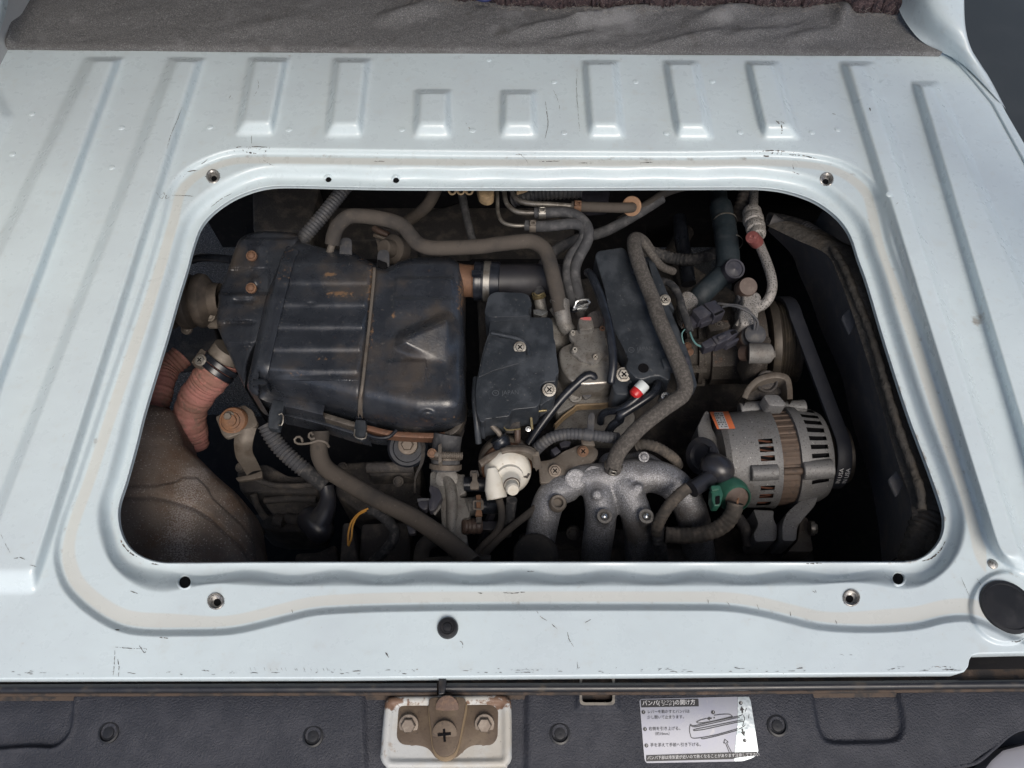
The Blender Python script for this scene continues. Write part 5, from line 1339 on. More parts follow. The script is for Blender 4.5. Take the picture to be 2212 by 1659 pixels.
slab('lower_flange', rnd(C3([(1000, 1470), (1240, 1280), (1300, 1230), (1850, 1195), (1950, 1330), (1900, 1600), (1000, 1600)]), 8), -.165, .03, MAT['alu_cast'], tb, bevel=.002)
for q in C3([(1430, 1000, -.138), (1250, 1110, -.138), (1540, 1045, -.138), (1610, 1020, -.138)]):
    lathe('pipe_stub', P(*q), TOCAM, [(.0085, -.01), (.0085, .002), (.006, .003), (.006, 0), (0, 0)], MAT['alu_cast'], tb, n=18)
slab('grey_tag', rnd(C3([(1310, 1060), (1380, 1040), (1450, 1060), (1440, 1110), (1370, 1155), (1340, 1120)]), 4), -.132, .003, MAT['conduit_grey'], tb)
lathe('round_port', P(*C3([(1050, 370, -.125)])[0]), Vector((.45, -.1, .85)), [(.022, -.03), (.022, 0), (.020, .003), (.012, .005), (0, .005)], MAT['alu_cast'], tb, n=32)
tube('port_pipe', C3([(1020, 60, -.10), (1080, 160, -.105), (1130, 280, -.11), (1180, 360, -.115)]), 16, MAT['alu_cast'], tb, n=18)
slab('cast_lug', rnd(C3([(1280, 230, 5), (1300, 190, 5), (1440, 180, 6), (1475, 310, 5), (1420, 335, 4), (1300, 345, 5)]), 4), -.088, .03, MAT['alu_cast'], tb, bevel=.002)
slab('red_paint_dab', rnd(C3([(1300, 200), (1360, 190), (1435, 188), (1440, 225), (1340, 222)]), 3), -.0872, .0006, MAT['paint_red'], tb, bevel=0)
lathe('lug_bolt', P(*C3([(1500, 240, -.10)])[0]), TOCAM, [(.014, -.02), (.014, 0), (.010, .002), (0, .002)], MAT['block_dark'], tb, n=20)
# spring clamps at the foot of the hoses
cl1 = thing('brass_spring_clamp', 'yellowed spring clamp on the grey hose end above the black cover', 'hose clamp', (1160, 640, -.1))
M('zinc_yellow', (.28, .23, .12), .42, metal=.6, layers=[((.14, .11, .07), 120, .45, .66, .6)])
for k, (dy, dz) in enumerate(((0, 0), (20, -.003), (40, -.006))):
    q = A3([(868 + dy * .2, 1420 + dy, -.108 + dz)])[0]
    lathe('clamp_coil', P(*q), P(*A3([(860, 1350, -.10)])[0]) - P(*q), [(.0075, -.0012), (.0086, -.001), (.0086, .001), (.0075, .0012)], MAT['zinc_yellow'], cl1, n=24)
tube('clamp_leg', A3([(820, 1410, -.100), (850, 1440, -.098), (900, 1425, -.098), (940, 1410, -.10), (955, 1450, -.105)]), 2, MAT['zinc_yellow'], cl1, n=8)
tube('pipe_end', A3([(880, 1480, -.112), (895, 1560, -.118), (915, 1660, -.125)]), 12.5, MAT['alu_cast'], cl1, n=18)
slab('bright_screw', rnd(A3([(800, 1610), (880, 1600), (990, 1620), (985, 1655), (900, 1690), (810, 1670)]), 3), -.100, .008, MAT['steel_bright'], cl1, bevel=.002)
cl2 = thing('bright_spring_clamp', 'shiny spring clamp joining the two grey hoses to the red dabbed lug', 'hose clamp', (1255, 655, -.1))
tube('clamp_wire', A3([(1310, 1590, -.098), (1340, 1540, -.094), (1350, 1510, -.092), (1480, 1490, -.092), (1500, 1540, -.094), (1380, 1575, -.096), (1300, 1620, -.1)]), 3, MAT['steel_bright'], cl2, n=8, caps=True)
lathe('clamp_band', P(*A3([(1370, 1590, -.112)])[0]), P(*A3([(1360, 1480, -.106)])[0]) - P(*A3([(1390, 1650, -.118)])[0]), [(.0105, -.004), (.0118, -.0035), (.0118, .0035), (.0105, .004)], MAT['hose_black'], cl2, n=26)
tube('pipe_end', C3([(1290, 70, -.112), (1310, 130, -.118), (1320, 200, -.124)]), 12, MAT['block_dark'], cl2, n=16)
slab('clamp_lug', rnd(C3([(1240, 50), (1290, 30), (1400, 55), (1395, 90), (1280, 110)]), 3), -.098, .004, MAT['steel_bright'], cl2)

# small black vacuum hoses
def hose1(nm, pts, r, mat, lb, **k): return tube(nm, pts, r, MAT[mat], None, label=lb, cat='hose', n=16, **k)
hose1('vacuum_hose', A3([(1480, 1150, -.085), (1530, 1200, -.078), (1620, 1400, -.074), (1690, 1600, -.074)]) + C3([(1600, 120, -.074), (1650, 330, -.074), (1680, 560, -.078), (1690, 750, -.084), (1665, 950, -.094)]), 9.5, 'hose_black', 'black vacuum hose standing upright beside the long black cover', roundcap=.5)
hose1('vacuum_hose', C3([(1450, 985, -.12), (1475, 920, -.11), (1440, 870, -.105), (1370, 880, -.105), (1250, 980, -.11), (1100, 1130, -.118), (960, 1300, -.126), (830, 1480, -.134), (700, 1680, -.142)]), 9.8, 'hose_black', 'black vacuum hose arching from the throttle body down to the lower left')
hose1('vacuum_hose', C4([(350, 1400, -.088), (250, 1480, -.092), (120, 1560, -.10)]) + C3([(1640, 1290, -.112), (1560, 1330, -.12), (1545, 1420, -.135)]), 8.5, 'hose_black', 'black vacuum hose running from the red and white valve to the left')
hose1('vacuum_hose', C4([(600, 1160, -.10), (590, 1260, -.09), (540, 1350, -.088), (420, 1440, -.09), (250, 1550, -.095), (110, 1640, -.10)]) + C3([(1780, 1380, -.108), (1680, 1460, -.118), (1620, 1560, -.13)]), 9.5, 'hose_black', 'black vacuum hose passing in front of the red and white valve')
va = thing('check_valve', 'small white check valve with a red end among the black hoses', 'valve', (1385, 845, -.08))
v0, v1 = P(*C4([(320, 1350, -.085)])[0]), P(*C4([(430, 1235, -.08)])[0]); vx = (v1 - v0).normalized(); vr = 13.5 * px(1385, 845, -.08)
ln = (v1 - v0).length
lathe('red_end', v0, vx, [(vr * .5, -.006), (vr * .95, -.0035), (vr, -.001), (vr, ln * .28), (vr * .97, ln * .3)], MAT['plastic_red'], va, n=26)
lathe('white_body', v0, vx, [(vr * .98, ln * .28), (vr * 1.05, ln * .3), (vr * 1.05, ln * .9), (vr * .9, ln * 1.02), (vr * .4, ln * 1.05), (0, ln * 1.05)], MAT['valve_white'], va, n=26)
spg = thing('throttle_spring', 'small bright coil spring with screw beside the braided hose bend', 'spring', (1448, 870, -.1))
ang = np.linspace(0, 2 * math.pi * 5, 120)
o_ = P(*C4([(665, 1500, -.12)])[0]); up_ = P(*C4([(690, 1420, -.095)])[0]) - o_
a_, u_, w_ = basis(up_)
tubeW = np.array([o_ + a_ * (up_.length * t / ang[-1]) + (u_ * math.cos(t) + w_ * math.sin(t)) * .0075 for t in ang])
V, F_ = tube_geo(tubeW, .0013, 7); mk('coil', V, F_, MAT['steel_zinc'], spg)
bolt(spg, C4([(685, 1395, -.092)])[0], 6.5, MAT['steel_bright'], 'phillips')
tube('spring_leg', C4([(620, 1450, -.10), (600, 1490, -.105), (585, 1560, -.115), (575, 1610, -.12)]), 2, MAT['steel_zinc'], spg, n=8)

# ------------------------------------------------------------------ lever parts under the left cover
lv = thing('throttle_linkage', 'dark linkage bracket with brass pins below the left cover', 'linkage', (1130, 900, -.12))
slab('link_plate', rnd(C3([(430, 1380), (600, 1375), (610, 1500), (430, 1505)]), 4), -.118, .010, MAT['block_dark'], lv, bevel=.0015)
tube('plate_edge', C3([(432, 1370, -.112), (432, 1500, -.113), (610, 1495, -.113)]), 1.6, MAT['zinc_yellow'], lv, n=6)
tube('brass_pin', C3([(720, 1290, -.108), (800, 1285, -.106), (915, 1278, -.106)]), 3.4, MAT['zinc_yellow'], lv, n=10, rfun=lambda t: 1.3 - .6 * t)
tube('barrel', C3([(540, 1290, -.115), (640, 1290, -.112), (720, 1295, -.11)]), 7, MAT['sensor_brown'], lv)
tube('pivot_arm', C3([(725, 1280, -.108), (735, 1380, -.112), (745, 1500, -.118)]), 3, MAT['zinc_yellow'], lv, n=8)
tube('stud', C3([(575, 1500, -.12), (575, 1570, -.125), (575, 1650, -.132)]), 7, MAT['sensor_brown'], lv)
bolt(lv, C3([(700, 1495, -.12)])[0], 4, MAT['steel_bright'], 'dome')
tube('cable_pipe', C3([(265, 1390, -.105), (280, 1460, -.108), (350, 1530, -.112), (390, 1600, -.118)]), 6, MAT['bracket_steel'], lv)
tube('cable_boot', D6([(310, 290, -.118), (345, 340, -.122), (350, 400, -.13), (330, 440, -.14)]), 19, MAT['hose_black'], lv, n=20, cor=(.006, .05))

# ------------------------------------------------------------------ white diaphragm valve and its bracket
dv = thing('vacuum_diaphragm', 'cream white plastic vacuum diaphragm held in a bent steel bracket', 'diaphragm valve', (1095, 1030, -.12))
do = P(*D6([(400, 590, -.150)])[0]); da = (Vector((.10, -.62, .54))).normalized(); ds = px(1095, 1030, -.15)
r1 = 53 * ds
lathe('steel_rim', do, da, [(r1 * .6, -.02), (r1 * .98, -.012), (r1 * 1.04, -.004), (r1 * 1.04, .004), (r1 * .92, .008)], MAT['rust_brown'], dv, n=44)
lathe('rim_skirt', do, da, [(r1 * .9, -.03), (r1 * 1.12, -.02), (r1 * 1.13, -.006), (r1 * 1.04, -.002)], MAT['bracket_steel'], dv, n=44)
wb = lathe('white_body', do, da, [(r1 * .92, .004), (r1 * .95, .010), (r1 * .94, .018), (r1 * .86, .025), (r1 * .70, .029), (r1 * .56, .031), (r1 * .54, .036), (r1 * .42, .038), (r1 * .36, .041), (r1 * .35, .050), (r1 * .32, .052), (0, .052)], MAT['plastic_white'], dv, n=44)
bu = do + da * .05
lathe('neck_ring', bu, da, [(r1 * .30, 0), (r1 * .33, .002), (r1 * .30, .004)], MAT['sensor_brown'], wb, n=28)
lathe('end_cap', bu + da * .003, da, [(r1 * .26, 0), (r1 * .26, .010), (r1 * .22, .013), (0, .013)], MAT['plastic_white'], wb, n=14, smooth=20)
s0 = P(*D6([(275, 790, -.125)])[0]); s1_ = P(*D6([(300, 930, -.13)])[0]); sx_ = (s1_ - s0)
lathe('side_port', s0, sx_, [(.006, -.02), (.0115, 0), (.0125, .004), (.0120, sx_.length), (.009, sx_.length), (.009, sx_.length - .006), (0, sx_.length - .006)], MAT['plastic_white'], dv, n=26)
V, F_ = ([P(*q)[:] for q in D6([(485, 690, -.1), (530, 680, -.099), (632, 735, -.102), (585, 755, -.104)])], [[3, 2, 1, 0]])
# dark maker's plate laid on the white shell
pl_o = do + da * .0235 + Vector((.0165, -.002, .0045)); pn = (da * .8 + Vector((.5, .1, .3))).normalized()
pu = Vector((.85, -.05, -.45)); pu = (pu - pn * pu.dot(pn)).normalized(); pv = pn.cross(pu)
V, F_ = box_geo(pl_o, pu * .009, pv * .0032 + pu * .001, pn * .0008)
mk('dark_plate', V, F_, MAT['block_dark'], wb, smooth=0)
strip3('bracket_bar', D6([(120, 560), (230, 490), (345, 440), (380, 410), (480, 400), (600, 405), (670, 430), (700, 480), (720, 560), (745, 620)]), 13, -.118, .004, MAT['bracket_steel'], dv, n=50)
strip3('bracket_hook', D6([(345, 430), (430, 412), (560, 412), (640, 430), (690, 470)]), 10, -.112, .014, MAT['bracket_steel'], dv, n=30)
ruled('bracket_drop', D6([(640, 450, -.113), (660, 520, -.122), (680, 610, -.132)]), D6([(735, 440, -.113), (750, 520, -.122), (775, 620, -.132)]), MAT['bracket_steel'], dv, n=16, m=5, smooth=60)
slab('bracket_plate', rnd(D6([(735, 540, 5), (870, 520, 8), (1000, 440, 8), (1150, 365, 12), (1250, 355, 14), (1370, 420, 14), (1340, 520, 14), (1160, 650, 8), (1050, 700, 4), (890, 770, 4), (750, 770, 5)]), 8), -.128, .005, MAT['bracket_steel'], dv, bevel=.0015)
bolt(dv, D6([(905, 640, -.126)])[0], 9.5, MAT['bolt_brown'], 'hexphil')
bolt(dv, D6([(1198, 438, -.126)])[0], 9.5, MAT['rust_brown'], 'phillips', washer=1.3)
tube('valve_tube', D6([(320, 930, -.138), (345, 1030, -.148), (345, 1160, -.158), (290, 1290, -.166), (160, 1420, -.172), (40, 1560, -.178)]), 8, MAT['hose_dusty'], None, label='thin dusty tube hanging from the side port of the white diaphragm', cat='hose', n=14)
tube('valve_hose', D6([(455, 940, -.14), (440, 1060, -.155), (420, 1200, -.175), (400, 1300, -.19)]), 11.5, MAT['cloth_tape'], None, label='dark taped hose hanging from the centre of the white diaphragm', cat='hose', n=16, wob=.01)
tube('coolant_tube', D6([(945, 940, -.135), (900, 890, -.132), (820, 930, -.138), (640, 1080, -.150), (440, 1240, -.160), (280, 1390, -.168), (120, 1560, -.176), (60, 1640, -.18)]), 8.5, MAT['hose_dusty'], None, label='thin dusty brown tube from the first manifold runner to the lower left', cat='hose', n=14)

# ------------------------------------------------------------------ intake manifold
mn = thing('intake_manifold', 'speckled grey cast intake manifold with four curved runners', 'intake manifold', (1330, 1080, -.18))
parts = []
def mtube(pts, r, rf=None, n=20):
    mid = pts[len(pts) // 2]; W_ = path(pts, step=.004); R_ = r * px(*mid)
    t = np.linspace(0, 1, len(W_)); RR = np.full(len(W_), R_) if rf is None else R_ * np.array([rf(q) for q in t])
    parts.append(tube_geo(W_, RR, n, True, .6))
mtube(D7([(140, 600, -.150), (330, 540, -.140), (560, 520, -.135), (800, 500, -.135), (1000, 460, -.138), (1150, 450, -.145)]), 32)
mtube(D7([(700, 330, -.145), (760, 480, -.138), (800, 640, -.142)]), 27)
mtube(D7([(900, 380, -.150), (1080, 330, -.152), (1250, 420, -.155)]), 24)
mtube(D6([(1050, 800, -.145), (930, 850, -.143), (850, 950, -.148), (800, 1100, -.158), (760, 1300, -.178), (735, 1480, -.205), (720, 1640, -.235)]), 34)
mtube(D7([(520, 560, -.140), (560, 700, -.140), (590, 900, -.148), (580, 1100, -.164), (550, 1300, -.188), (530, 1480, -.215), (520, 1600, -.24)]), 34)
mtube(D7([(780, 560, -.138), (900, 700, -.140), (990, 880, -.148), (1040, 1080, -.164), (1060, 1280, -.188), (1060, 1460, -.215), (1060, 1600, -.24)]), 34)
mtube(D7([(1000, 520, -.140), (1220, 500, -.140), (1420, 570, -.143), (1570, 710, -.150), (1660, 880, -.162), (1720, 1080, -.182), (1755, 1300, -.212), (1780, 1560, -.25)]), 36)
def mboss(c, ax, r, h):
    parts.append(lathe_geo(P(*c) - Vector(ax) * .03, ax, [(0, 0), (r * px(*c), 0), (r * px(*c), .03 + h), (0, .03 + h)], 24))
bax = Vector((0, -.42, .9)).normalized()
for c in D7([(545, 725, -.122), (1045, 655, -.122)]): mboss(c, bax, 12, .002)
for c in D7([(640, 1000, -.132), (1140, 1000, -.132)]): mboss(c, Vector((.05, .05, 1)).normalized(), 13.5, .008)
mboss(D6([(930, 985, -.128)])[0], Vector((.15, -.1, 1)).normalized(), 14, .003)
mboss(D7([(740, 400, -.125)])[0], (P(*D6([(1560, 460, -.098)])[0]) - P(*mo)).normalized(), 24, .0)
V, F_ = join(parts)
tmp = mk('castings', V, F_, MAT['manifold_cast'], mn, smooth=180)
md = tmp.modifiers.new('r', 'REMESH'); md.mode = 'VOXEL'; md.voxel_size = .0021
md = tmp.modifiers.new('s', 'SMOOTH'); md.iterations = 10; md.factor = .5
bpy.context.view_layer.update()
dg = bpy.context.evaluated_depsgraph_get()
me2 = bpy.data.meshes.new_from_object(tmp.evaluated_get(dg))
tmp.modifiers.clear(); old = tmp.data; tmp.data = me2; bpy.data.meshes.remove(old)
me2.polygons.foreach_set('use_smooth', [True] * len(me2.polygons))
tmp.name = 'runners'
for c in D7([(635, 985, -.122), (1138, 985, -.122)]):
    w_ = lathe('stud_collar', P(*c), (.05, -.1, 1), [(.0085, -.003), (.0085, .0015), (.0055, .0018), (.0045, -.001)], MAT['alu_cast'], mn, n=24)
    lathe('stud_tip', P(*c), (.05, -.1, 1), [(.0045, -.003), (.0044, .0005), (.003, .0022), (0, .003)], MAT['steel_bright'], w_, n=16)
lathe('runner_grommet', P(*D6([(935, 980, -.122)])[0]), Vector((.15, -.1, 1)), [(.0100, -.004), (.0102, .002), (.0085, .0045), (.006, .004), (.0055, -.002), (0, -.002)], MAT['bracket_steel'], mn, n=26)
for c in D6([(1310, 700), (1120, 730)]):
    lathe('cast_disc', P(*c, -.1235), Vector((0, -.45, .9)), [(.0125, -.003), (.0123, .0006), (.0110, .0010), (.0105, .0004), (0, .0004)], MAT['manifold_cast'], mn, n=28)
for c in D7([(265, 1180, -.225)]): bolt(mn, c, 11, MAT['block_dark'], 'hex')
bolt(mn, [1237, 1152, -.205], 10, MAT['block_dark'], 'hex')
lathe('cast_mark', P(*D6([(780, 1370, -.163)])[0]), Vector((-.1, -.45, .9)), [(.0090, -.002), (.0088, .0006), (.0070, .0008), (.0066, -.0002), (0, -.0002)], MAT['manifold_cast'], mn, n=24)
bolt(mn, D7([(1110, 270, -.115)])[0], 8, MAT['manifold_cast'], 'dome')
lathe('dark_cap', P(*D6([(690, 1530, -.16)])[0]), Vector((-.2, -.3, .9)), [(.026, -.02), (.026, 0), (.0235, .003), (0, .004)], MAT['hose_dusty'], mn, n=36)

# ------------------------------------------------------------------ conduits around the manifold
tube('ribbed_conduit', D6([(700, 430, -.135), (760, 370, -.118), (880, 290, -.108), (1040, 255, -.104), (1240, 262, -.102), (1420, 285, -.102), (1560, 300, -.108)]), 12.5, MAT['conduit_grey'], None, cor=(.0046, .06), n=18, label='grey ribbed conduit arching over the steel bracket plate', cat='conduit')
cs = thing('conduit_strap', 'grey plastic strap with an upright tab around the arching conduit', 'strap', (1275, 935, -.1))
W_ = path(D6([(1210, 258, -.102), (1290, 268, -.102)]), step=.004)
V, F_ = tube_geo(W_, 14.5 * px(1270, 938, -.1), 20); mk('strap_band', V, F_, MAT['conduit_grey'], cs)
slab('strap_tab', rnd(D6([(1250, 60, 6), (1290, 20, 6), (1325, 50, 6), (1310, 250), (1240, 240)]), 3), -.095, .003, MAT['conduit_grey'], cs)
slab('strap_foot', rnd(D6([(1170, 300), (1300, 290), (1330, 380), (1190, 370)]), 4), -.125, .004, MAT['bracket_steel'], cs)
tube('ribbed_conduit', D7([(1020, 140, -.125), (1120, 115, -.12), (1260, 150, -.122), (1400, 230, -.13), (1490, 310, -.14), (1520, 380, -.15)]), 11.5, MAT['conduit_dusty'], None, cor=(.0046, .05), n=16, label='dusty ribbed conduit emerging right of the braided hose foot', cat='conduit')
tube('taped_conduit', D7([(1640, 640, -.10), (1560, 700, -.102), (1430, 830, -.108), (1330, 980, -.116), (1270, 1110, -.126), (1260, 1180, -.135)]), 13, MAT['conduit_dusty'], None, cor=(.005, .03), wob=.01, n=18, label='dusty taped conduit crossing the fourth manifold runner', cat='conduit')
tube('drop_conduit', D7([(1280, 1130, -.135), (1290, 1250, -.145), (1310, 1380, -.16), (1330, 1560, -.18)]), 14, MAT['cloth_tape'], None, cor=(.0056, .06), n=18, label='dark ribbed conduit dropping beside the third manifold runner', cat='conduit')
M('boot_rubber', (.020, .021, .027), .33, layers=[((.05, .047, .044), 60, .5, .7, .6)])

pk = thing('injector_plugs', 'two small dark square plugs under the arching ribbed conduit', 'connector', (1200, 970, -.14))
slab('plug_block', rnd(D6([(860, 420), (920, 385), (970, 440), (905, 480)]), 2), -.130, .02, MAT['connector_black'], pk, bevel=.0015)
slab('plug_block', rnd(D6([(950, 350), (1010, 320), (1075, 335), (1060, 385), (970, 400)]), 2), -.140, .02, MAT['connector_black'], pk, bevel=.0015)
# ------------------------------------------------------------------ coolant housing and its sensors
ch = thing('thermostat_housing', 'grey cast coolant housing with a large hose clamp on top', 'coolant housing', (955, 1080, -.15))
slab('cast_body', rnd(D5([(650, 650, 8), (760, 620, 12), (900, 630, 14), (960, 680, 6), (1015, 670, 6), (1030, 870, 8), (970, 890, 8), (970, 920, 4), (1060, 915, 8), (1070, 1130, 8), (980, 1140, 8), (975, 1300, 10), (1040, 1310, 4), (1040, 1400, 4), (900, 1420, 10), (780, 1350, 10), (760, 1000, 10), (650, 940, 8)]), 8), -.155, .06, MAT['alu_cast'], ch, bevel=.006, seg=3)
tube('cast_ridge', D5([(800, 690, -.158), (860, 800, -.156), (880, 1000, -.156), (870, 1300, -.16)]), 13, MAT['alu_cast'], ch, n=18)
lathe('round_face', P(*D5([(825, 720, -.153)])[0]), TOCAM, [(.0135, -.004), (.0135, .001), (.0125, .0016), (0, .0018)], MAT['alu_cast'], ch, n=28)
tube('hose_neck', D5([(840, 260, -.13), (820, 400, -.138), (815, 520, -.145), (815, 640, -.152)]), 31, MAT['hose_grey'], ch, n=24)
q0 = D5([(815, 560, -.147)])[0]; qa = P(*D5([(820, 440, -.14)])[0]) - P(*q0)
rr_ = 33 * px(*q0)
for h in (-.004, .008):
    lathe('clamp_band', P(*q0) + qa.normalized() * h, qa, [(rr_ * .97, -.0035), (rr_ * 1.06, -.003), (rr_ * 1.06, .003), (rr_ * .97, .0035)], MAT['bracket_steel'], ch, n=34)
tube('clamp_screw', D5([(640, 455, -.112), (760, 475, -.108), (990, 485, -.112)]), 8, MAT['bracket_steel'], ch, cor=(.0024, .12, .35, 1), n=14)
slab('clamp_lug', rnd(D5([(735, 370), (770, 350), (775, 540), (735, 560)]), 2), -.104, .012, MAT['bracket_steel'], ch)
bolt(ch, D5([(672, 455, -.106)])[0], 7, MAT['rust_brown'], 'hex')
tube('side_port', D5([(1010, 1020, -.16), (1090, 1010, -.165), (1160, 1000, -.17)]), 20, MAT['alu_cast'], ch, n=20)
tube('lower_port', D5([(960, 1220, -.165), (1040, 1220, -.17), (1180, 1215, -.175)]), 17, MAT['sensor_brown'], ch, n=20, cor=(.006, .05))
sn = thing('coolant_sensor_plug', 'black angled sensor plug clipped on the side of the coolant housing', 'sensor', (920, 1085, -.14))
slab('plug_body', rnd(D5([(650, 785, 3), (740, 820, 4), (780, 900, 6), (700, 1050, 6), (640, 1060, 4), (630, 960, 4), (670, 900, 5), (640, 850, 3)]), 4), -.132, .014, MAT['connector_black'], sn, bevel=.002)
slab('plug_socket', rnd(D5([(520, 950, 4), (560, 925, 4), (640, 950, 3), (625, 1040, 4), (580, 1050, 4), (530, 1010, 4)]), 3), -.136, .012, MAT['connector_black'], sn, bevel=.002)
slab('socket_face', rnd(D5([(515, 930), (570, 925), (650, 925), (640, 950), (560, 948), (520, 965)]), 2), -.134, .004, MAT['conduit_grey'], sn)
slab('mount_plate', rnd(D5([(680, 1080), (760, 985), (770, 1010), (700, 1105)]), 2), -.140, .003, MAT['steel_zinc'], sn)
# small hoses and clamps between housing and diaphragm
bp = thing('bypass_hose', 'short dark hose with flat steel clamp between coolant housing and diaphragm', 'hose', (1030, 1040, -.15))
tube('hose', D5([(1010, 780, -.155), (1120, 780, -.155), (1300, 790, -.16), (1460, 820, -.17)]), 16, MAT['hose_black'], bp, n=18)
slab('flat_clamp', rnd(D5([(1090, 660, 2), (1140, 660, 2), (1145, 740, 2), (1165, 780, 3), (1160, 830, 3), (1070, 830, 3), (1065, 780, 3), (1090, 740, 2)]), 2), -.128, .004, MAT['bracket_steel'], bp)
slab('clamp_head', rnd(D5([(1070, 635), (1150, 630), (1165, 680), (1065, 690)]), 3), -.130, .006, MAT['block_dark'], bp)
tube('lower_hose', D5([(1080, 1010, -.168), (1200, 1010, -.17), (1400, 1010, -.18)]), 17, MAT['hose_black'], bp, n=18)
slab('flat_clamp', rnd(D5([(1130, 890, 2), (1180, 890, 2), (1185, 1040, 2), (1200, 1110, 3), (1120, 1110, 3), (1135, 1040, 2)]), 2), -.138, .004, MAT['rust_brown'], bp)
frame_ring('clamp_buckle', rnd(D5([(1100, 950), (1210, 950), (1210, 1050), (1100, 1050)]), 3), rnd(D5([(1115, 965), (1195, 965), (1195, 1035), (1115, 1035)]), 2), -.134, .004, MAT['bracket_steel'], bp)
slab('clamp_tail', rnd(D5([(1130, 1110), (1190, 1110), (1190, 1180), (1130, 1180)]), 3), -.145, .006, MAT['block_dark'], bp)
tube('loom_strip', D5([(1360, 940, -.19), (1290, 1100, -.195), (1220, 1300, -.2), (1180, 1420, -.205)]), 9, MAT['connector_black'], None, label='dark blue flat loom strip below the white diaphragm', cat='wiring', n=4)
slab('loom_clip', rnd(D5([(1185, 1165), (1390, 1165), (1380, 1260), (1185, 1255)]), 3), -.182, .01, MAT['connector_black'], None, label='dark rectangular clip on the loom strip below the white diaphragm', cat='clip')

# ------------------------------------------------------------------ lower left hoses and wires
wh = thing('coolant_hose', 'thick dusty hose running from the air cleaner foot down to the right', 'hose', (830, 1080, -.14))
tube('hose', D4([(900, 260, -.142), (885, 380, -.146), (900, 500, -.150), (970, 620, -.152), (1120, 720, -.150), (1320, 840, -.146), (1560, 970, -.142), (1800, 1090, -.138)]) + D5([(560, 1180, -.134), (760, 1320, -.130), (960, 1480, -.126), (1100, 1610, -.124)]), 19.5, MAT['hose_dusty'], wh, n=22, wob=.006)
tube('hose_end', D4([(905, 225, -.140), (905, 280, -.143), (895, 340, -.145)]), 18.5, MAT['hose_dusty'], wh, n=20)
tube('wire_clip', D4([(715, 340, -.118), (700, 290, -.117), (650, 290, -.118), (630, 330, -.120), (680, 360, -.12), (800, 350, -.118), (880, 325, -.118), (960, 345, -.12), (990, 390, -.13)]), 2.6, MAT['bracket_steel'], wh, n=8)
tube('wire_clip', D4([(840, 300, -.116), (800, 310, -.114), (780, 280, -.114), (795, 235, -.114), (825, 265, -.114)]), 2.6, MAT['bracket_steel'], wh, n=8)
rc = thing('harness_conduit', 'grey ribbed conduit ending in a black rubber boot, lower left', 'conduit', (650, 1010, -.17))
tube('conduit', D4([(330, 160, -.150), (400, 290, -.158), (500, 420, -.166), (640, 550, -.172), (750, 640, -.178)]), 17, MAT['conduit_grey'], rc, cor=(.0050, .09), n=20)
tube('taped_end', D4([(740, 630, -.177), (840, 710, -.182), (950, 800, -.188)]), 16.5, MAT['cloth_tape'], rc, wob=.02, n=20)
tube('rubber_boot', D4([(960, 800, -.190), (980, 930, -.196), (950, 1060, -.20), (880, 1180, -.205)]), 16, MAT['boot_rubber'], rc, n=20, rfun=lambda t: 1 + .9 * t * t)
tube('boot_bulb', D4([(800, 1150, -.21), (850, 1200, -.206), (900, 1270, -.21)]), 30, MAT['boot_rubber'], rc, n=22, roundcap=.9)
tube('taped_cable', D4([(1400, 1040, -.165), (1500, 1080, -.163), (1610, 1170, -.163), (1680, 1280, -.166), (1640, 1400, -.172), (1540, 1510, -.18), (1430, 1620, -.19)]), 12, MAT['cloth_tape'], None, wob=.016, cor=(.007, .02), n=16, label='thick black taped cable curving below the dusty coolant hose', cat='cable')
yw = thing('yellow_wires', 'pair of thin yellow wires looping by the black taped cable', 'wire', (785, 1140, -.17))
tube('wire', D4([(1400, 1035, -.158), (1310, 1080, -.156), (1230, 1170, -.156), (1195, 1290, -.158), (1190, 1420, -.162)]), 2.2, MAT['wire_yellow'], yw, n=8)
tube('wire', D4([(1380, 1055, -.158), (1290, 1110, -.154), (1240, 1210, -.154), (1225, 1340, -.157), (1195, 1425, -.162)]), 2.2, MAT['wire_yellow'], yw, n=8)
bk = thing('engine_hanger_bolt', 'hex bolt on a round rubber mount below the air cleaner', 'bolt mount', (885, 963, -.16))
lathe('rubber_mount', P(*D4([(1815, 400, -.175)])[0]), TOCAM, [(.026, -.02), (.026, 0), (.023, .003), (.019, .003), (.018, .001), (0, .001)], MAT['hose_black'], bk, n=34)
bolt(bk, D4([(1815, 370, -.165)])[0], 12.5, MAT['bolt_brown'], 'hex', washer=1.7, h=1.0)
ruled('mount_bracket', D5([(530, 310, -.17), (560, 420, -.17), (545, 560, -.18), (490, 700, -.19), (480, 870, -.2)]), D5([(590, 290, -.17), (600, 420, -.17), (580, 560, -.18), (510, 710, -.19), (500, 870, -.2)]), MAT['block_dark'], bk, n=24, m=5, smooth=60)
hose1('elbow_hose', D5([(1280, 1570, -.15), (1000, 1570, -.145), (760, 1590, -.15), (620, 1600, -.16)]), 11, 'hose_dusty', 'dusty hose lying along the rear edge below the coolant hose end')
hose1('elbow_hose', D5([(690, 1370, -.165), (620, 1390, -.16), (570, 1470, -.16), (550, 1640, -.165)]), 17, 'hose_dusty', 'short dusty elbow hose at the rear edge below the coolant housing')
slab('wiring_clip', rnd(D5([(390, 1150), (430, 1140), (560, 1230), (540, 1250), (500, 1240), (500, 1290), (430, 1300)]), 3), -.142, .008, MAT['connector_black'], None, label='black plastic clip gripping the underside of the coolant hose', cat='clip')
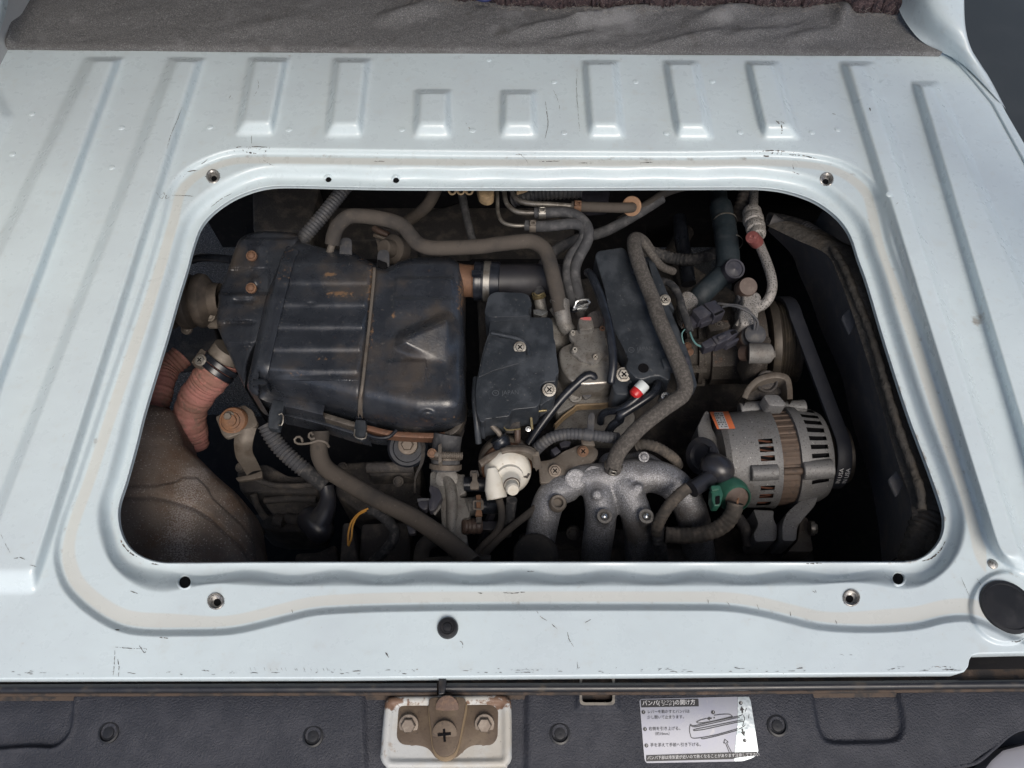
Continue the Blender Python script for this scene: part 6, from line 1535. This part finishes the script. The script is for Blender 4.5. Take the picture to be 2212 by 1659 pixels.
# ------------------------------------------------------------------ alternator
al = thing('alternator', 'dusty grey cast alternator with brown laminated stator and cooling slots', 'alternator', (1660, 980, -.2))
a0 = P(*D1([(290, 800, -.185)])[0]); a1 = P(*D1([(1250, 745, -.178)])[0])
aa = (a1 - a0).normalized(); AL = (a1 - a0).length
ra = 112 * px(1670, 985, -.14)
NA = 96
def slots(rows, spans):
    """drop faces of a lathe: ring rows and angle spans (degrees)"""
    def f(i, ang):
        d = math.degrees(ang)
        return rows[0] <= i < rows[1] and any(s <= d <= e for s, e in spans)
    return f
# find the angle that looks at the camera
_, bu_, bw_ = basis(aa)
tc_ = (Vector((0, 0, CAM_H)) - P(1670, 985, -.15)).normalized()
ctr = math.degrees(math.atan2(tc_.dot(bw_), tc_.dot(bu_))) % 360
sgn = 1 if bw_.cross(aa).dot(Vector((1, 0, 0))) else 1
def spans(lst): return [((ctr + a) % 360, (ctr + b) % 360) for a, b in lst]
h0, h1, h2, h3 = 0.0, AL * .50, AL * .675, AL * 1.0
prof = [(ra * .55, -.004), (ra * .86, 0.0), (ra * .93, .006), (ra * .95, h1 * .30), (ra * .97, h1 * .52), (ra * .98, h1 * .60), (ra * .985, h1 * .86), (ra * 1.0, h1 * .94), (ra * 1.02, h1), (ra * .9, h1 + .001)]
# which way does the angle run on the picture: larger angle = lower or higher
tst = np.array(lathe_geo(a0, aa, [(ra, h1 * .7)], 360)[0])
dep = tst[:, 1] * CP + (CAM_H - tst[:, 2]) * SP
ly = CY - FPX * (tst[:, 1] * SP - (CAM_H - tst[:, 2]) * CP) / dep
def ang_for(y):       # camera-side angle whose ring point shows at layout height y
    best, bd = 0, 1e9
    for d in range(360):
        df = abs((d - ctr + 180) % 360 - 180)
        if df < 95 and abs(ly[d] - y) < bd: best, bd = d, abs(ly[d] - y)
    return best
def span_y(y0, y1):
    a, b = sorted((ang_for(y0), ang_for(y1)))
    return (a, b) if b - a < 180 else (b, a + 360)
yk = lambda z: 812 + .2285 * z
rs_ = [span_y(yk(a), yk(b)) for a, b in ((594, 642), (668, 720), (750, 808), (1042, 1082), (1122, 1164), (1200, 1232))]
lathe('rear_housing', a0, aa, prof, MAT['alternator_alu'], al, n=360, drop=slots((5, 6), rs_), smooth=30)
lathe('rear_slot_shade', a0, aa, [(ra * .88, h1 * .5), (ra * .88, h1 * .9)], MAT['void_shade'], al, n=48)  # black sleeve added as painted shade behind the slots
for k in range(26):
    d = math.radians(ctr - 75 + k * 6)
    p = np.array([a0 + aa * (h1 * t) + (bu_ * math.cos(d + .03 * math.sin(9 * t)) + bw_ * math.sin(d + .03 * math.sin(9 * t))) * ra * .9 for t in np.linspace(.56, .9, 6)])
    V, F_ = tube_geo(p, .0012, 6); mk('winding', V, F_, MAT['copper'], al)
def stm(t, r, h): return r * (1 + .012 * (1 if int(t * 38 / (2 * math.pi) * 2) % 2 else 0) - .004 * math.sin(t * 76))
lathe('stator', a0, aa, [(ra * .94, h1), (ra * .955, h1 + .001), (ra * .955, h2 - .001), (ra * .94, h2)], MAT['stator_brown'], al, n=300, mod=stm, smooth=25)
fs_ = [span_y(yk(a), yk(b)) for a, b in ((326, 354), (382, 412), (442, 476), (512, 552), (590, 636), (676, 720), (760, 806), (1014, 1052))]
prof2 = [(ra * .9, h2 - .001), (ra * 1.02, h2), (ra * 1.02, h2 + .006), (ra * 1.0, h2 + .012), (ra * .975, h2 + .018), (ra * .93, h2 + .034), (ra * .86, h2 + .042), (ra * .60, h3), (ra * .3, h3 + .002)]
lathe('front_housing', a0, aa, prof2, MAT['alternator_alu'], al, n=360, drop=slots((3, 5), fs_), smooth=30)
lathe('front_slot_shade', a0, aa, [(ra * .86, h2 + .010), (ra * .84, h2 + .034)], MAT['void_shade'], al, n=48)  # same black sleeve of painted shade for the front slots
# bolt bosses and lugs
def rad(d): return bu_ * math.cos(math.radians(d)) + bw_ * math.sin(math.radians(d))
ttop = ang_for(yk(290))
def lug(name, hh, d, rr, r, ln, mat='alternator_alu'):
    p = a0 + aa * hh + rad(d) * rr
    V, F_ = lathe_geo(p, aa, [(0, 0), (r * .9, 0), (r, .001), (r, ln - .001), (r * .9, ln), (0, ln)], 22)
    return mk(name, V, F_, MAT[mat], al)
lug('through_bolt_boss', h1 * .52, ttop, ra * .98, .011, h1 * .47)
lug('through_bolt', h1 * .95, ttop, ra * .98, .0045, h2 - h1 + .01, 'steel_zinc')
lug('through_bolt_boss', h2, ttop, ra * .97, .010, .03)
b2_ = ang_for(yk(915))
lug('through_bolt_boss', h1 * .40, b2_, ra * .96, .010, h1 * .5)
lug('through_bolt', h1, b2_, ra * .98, .0045, h2 - h1, 'stator_brown')
lug('through_bolt_boss', h2, b2_, ra * .95, .012, .036)
# mounting feet
slab('mount_foot', rnd(D1([(640, 1260, 5), (840, 1270, 5), (830, 1340, 8), (875, 1430, 8), (860, 1560, 8), (660, 1570, 8), (640, 1500, 5), (690, 1400, 8)]), 6), -.185, .05, MAT['alternator_alu'], al, bevel=.003)
slab('mount_foot', rnd(D1([(960, 1290, 8), (1080, 1180, 14), (1260, 1120, 8), (1230, 1220, 10), (1120, 1340, 12), (1060, 1420, 8), (1050, 1560, 8), (915, 1560, 8), (915, 1400, 8)]), 6), -.170, .05, MAT['alternator_alu'], al, bevel=.003)
slab('adjuster_ear', rnd(D1([(735, 190, 6), (760, 170, 6), (880, 170, 8), (960, 260, 6), (940, 290, 4), (790, 280, 6)]), 5), -.115, .02, MAT['alternator_alu'], al, bevel=.003)
# label
lp = lambda z: None
def al_patch(name, pts, up, mat, par):
    """patch wrapped on the rear housing: layout points projected on the cylinder"""
    P_ = []
    for x, y in pts:
        o = Vector((0, 0, CAM_H)); d = (P(x, y, -.1) - o).normalized()
        oc = o - a0; R_ = ra * .955 + up
        da_ = d - aa * d.dot(aa); oa = oc - aa * oc.dot(aa)
        A = da_.dot(da_); B = 2 * da_.dot(oa); C_ = oa.dot(oa) - R_ * R_
        t = (-B - math.sqrt(max(B * B - 4 * A * C_, 0))) / (2 * A)
        P_.append(o + d * t)
    return P_
def patch(name, c4, up, mat, par, n=8):
    g = []
    for i in range(n + 1):
        for j in range(n + 1):
            u, v = i / n, j / n
            q = [(1 - u) * (1 - v) * c4[0][k] + u * (1 - v) * c4[1][k] + u * v * c4[2][k] + (1 - u) * v * c4[3][k] for k in (0, 1)]
            g.append(q)
    return mk(name, [p[:] for p in al_patch(name, g, up, mat, par)], gridfaces(n + 1, n + 1), mat, par, smooth=60)
q4 = D1([(228, 340), (405, 335), (472, 497), (300, 503)])
lb = patch('orange_label', q4, .0012, MAT['label_orange'], al)
q5 = D1([(262, 343), (352, 340), (412, 497), (322, 500)])
patch('white_field', q5, .0016, MAT['label_white'], lb)
g = []
rs3 = random.Random(11)
for k in range(5):
    for j in range(7):
        if rs3.random() < .2: continue
        u0, v0 = .08 + k * .18, .06 + j * .13
        q = []
        for u, v in ((u0, v0), (u0 + .10, v0), (u0 + .10, v0 + .07), (u0, v0 + .07)):
            q.append([(1 - u) * (1 - v) * q5[0][m] + u * (1 - v) * q5[1][m] + u * v * q5[2][m] + (1 - u) * v * q5[3][m] for m in (0, 1)])
        pp = al_patch('', q, .0020, None, None); g.append(([p[:] for p in pp], [[0, 1, 2, 3]]))
V, F_ = join(g); mk('label_print', V, F_, MAT['print_black'], lb, smooth=0, kind='stuff')
# rear end: terminal plate, cap and boot
slab('terminal_plate', rnd(D1([(110, 480, 6), (190, 320, 8), (230, 340, 6), (250, 480, 6), (310, 600, 6), (320, 720, 6), (140, 700, 8)]), 6), -.150, .04, MAT['alternator_alu'], al, bevel=.003)
tb2 = thing('terminal_boot', 'shiny black rubber boot over the alternator terminal', 'rubber boot', (1540, 1010, -.11))
tube('boot_ball', D1([(265, 850, -.118), (300, 870, -.116), (335, 890, -.118)]), 30, MAT['boot_rubber'], tb2, n=28, roundcap=.95)
tube('boot_sleeve', D1([(280, 900, -.12), (200, 980, -.118), (60, 1075, -.114)]), 18, MAT['boot_rubber'], tb2, n=22)
lathe('boot_flap', P(*D1([(160, 760, -.135)])[0]), Vector((-.75, -.3, .6)), [(.014, -.004), (.023, -.002), (.0235, .001), (.016, .002), (.013, -.002), (0, -.002)], MAT['boot_rubber'], tb2, n=28)
slab('boot_neck', rnd(D1([(225, 660), (290, 650), (320, 700), (310, 750), (230, 740)]), 5), -.118, .02, MAT['boot_rubber'], tb2, bevel=.003)
gp = thing('green_plug', 'green plastic connector plugged into the alternator', 'connector', (1575, 1075, -.11))
go_ = P(*D1([(440, 1120, -.128)])[0]); gx = Vector((.12, -.55, .55)).normalized()
lathe('plug_collar', go_, gx, [(.0175, -.016), (.0200, -.006), (.0200, .002), (.0185, .004), (.0178, .012), (.0150, .015), (.0145, .010), (0, .010)], MAT['plastic_green'], gp, n=36)
lathe('seal_ring', go_ + gx * .0105, gx, [(.0145, 0), (.0140, .002), (.007, .003), (0, .003)], MAT['sensor_brown'], gp, n=28)
slab('plug_latch', rnd(D1([(250, 1040, 3), (330, 1030, 4), (360, 1120, 4), (330, 1230, 4), (270, 1230, 3), (245, 1160, 3)]), 3), -.104, .016, MAT['plastic_green'], gp, bevel=.002)
slab('latch_slot_shade', rnd(D1([(285, 1140), (325, 1130), (325, 1205), (285, 1215)]), 2), -.1028, .002, MAT['void_shade'], gp, bevel=0)  # dark patch painted as the shade in the slot
slab('latch_cap', rnd(D1([(240, 1035), (320, 1030), (325, 1075), (250, 1090)]), 3), -.099, .008, MAT['plastic_green'], gp, bevel=.001)
tube('plug_wire', D1([(500, 1160, -.100), (490, 1185, -.098), (490, 1215, -.1)]), 2.2, MAT['rust_orange'], gp, n=8)
pc = thing('plug_conduit', 'dusty ribbed conduit curving from the green plug down to the left', 'conduit', (1520, 1130, -.13))
tube('conduit', D1([(470, 1200, -.102), (450, 1290, -.108), (380, 1390, -.118), (270, 1460, -.126), (130, 1500, -.132), (-40, 1510, -.136), (-190, 1500, -.138)]), 17.5, MAT['conduit_dusty'], pc, cor=(.0060, .035), n=22)
# pulley, belt
Ca = a0 + aa * (h3 + .016)
lathe('pulley', a0 + aa * (h3 + .004), aa, [(.01, 0), (.036, .001), (.037, .003)] + [q for k in range(5) for q in ((.0335, .004 + k * .0040), (.0365, .006 + k * .0040))] + [(.038, .025), (.038, .028), (.02, .030), (0, .026)], MAT['pulley_metal'], al, n=48)

# ------------------------------------------------------------------ air conditioning compressor
cp = thing('compressor', 'brown grimy air conditioning compressor with belt pulley', 'compressor', (1590, 745, -.2))
c0_ = P(*C4([(900, 760, -.205)])[0]); c1_ = P(*C4([(2250, 700, -.185)])[0]); ca = (c1_ - c0_).normalized(); CL = (c1_ - c0_).length
rc_ = 88 * px(1590, 740, -.17)
prof = [(rc_ * .5, .0), (rc_ * .86, .002), (rc_ * .9, CL * .10), (rc_ * 1.04, CL * .11), (rc_ * 1.04, CL * .15), (rc_ * .9, CL * .16), (rc_ * .9, CL * .22), (rc_ * 1.0, CL * .23), (rc_ * 1.0, CL * .50), (rc_ * 1.05, CL * .51), (rc_ * 1.05, CL * .60), (rc_ * .96, CL * .62), (rc_ * .94, CL * .72), (rc_ * .7, CL * .74)]
lathe('cylinder_body', c0_, ca, prof, MAT['compressor_cast'], cp, n=72, smooth=30, mod=lambda t, r, h: r * (1 + .035 * (math.cos(t * 14) > .55) * (CL * .22 < h < CL * .51)))
for d in range(0, 360, 40):
    _, u2, w2 = basis(ca)
    dd = u2 * math.cos(math.radians(d)) + w2 * math.sin(math.radians(d))
    V, F_ = lathe_geo(c0_ + dd * rc_ * .98, ca, [(0, -.002), (.006, -.002), (.006, CL * .18), (0, CL * .19)], 6); mk('case_bolt', V, F_, MAT['compressor_cast'], cp, smooth=30)
lathe('clutch_pulley', c0_ + ca * CL * .74, ca, [(rc_ * .62, 0), (rc_ * .64, .002), (rc_ * 1.02, .004), (rc_ * 1.04, .007), (rc_ * 1.04, .014), (rc_ * 1.0, .015)] + [q for k in range(5) for q in ((rc_ * .95, .017 + k * .004), (rc_ * 1.0, .019 + k * .004))] + [(rc_ * 1.05, .038), (rc_ * 1.05, .042), (rc_ * .6, .044), (0, .046)], MAT['pulley_metal'], cp, n=64, smooth=30)
tube('side_boss', C4([(1720, 860, -.10), (1850, 860, -.098), (1960, 860, -.1)]), 22, MAT['alu_cast'], cp, n=22, caps=True)
tube('boss_stem', C4([(1640, 860, -.112), (1720, 860, -.106)]), 17, MAT['sensor_brown'], cp, n=18)
bolt(cp, C4([(2010, 870, -.1)])[0], 8, MAT['alu_cast'], 'hex', axis=Vector((1, 0, .1)))
slab('front_lug', rnd(C4([(1680, 760), (1760, 690), (1900, 640), (1990, 640), (2000, 740), (1960, 930), (1880, 1010), (1760, 960)]), 8), -.112, .05, MAT['compressor_cast'], cp, bevel=.006, seg=3)
slab('sensor_plate', rnd(C4([(1210, 500), (1280, 460), (1460, 440), (1500, 520), (1400, 560), (1240, 590)]), 4), -.118, .02, MAT['compressor_cast'], cp, bevel=.002)
bolt(cp, C4([(1345, 500, -.117)])[0], 6.5, MAT['compressor_cast'], 'phillips')
for q in ((950, 500), (960, 770), (985, 840)):
    bolt(cp, C4([(*q, -.14)])[0], 6, MAT['rust_brown'], 'hex')
# belt round the pulleys
Cc = c0_ + ca * (CL * .74 + .026)
bt = thing('drive_belt', 'dark ribbed drive belt between compressor and alternator pulleys, printed USA', 'belt', (Cc + Ca) * .5)
pts2 = []
crank = Vector((Ca.x, (Ca.y + Cc.y) / 2 + .03, -.42))
for c, r in ((Cc, rc_ * 1.0 + .003), (Ca, .041), (crank, .06)):
    for k in range(90):
        t = 2 * math.pi * k / 90; pts2.append((c.y + r * math.cos(t), c.z + r * math.sin(t)))
pts2 = sorted(set(pts2))
def half(ps):
    h_ = []
    for p in ps:
        while len(h_) >= 2 and (h_[-1][0] - h_[-2][0]) * (p[1] - h_[-2][1]) - (h_[-1][1] - h_[-2][1]) * (p[0] - h_[-2][0]) <= 0: h_.pop()
        h_.append(p)
    return h_
hull = half(pts2)[:-1] + half(pts2[::-1])[:-1]
lp_ = resample(hull, n=220, closed=True)
xb = np.interp(lp_[:, 0], [Ca.y, Cc.y], [Ca.x, Cc.x])
wb_ = .0088
nrm = np.stack([np.roll(lp_[:, 1], -1) - np.roll(lp_[:, 1], 1), -(np.roll(lp_[:, 0], -1) - np.roll(lp_[:, 0], 1))], 1); nrm /= np.linalg.norm(nrm, axis=1)[:, None]
rows = []
for dx, dn in ((-wb_, -.002), (-wb_, .0022), (-wb_ + .001, .003), (wb_ - .001, .003), (wb_, .0022), (wb_, -.002)):
    rows.append(np.stack([xb + dx, lp_[:, 0] + nrm[:, 0] * dn, lp_[:, 1] + nrm[:, 1] * dn], 1))
belt = mk('belt_band', np.concatenate(rows), gridfaces(6, 220, False, True), MAT['belt_rubber'], bt, smooth=40)
def belt_text(s, s0, dx, size):
    """lettering laid along the outer face; s0 index on the loop"""
    cu = bpy.data.curves.new('lettering', 'FONT'); cu.body = s; cu.size = 1; cu.align_x = 'CENTER'; cu.align_y = 'CENTER'; cu.resolution_u = 2
    ob = bpy.data.objects.new('lettering', cu); COL.objects.link(ob); bpy.context.view_layer.update()
    me = bpy.data.meshes.new_from_object(ob.evaluated_get(bpy.context.evaluated_depsgraph_get()))
    v = np.array([q.co[:] for q in me.vertices]); f = [list(q.vertices) for q in me.polygons]
    bpy.data.objects.remove(ob); bpy.data.curves.remove(cu); bpy.data.meshes.remove(me)
    seg = np.linalg.norm(np.roll(lp_, -1, 0) - lp_, axis=1).mean()
    idx = s0 + DIRB * v[:, 0] * size / seg
    i0 = np.floor(idx).astype(int); fr = (idx - i0)[:, None]
    base = lp_[i0 % 220] * (1 - fr) + lp_[(i0 + 1) % 220] * fr; nn = nrm[i0 % 220] * (1 - fr) + nrm[(i0 + 1) % 220] * fr
    xx = np.interp(base[:, 0], [Ca.y, Cc.y], [Ca.x, Cc.x]) + dx + v[:, 1] * size * -1
    return np.stack([xx, base[:, 0] + nn[:, 0] * .0034, base[:, 1] + nn[:, 1] * .0034], 1), f
# camera-facing spot on the alternator pulley, low in the view
dep = lp_[:, 0] * CP + (CAM_H - lp_[:, 1]) * SP
lyb = CY - FPX * (lp_[:, 0] * SP - (CAM_H - lp_[:, 1]) * CP) / dep
face = nrm[:, 0] * (0 - lp_[:, 0]) + nrm[:, 1] * (CAM_H - lp_[:, 1])
cand = [i for i in range(220) if face[i] > 0]
s0 = min(cand, key=lambda i: abs(lyb[i] - 1026))
DIRB = -1 if lyb[(s0 + 1) % 220] > lyb[s0] else 1
g = [belt_text('IN USA', s0, -.0035, .0072), belt_text('IN USA', s0, .0045, .0072)]
V, F_ = join(g); mk('white_lettering', V, F_, MAT['print_white'], bt, smooth=0, kind='stuff', label='white USA print')
# adjuster bracket above the alternator
ab_ = thing('adjuster_bracket', 'dark bent steel bracket with a hole above the alternator', 'bracket', (1650, 840, -.13))
strip3('bracket_arch', D1([(560, 210), (600, 120), (680, 40), (780, 0), (880, -10), (960, 20), (985, 110), (990, 220)]), 12, -.125, .03, MAT['bracket_steel'], ab_, n=50)
slab('bracket_web', rnd(D1([(570, 200), (640, 90), (760, 20), (900, 10), (960, 60), (940, 160), (800, 170), (640, 220)]), 10), -.145, .006, MAT['block_dark'], ab_, bevel=.002)
lathe('bolt_hole', P(*D1([(775, 55, -.134)])[0]), Vector((0, -.5, .8)), [(.0145, -.001), (.0135, .0004), (.0115, .0002), (.010, -.004), (0, -.004)], MAT['block_dark'], ab_, n=28)
lb_ = thing('lower_mount', 'dark lower bracket and bolt beneath the alternator', 'bracket', (1690, 1190, -.22))
slab('bracket_arm', rnd(D1([(1090, 1330), (1160, 1340), (1210, 1660), (960, 1660), (1060, 1560)]), 8), -.21, .03, MAT['bracket_steel'], lb_, bevel=.003)
bolt(lb_, D1([(1205, 1440, -.2)])[0], 11, MAT['steel_pipe'], 'hex', axis=Vector((1, -.1, .1)))
tube('bracket_arm_tube', D1([(500, 1340, -.2), (560, 1440, -.2), (600, 1600, -.21)]), 12, MAT['block_dark'], lb_)

# ------------------------------------------------------------------ air conditioning pipes
pp = thing('suction_pipe', 'pitted grey aluminium pipe with a red cap curving into the compressor', 'pipe', (1650, 560, -.1))
tube('pipe', A4([(1790, 60, -.12), (1780, 250, -.115), (1770, 400, -.11), (1800, 620, -.10), (1850, 800, -.095), (1930, 1000, -.092), (1990, 1180, -.090), (2010, 1330, -.092), (1970, 1470, -.097), (1890, 1560, -.104), (1800, 1600, -.11)]), 10.5, MAT['alu_pitted'], pp, n=20, rfun=lambda t: .95 if t < .16 else 1.0)
for (x, y, r, z) in ((1760, 420, 20, -.106), (1775, 500, 22, -.103), (1800, 590, 21, -.101), (1830, 655, 17, -.099)):
    q = A4([(x, y, z)])[0]; R_ = r * px(*q)
    lathe('ferrule', P(*q), P(*A4([(1830, 700, -.098)])[0]) - P(*A4([(1770, 380, -.11)])[0]), [(R_ * .5, -.009), (R_ * .9, -.007), (R_, -.003), (R_, .003), (R_ * .9, .007), (R_ * .5, .009)], MAT['alu_pitted'], pp, n=30)
cq = P(*A4([(1800, 760, -.085)])[0]); cx_ = Vector((-.62, .35, .62)).normalized()
cx_ = (P(*A4([(1745, 700, -.070)])[0]) - cq).normalized()
lathe('red_cap', cq, cx_, [(.0092, -.006), (.0092, .010), (.0084, .0150), (.003, .0155), (.002, .0145), (0, .0145)], MAT['cap_red'], pp, n=24)
blk_o = rnd(A4([(1640, 1400, 10), (1700, 1375, 8), (1840, 1380, 10), (1890, 1450, 12), (1870, 1540, 12), (1840, 1620, 12), (1820, 1800, 10), (1620, 1800, 10), (1600, 1640, 8), (1650, 1540, 8)]), 8)
slab('pipe_block', blk_o, -.098, .05, MAT['alu_pitted'], pp, bevel=.006, seg=3)
lathe('block_bolt', P(*A4([(1705, 1330, -.09)])[0]), Vector((0, -.45, .9)), [(.0125, -.02), (.0125, .001), (.0115, .003), (0, .0032)], MAT['sensor_brown'], pp, n=26)
slab('block_shoulder', rnd(A4([(1575, 1430), (1610, 1330), (1650, 1300), (1640, 1420), (1640, 1480), (1600, 1490)]), 4), -.105, .03, MAT['conduit_grey'], pp, bevel=.002)
ip = thing('insulated_pipe', 'black foam wrapped pipe with two silver bands bending to the compressor', 'pipe', (1570, 560, -.12))
tube('foam_sleeve', A4([(1370, 330, -.13), (1400, 480, -.125), (1430, 650, -.12), (1450, 850, -.118), (1460, 1020, -.12), (1440, 1130, -.124)]), 25, MAT['insulation_teal'], ip, n=26, wob=.012)
tube('upper_pipe', A4([(1340, 100, -.16), (1350, 250, -.15), (1375, 360, -.135)]), 18, MAT['insulation_teal'], ip, n=22)
tube('foam_elbow', A4([(1460, 1130, -.128), (1350, 1220, -.126), (1240, 1320, -.126), (1130, 1430, -.13), (1060, 1520, -.14)]), 23, MAT['insulation_teal'], ip, n=24, wob=.012)
for (x, y, a_z) in ((1435, 520, -.100), (1508, 785, -.098)):
    q = A4([(x - 14, y + 6, -.122)])[0]
    R_ = 25.2 * px(*q)
    lathe('silver_band', P(*q), P(*A4([(1440, 700, -.12)])[0]) - P(*A4([(1400, 480, -.125)])[0]), [(R_, -.0016), (R_ * 1.02, -.001), (R_ * 1.02, .001), (R_, .0016)], MAT['steel_zinc'], ip, n=36)
lathe('valve_cap', P(*A4([(1540, 1110, -.104)])[0]), Vector((.1, -.35, .9)), [(.0145, -.02), (.0145, 0), (.0138, .0022), (.0115, .0022), (.0105, .0005), (.003, .001), (0, .002)], MAT['connector_black'], ip, n=30)
slab('flange_block', rnd(A4([(880, 1400, 8), (960, 1370, 8), (1030, 1400, 8), (1100, 1480, 8), (1090, 1540, 6), (1010, 1590, 6), (940, 1620, 6), (900, 1560, 6)]), 6), -.118, .04, MAT['alu_pitted'], pp if False else ip, bevel=.004, seg=3)
slab('flange_block_foot', rnd(C4([(920, 250), (1030, 230), (1000, 330), (950, 350)]), 5), -.122, .04, MAT['alu_pitted'], ip, bevel=.004)
tube('ribbed_sleeve', A4([(1700, 130, -.125), (1660, 250, -.13), (1610, 400, -.14), (1590, 520, -.15)]), 16, MAT['conduit_dusty'], None, cor=(.006, .06), n=18, label='dusty ribbed sleeve beside the pitted aluminium pipe top', cat='conduit')
hr_ = thing('side_harness', 'taped wiring harness crossing the upper right corner of the bay', 'wiring', (1750, 500, -.1))
tube('taped_loom', A5([(250, 400, -.13), (420, 430, -.12), (560, 470, -.11), (640, 500, -.105)]), 15, MAT['cloth_tape'], hr_, n=18, wob=.012)
tube('ribbed_piece', A5([(620, 490, -.106), (700, 540, -.10), (770, 590, -.095)]), 14.5, MAT['conduit_grey'], hr_, cor=(.0046, .08), n=18)
tube('cloth_sleeve', A5([(740, 570, -.096), (840, 630, -.09), (940, 690, -.085), (1010, 740, -.082)]), 16, MAT['conduit_dusty'], hr_, n=18, wob=.03)

# ------------------------------------------------------------------ wiring on the compressor
wt = thing('compressor_harness', 'black taped loom running down beside the compressor connectors', 'wiring', (1490, 700, -.1))
tube('loom', A4([(640, 1260, -.112), (740, 1290, -.106), (820, 1380, -.102), (870, 1500, -.100)]) + C4([(880, 260, -.098), (930, 400, -.097), (970, 520, -.098), (985, 590, -.10)]), 8.5, MAT['cloth_tape'], wt, n=14, wob=.03)
tube('teal_wire', C4([(990, 600, -.10), (1020, 680, -.098), (1070, 750, -.097), (1150, 780, -.096)]), 2.2, MAT['wire_teal'], wt, n=8)
tube('thin_wire', C4([(930, 560, -.10), (890, 610, -.10), (900, 700, -.104), (960, 860, -.11)]), 1.4, MAT['wire_teal'], wt, n=6)
def conn(name, label, blocks):
    c = thing(name, label, 'connector', (*C4([blocks[0][0][0]])[0], -.09))
    for pts, z, th, nm in blocks:
        slab(nm, rnd(C4(pts), 2.5), z, th, MAT['connector_black'], c, bevel=.0012)
    return c
c1 = conn('wiring_connector', 'large dark two part connector with grey wires above the compressor', [
    ([(1020, 320), (1135, 250), (1260, 360), (1115, 440)], -.086, .018, 'plug_half'),
    ([(1160, 240), (1300, 195), (1430, 340), (1290, 410), (1270, 360)], -.088, .018, 'socket_half'),
    ([(980, 400), (1060, 370), (1130, 450), (1010, 530), (990, 470)], -.098, .012, 'rear_block'),
    ([(1100, 430), (1210, 400), (1280, 400), (1260, 450), (1130, 500)], -.096, .01, 'latch')])
slab('latch_slot_shade', rnd(C4([(1290, 370), (1400, 320), (1412, 338), (1310, 392)]), 1), -.0870, .001, MAT['void_shade'], c1, bevel=0)
c2 = conn('wiring_connector', 'slim dark connector with a teal wire lying on the compressor', [
    ([(1130, 730), (1250, 660), (1320, 750), (1175, 800)], -.090, .014, 'wire_end'),
    ([(1260, 650), (1480, 560), (1560, 560), (1590, 600), (1450, 700), (1330, 745)], -.087, .018, 'plug_half'),
    ([(1330, 650), (1430, 600), (1450, 640), (1360, 690)], -.083, .005, 'latch'),
    ([(1400, 740), (1590, 660), (1600, 690), (1460, 770)], -.098, .01, 'lower_half')])
slab('latch_slot_shade', rnd(C4([(1490, 590), (1550, 568), (1575, 600), (1510, 630)]), 1), -.0862, .001, MAT['void_shade'], c2, bevel=0)
wr = thing('sensor_wires', 'pair of grey wires arching from the connector to the compressor sensor', 'wire', (1620, 690, -.08))
tube('wire', C4([(1340, 240, -.086), (1450, 255, -.080), (1600, 270, -.078), (1720, 330, -.080), (1790, 440, -.086), (1785, 570, -.094)]), 2.7, MAT['conduit_grey'], wr, n=8)
tube('wire', C4([(1390, 285, -.086), (1480, 265, -.080), (1620, 300, -.076), (1760, 380, -.080), (1830, 470, -.086), (1815, 570, -.094)]), 2.7, MAT['conduit_grey'], wr, n=8)
se = thing('compressor_sensor', 'grey round sensor on the compressor where two wires enter', 'sensor', (1630, 720, -.1))
lathe('sensor_cap', P(*C4([(1785, 640, -.108)])[0]), Vector((0, -.3, .95)), [(.0155, -.01), (.0155, -.004), (.0135, -.002), (.0135, .006), (.010, .0085), (0, .009)], MAT['conduit_grey'], se, n=30)
lathe('sensor_base', P(*C4([(1780, 670, -.113)])[0]), Vector((0, -.3, .95)), [(.018, -.02), (.018, -.002), (.0165, 0), (0, 0)], MAT['sensor_brown'], se, n=30)
tube('sensor_arm', C4([(1560, 520, -.108), (1620, 430, -.104), (1720, 400, -.102), (1820, 420, -.103)]), 4, MAT['alu_cast'], se, n=10)
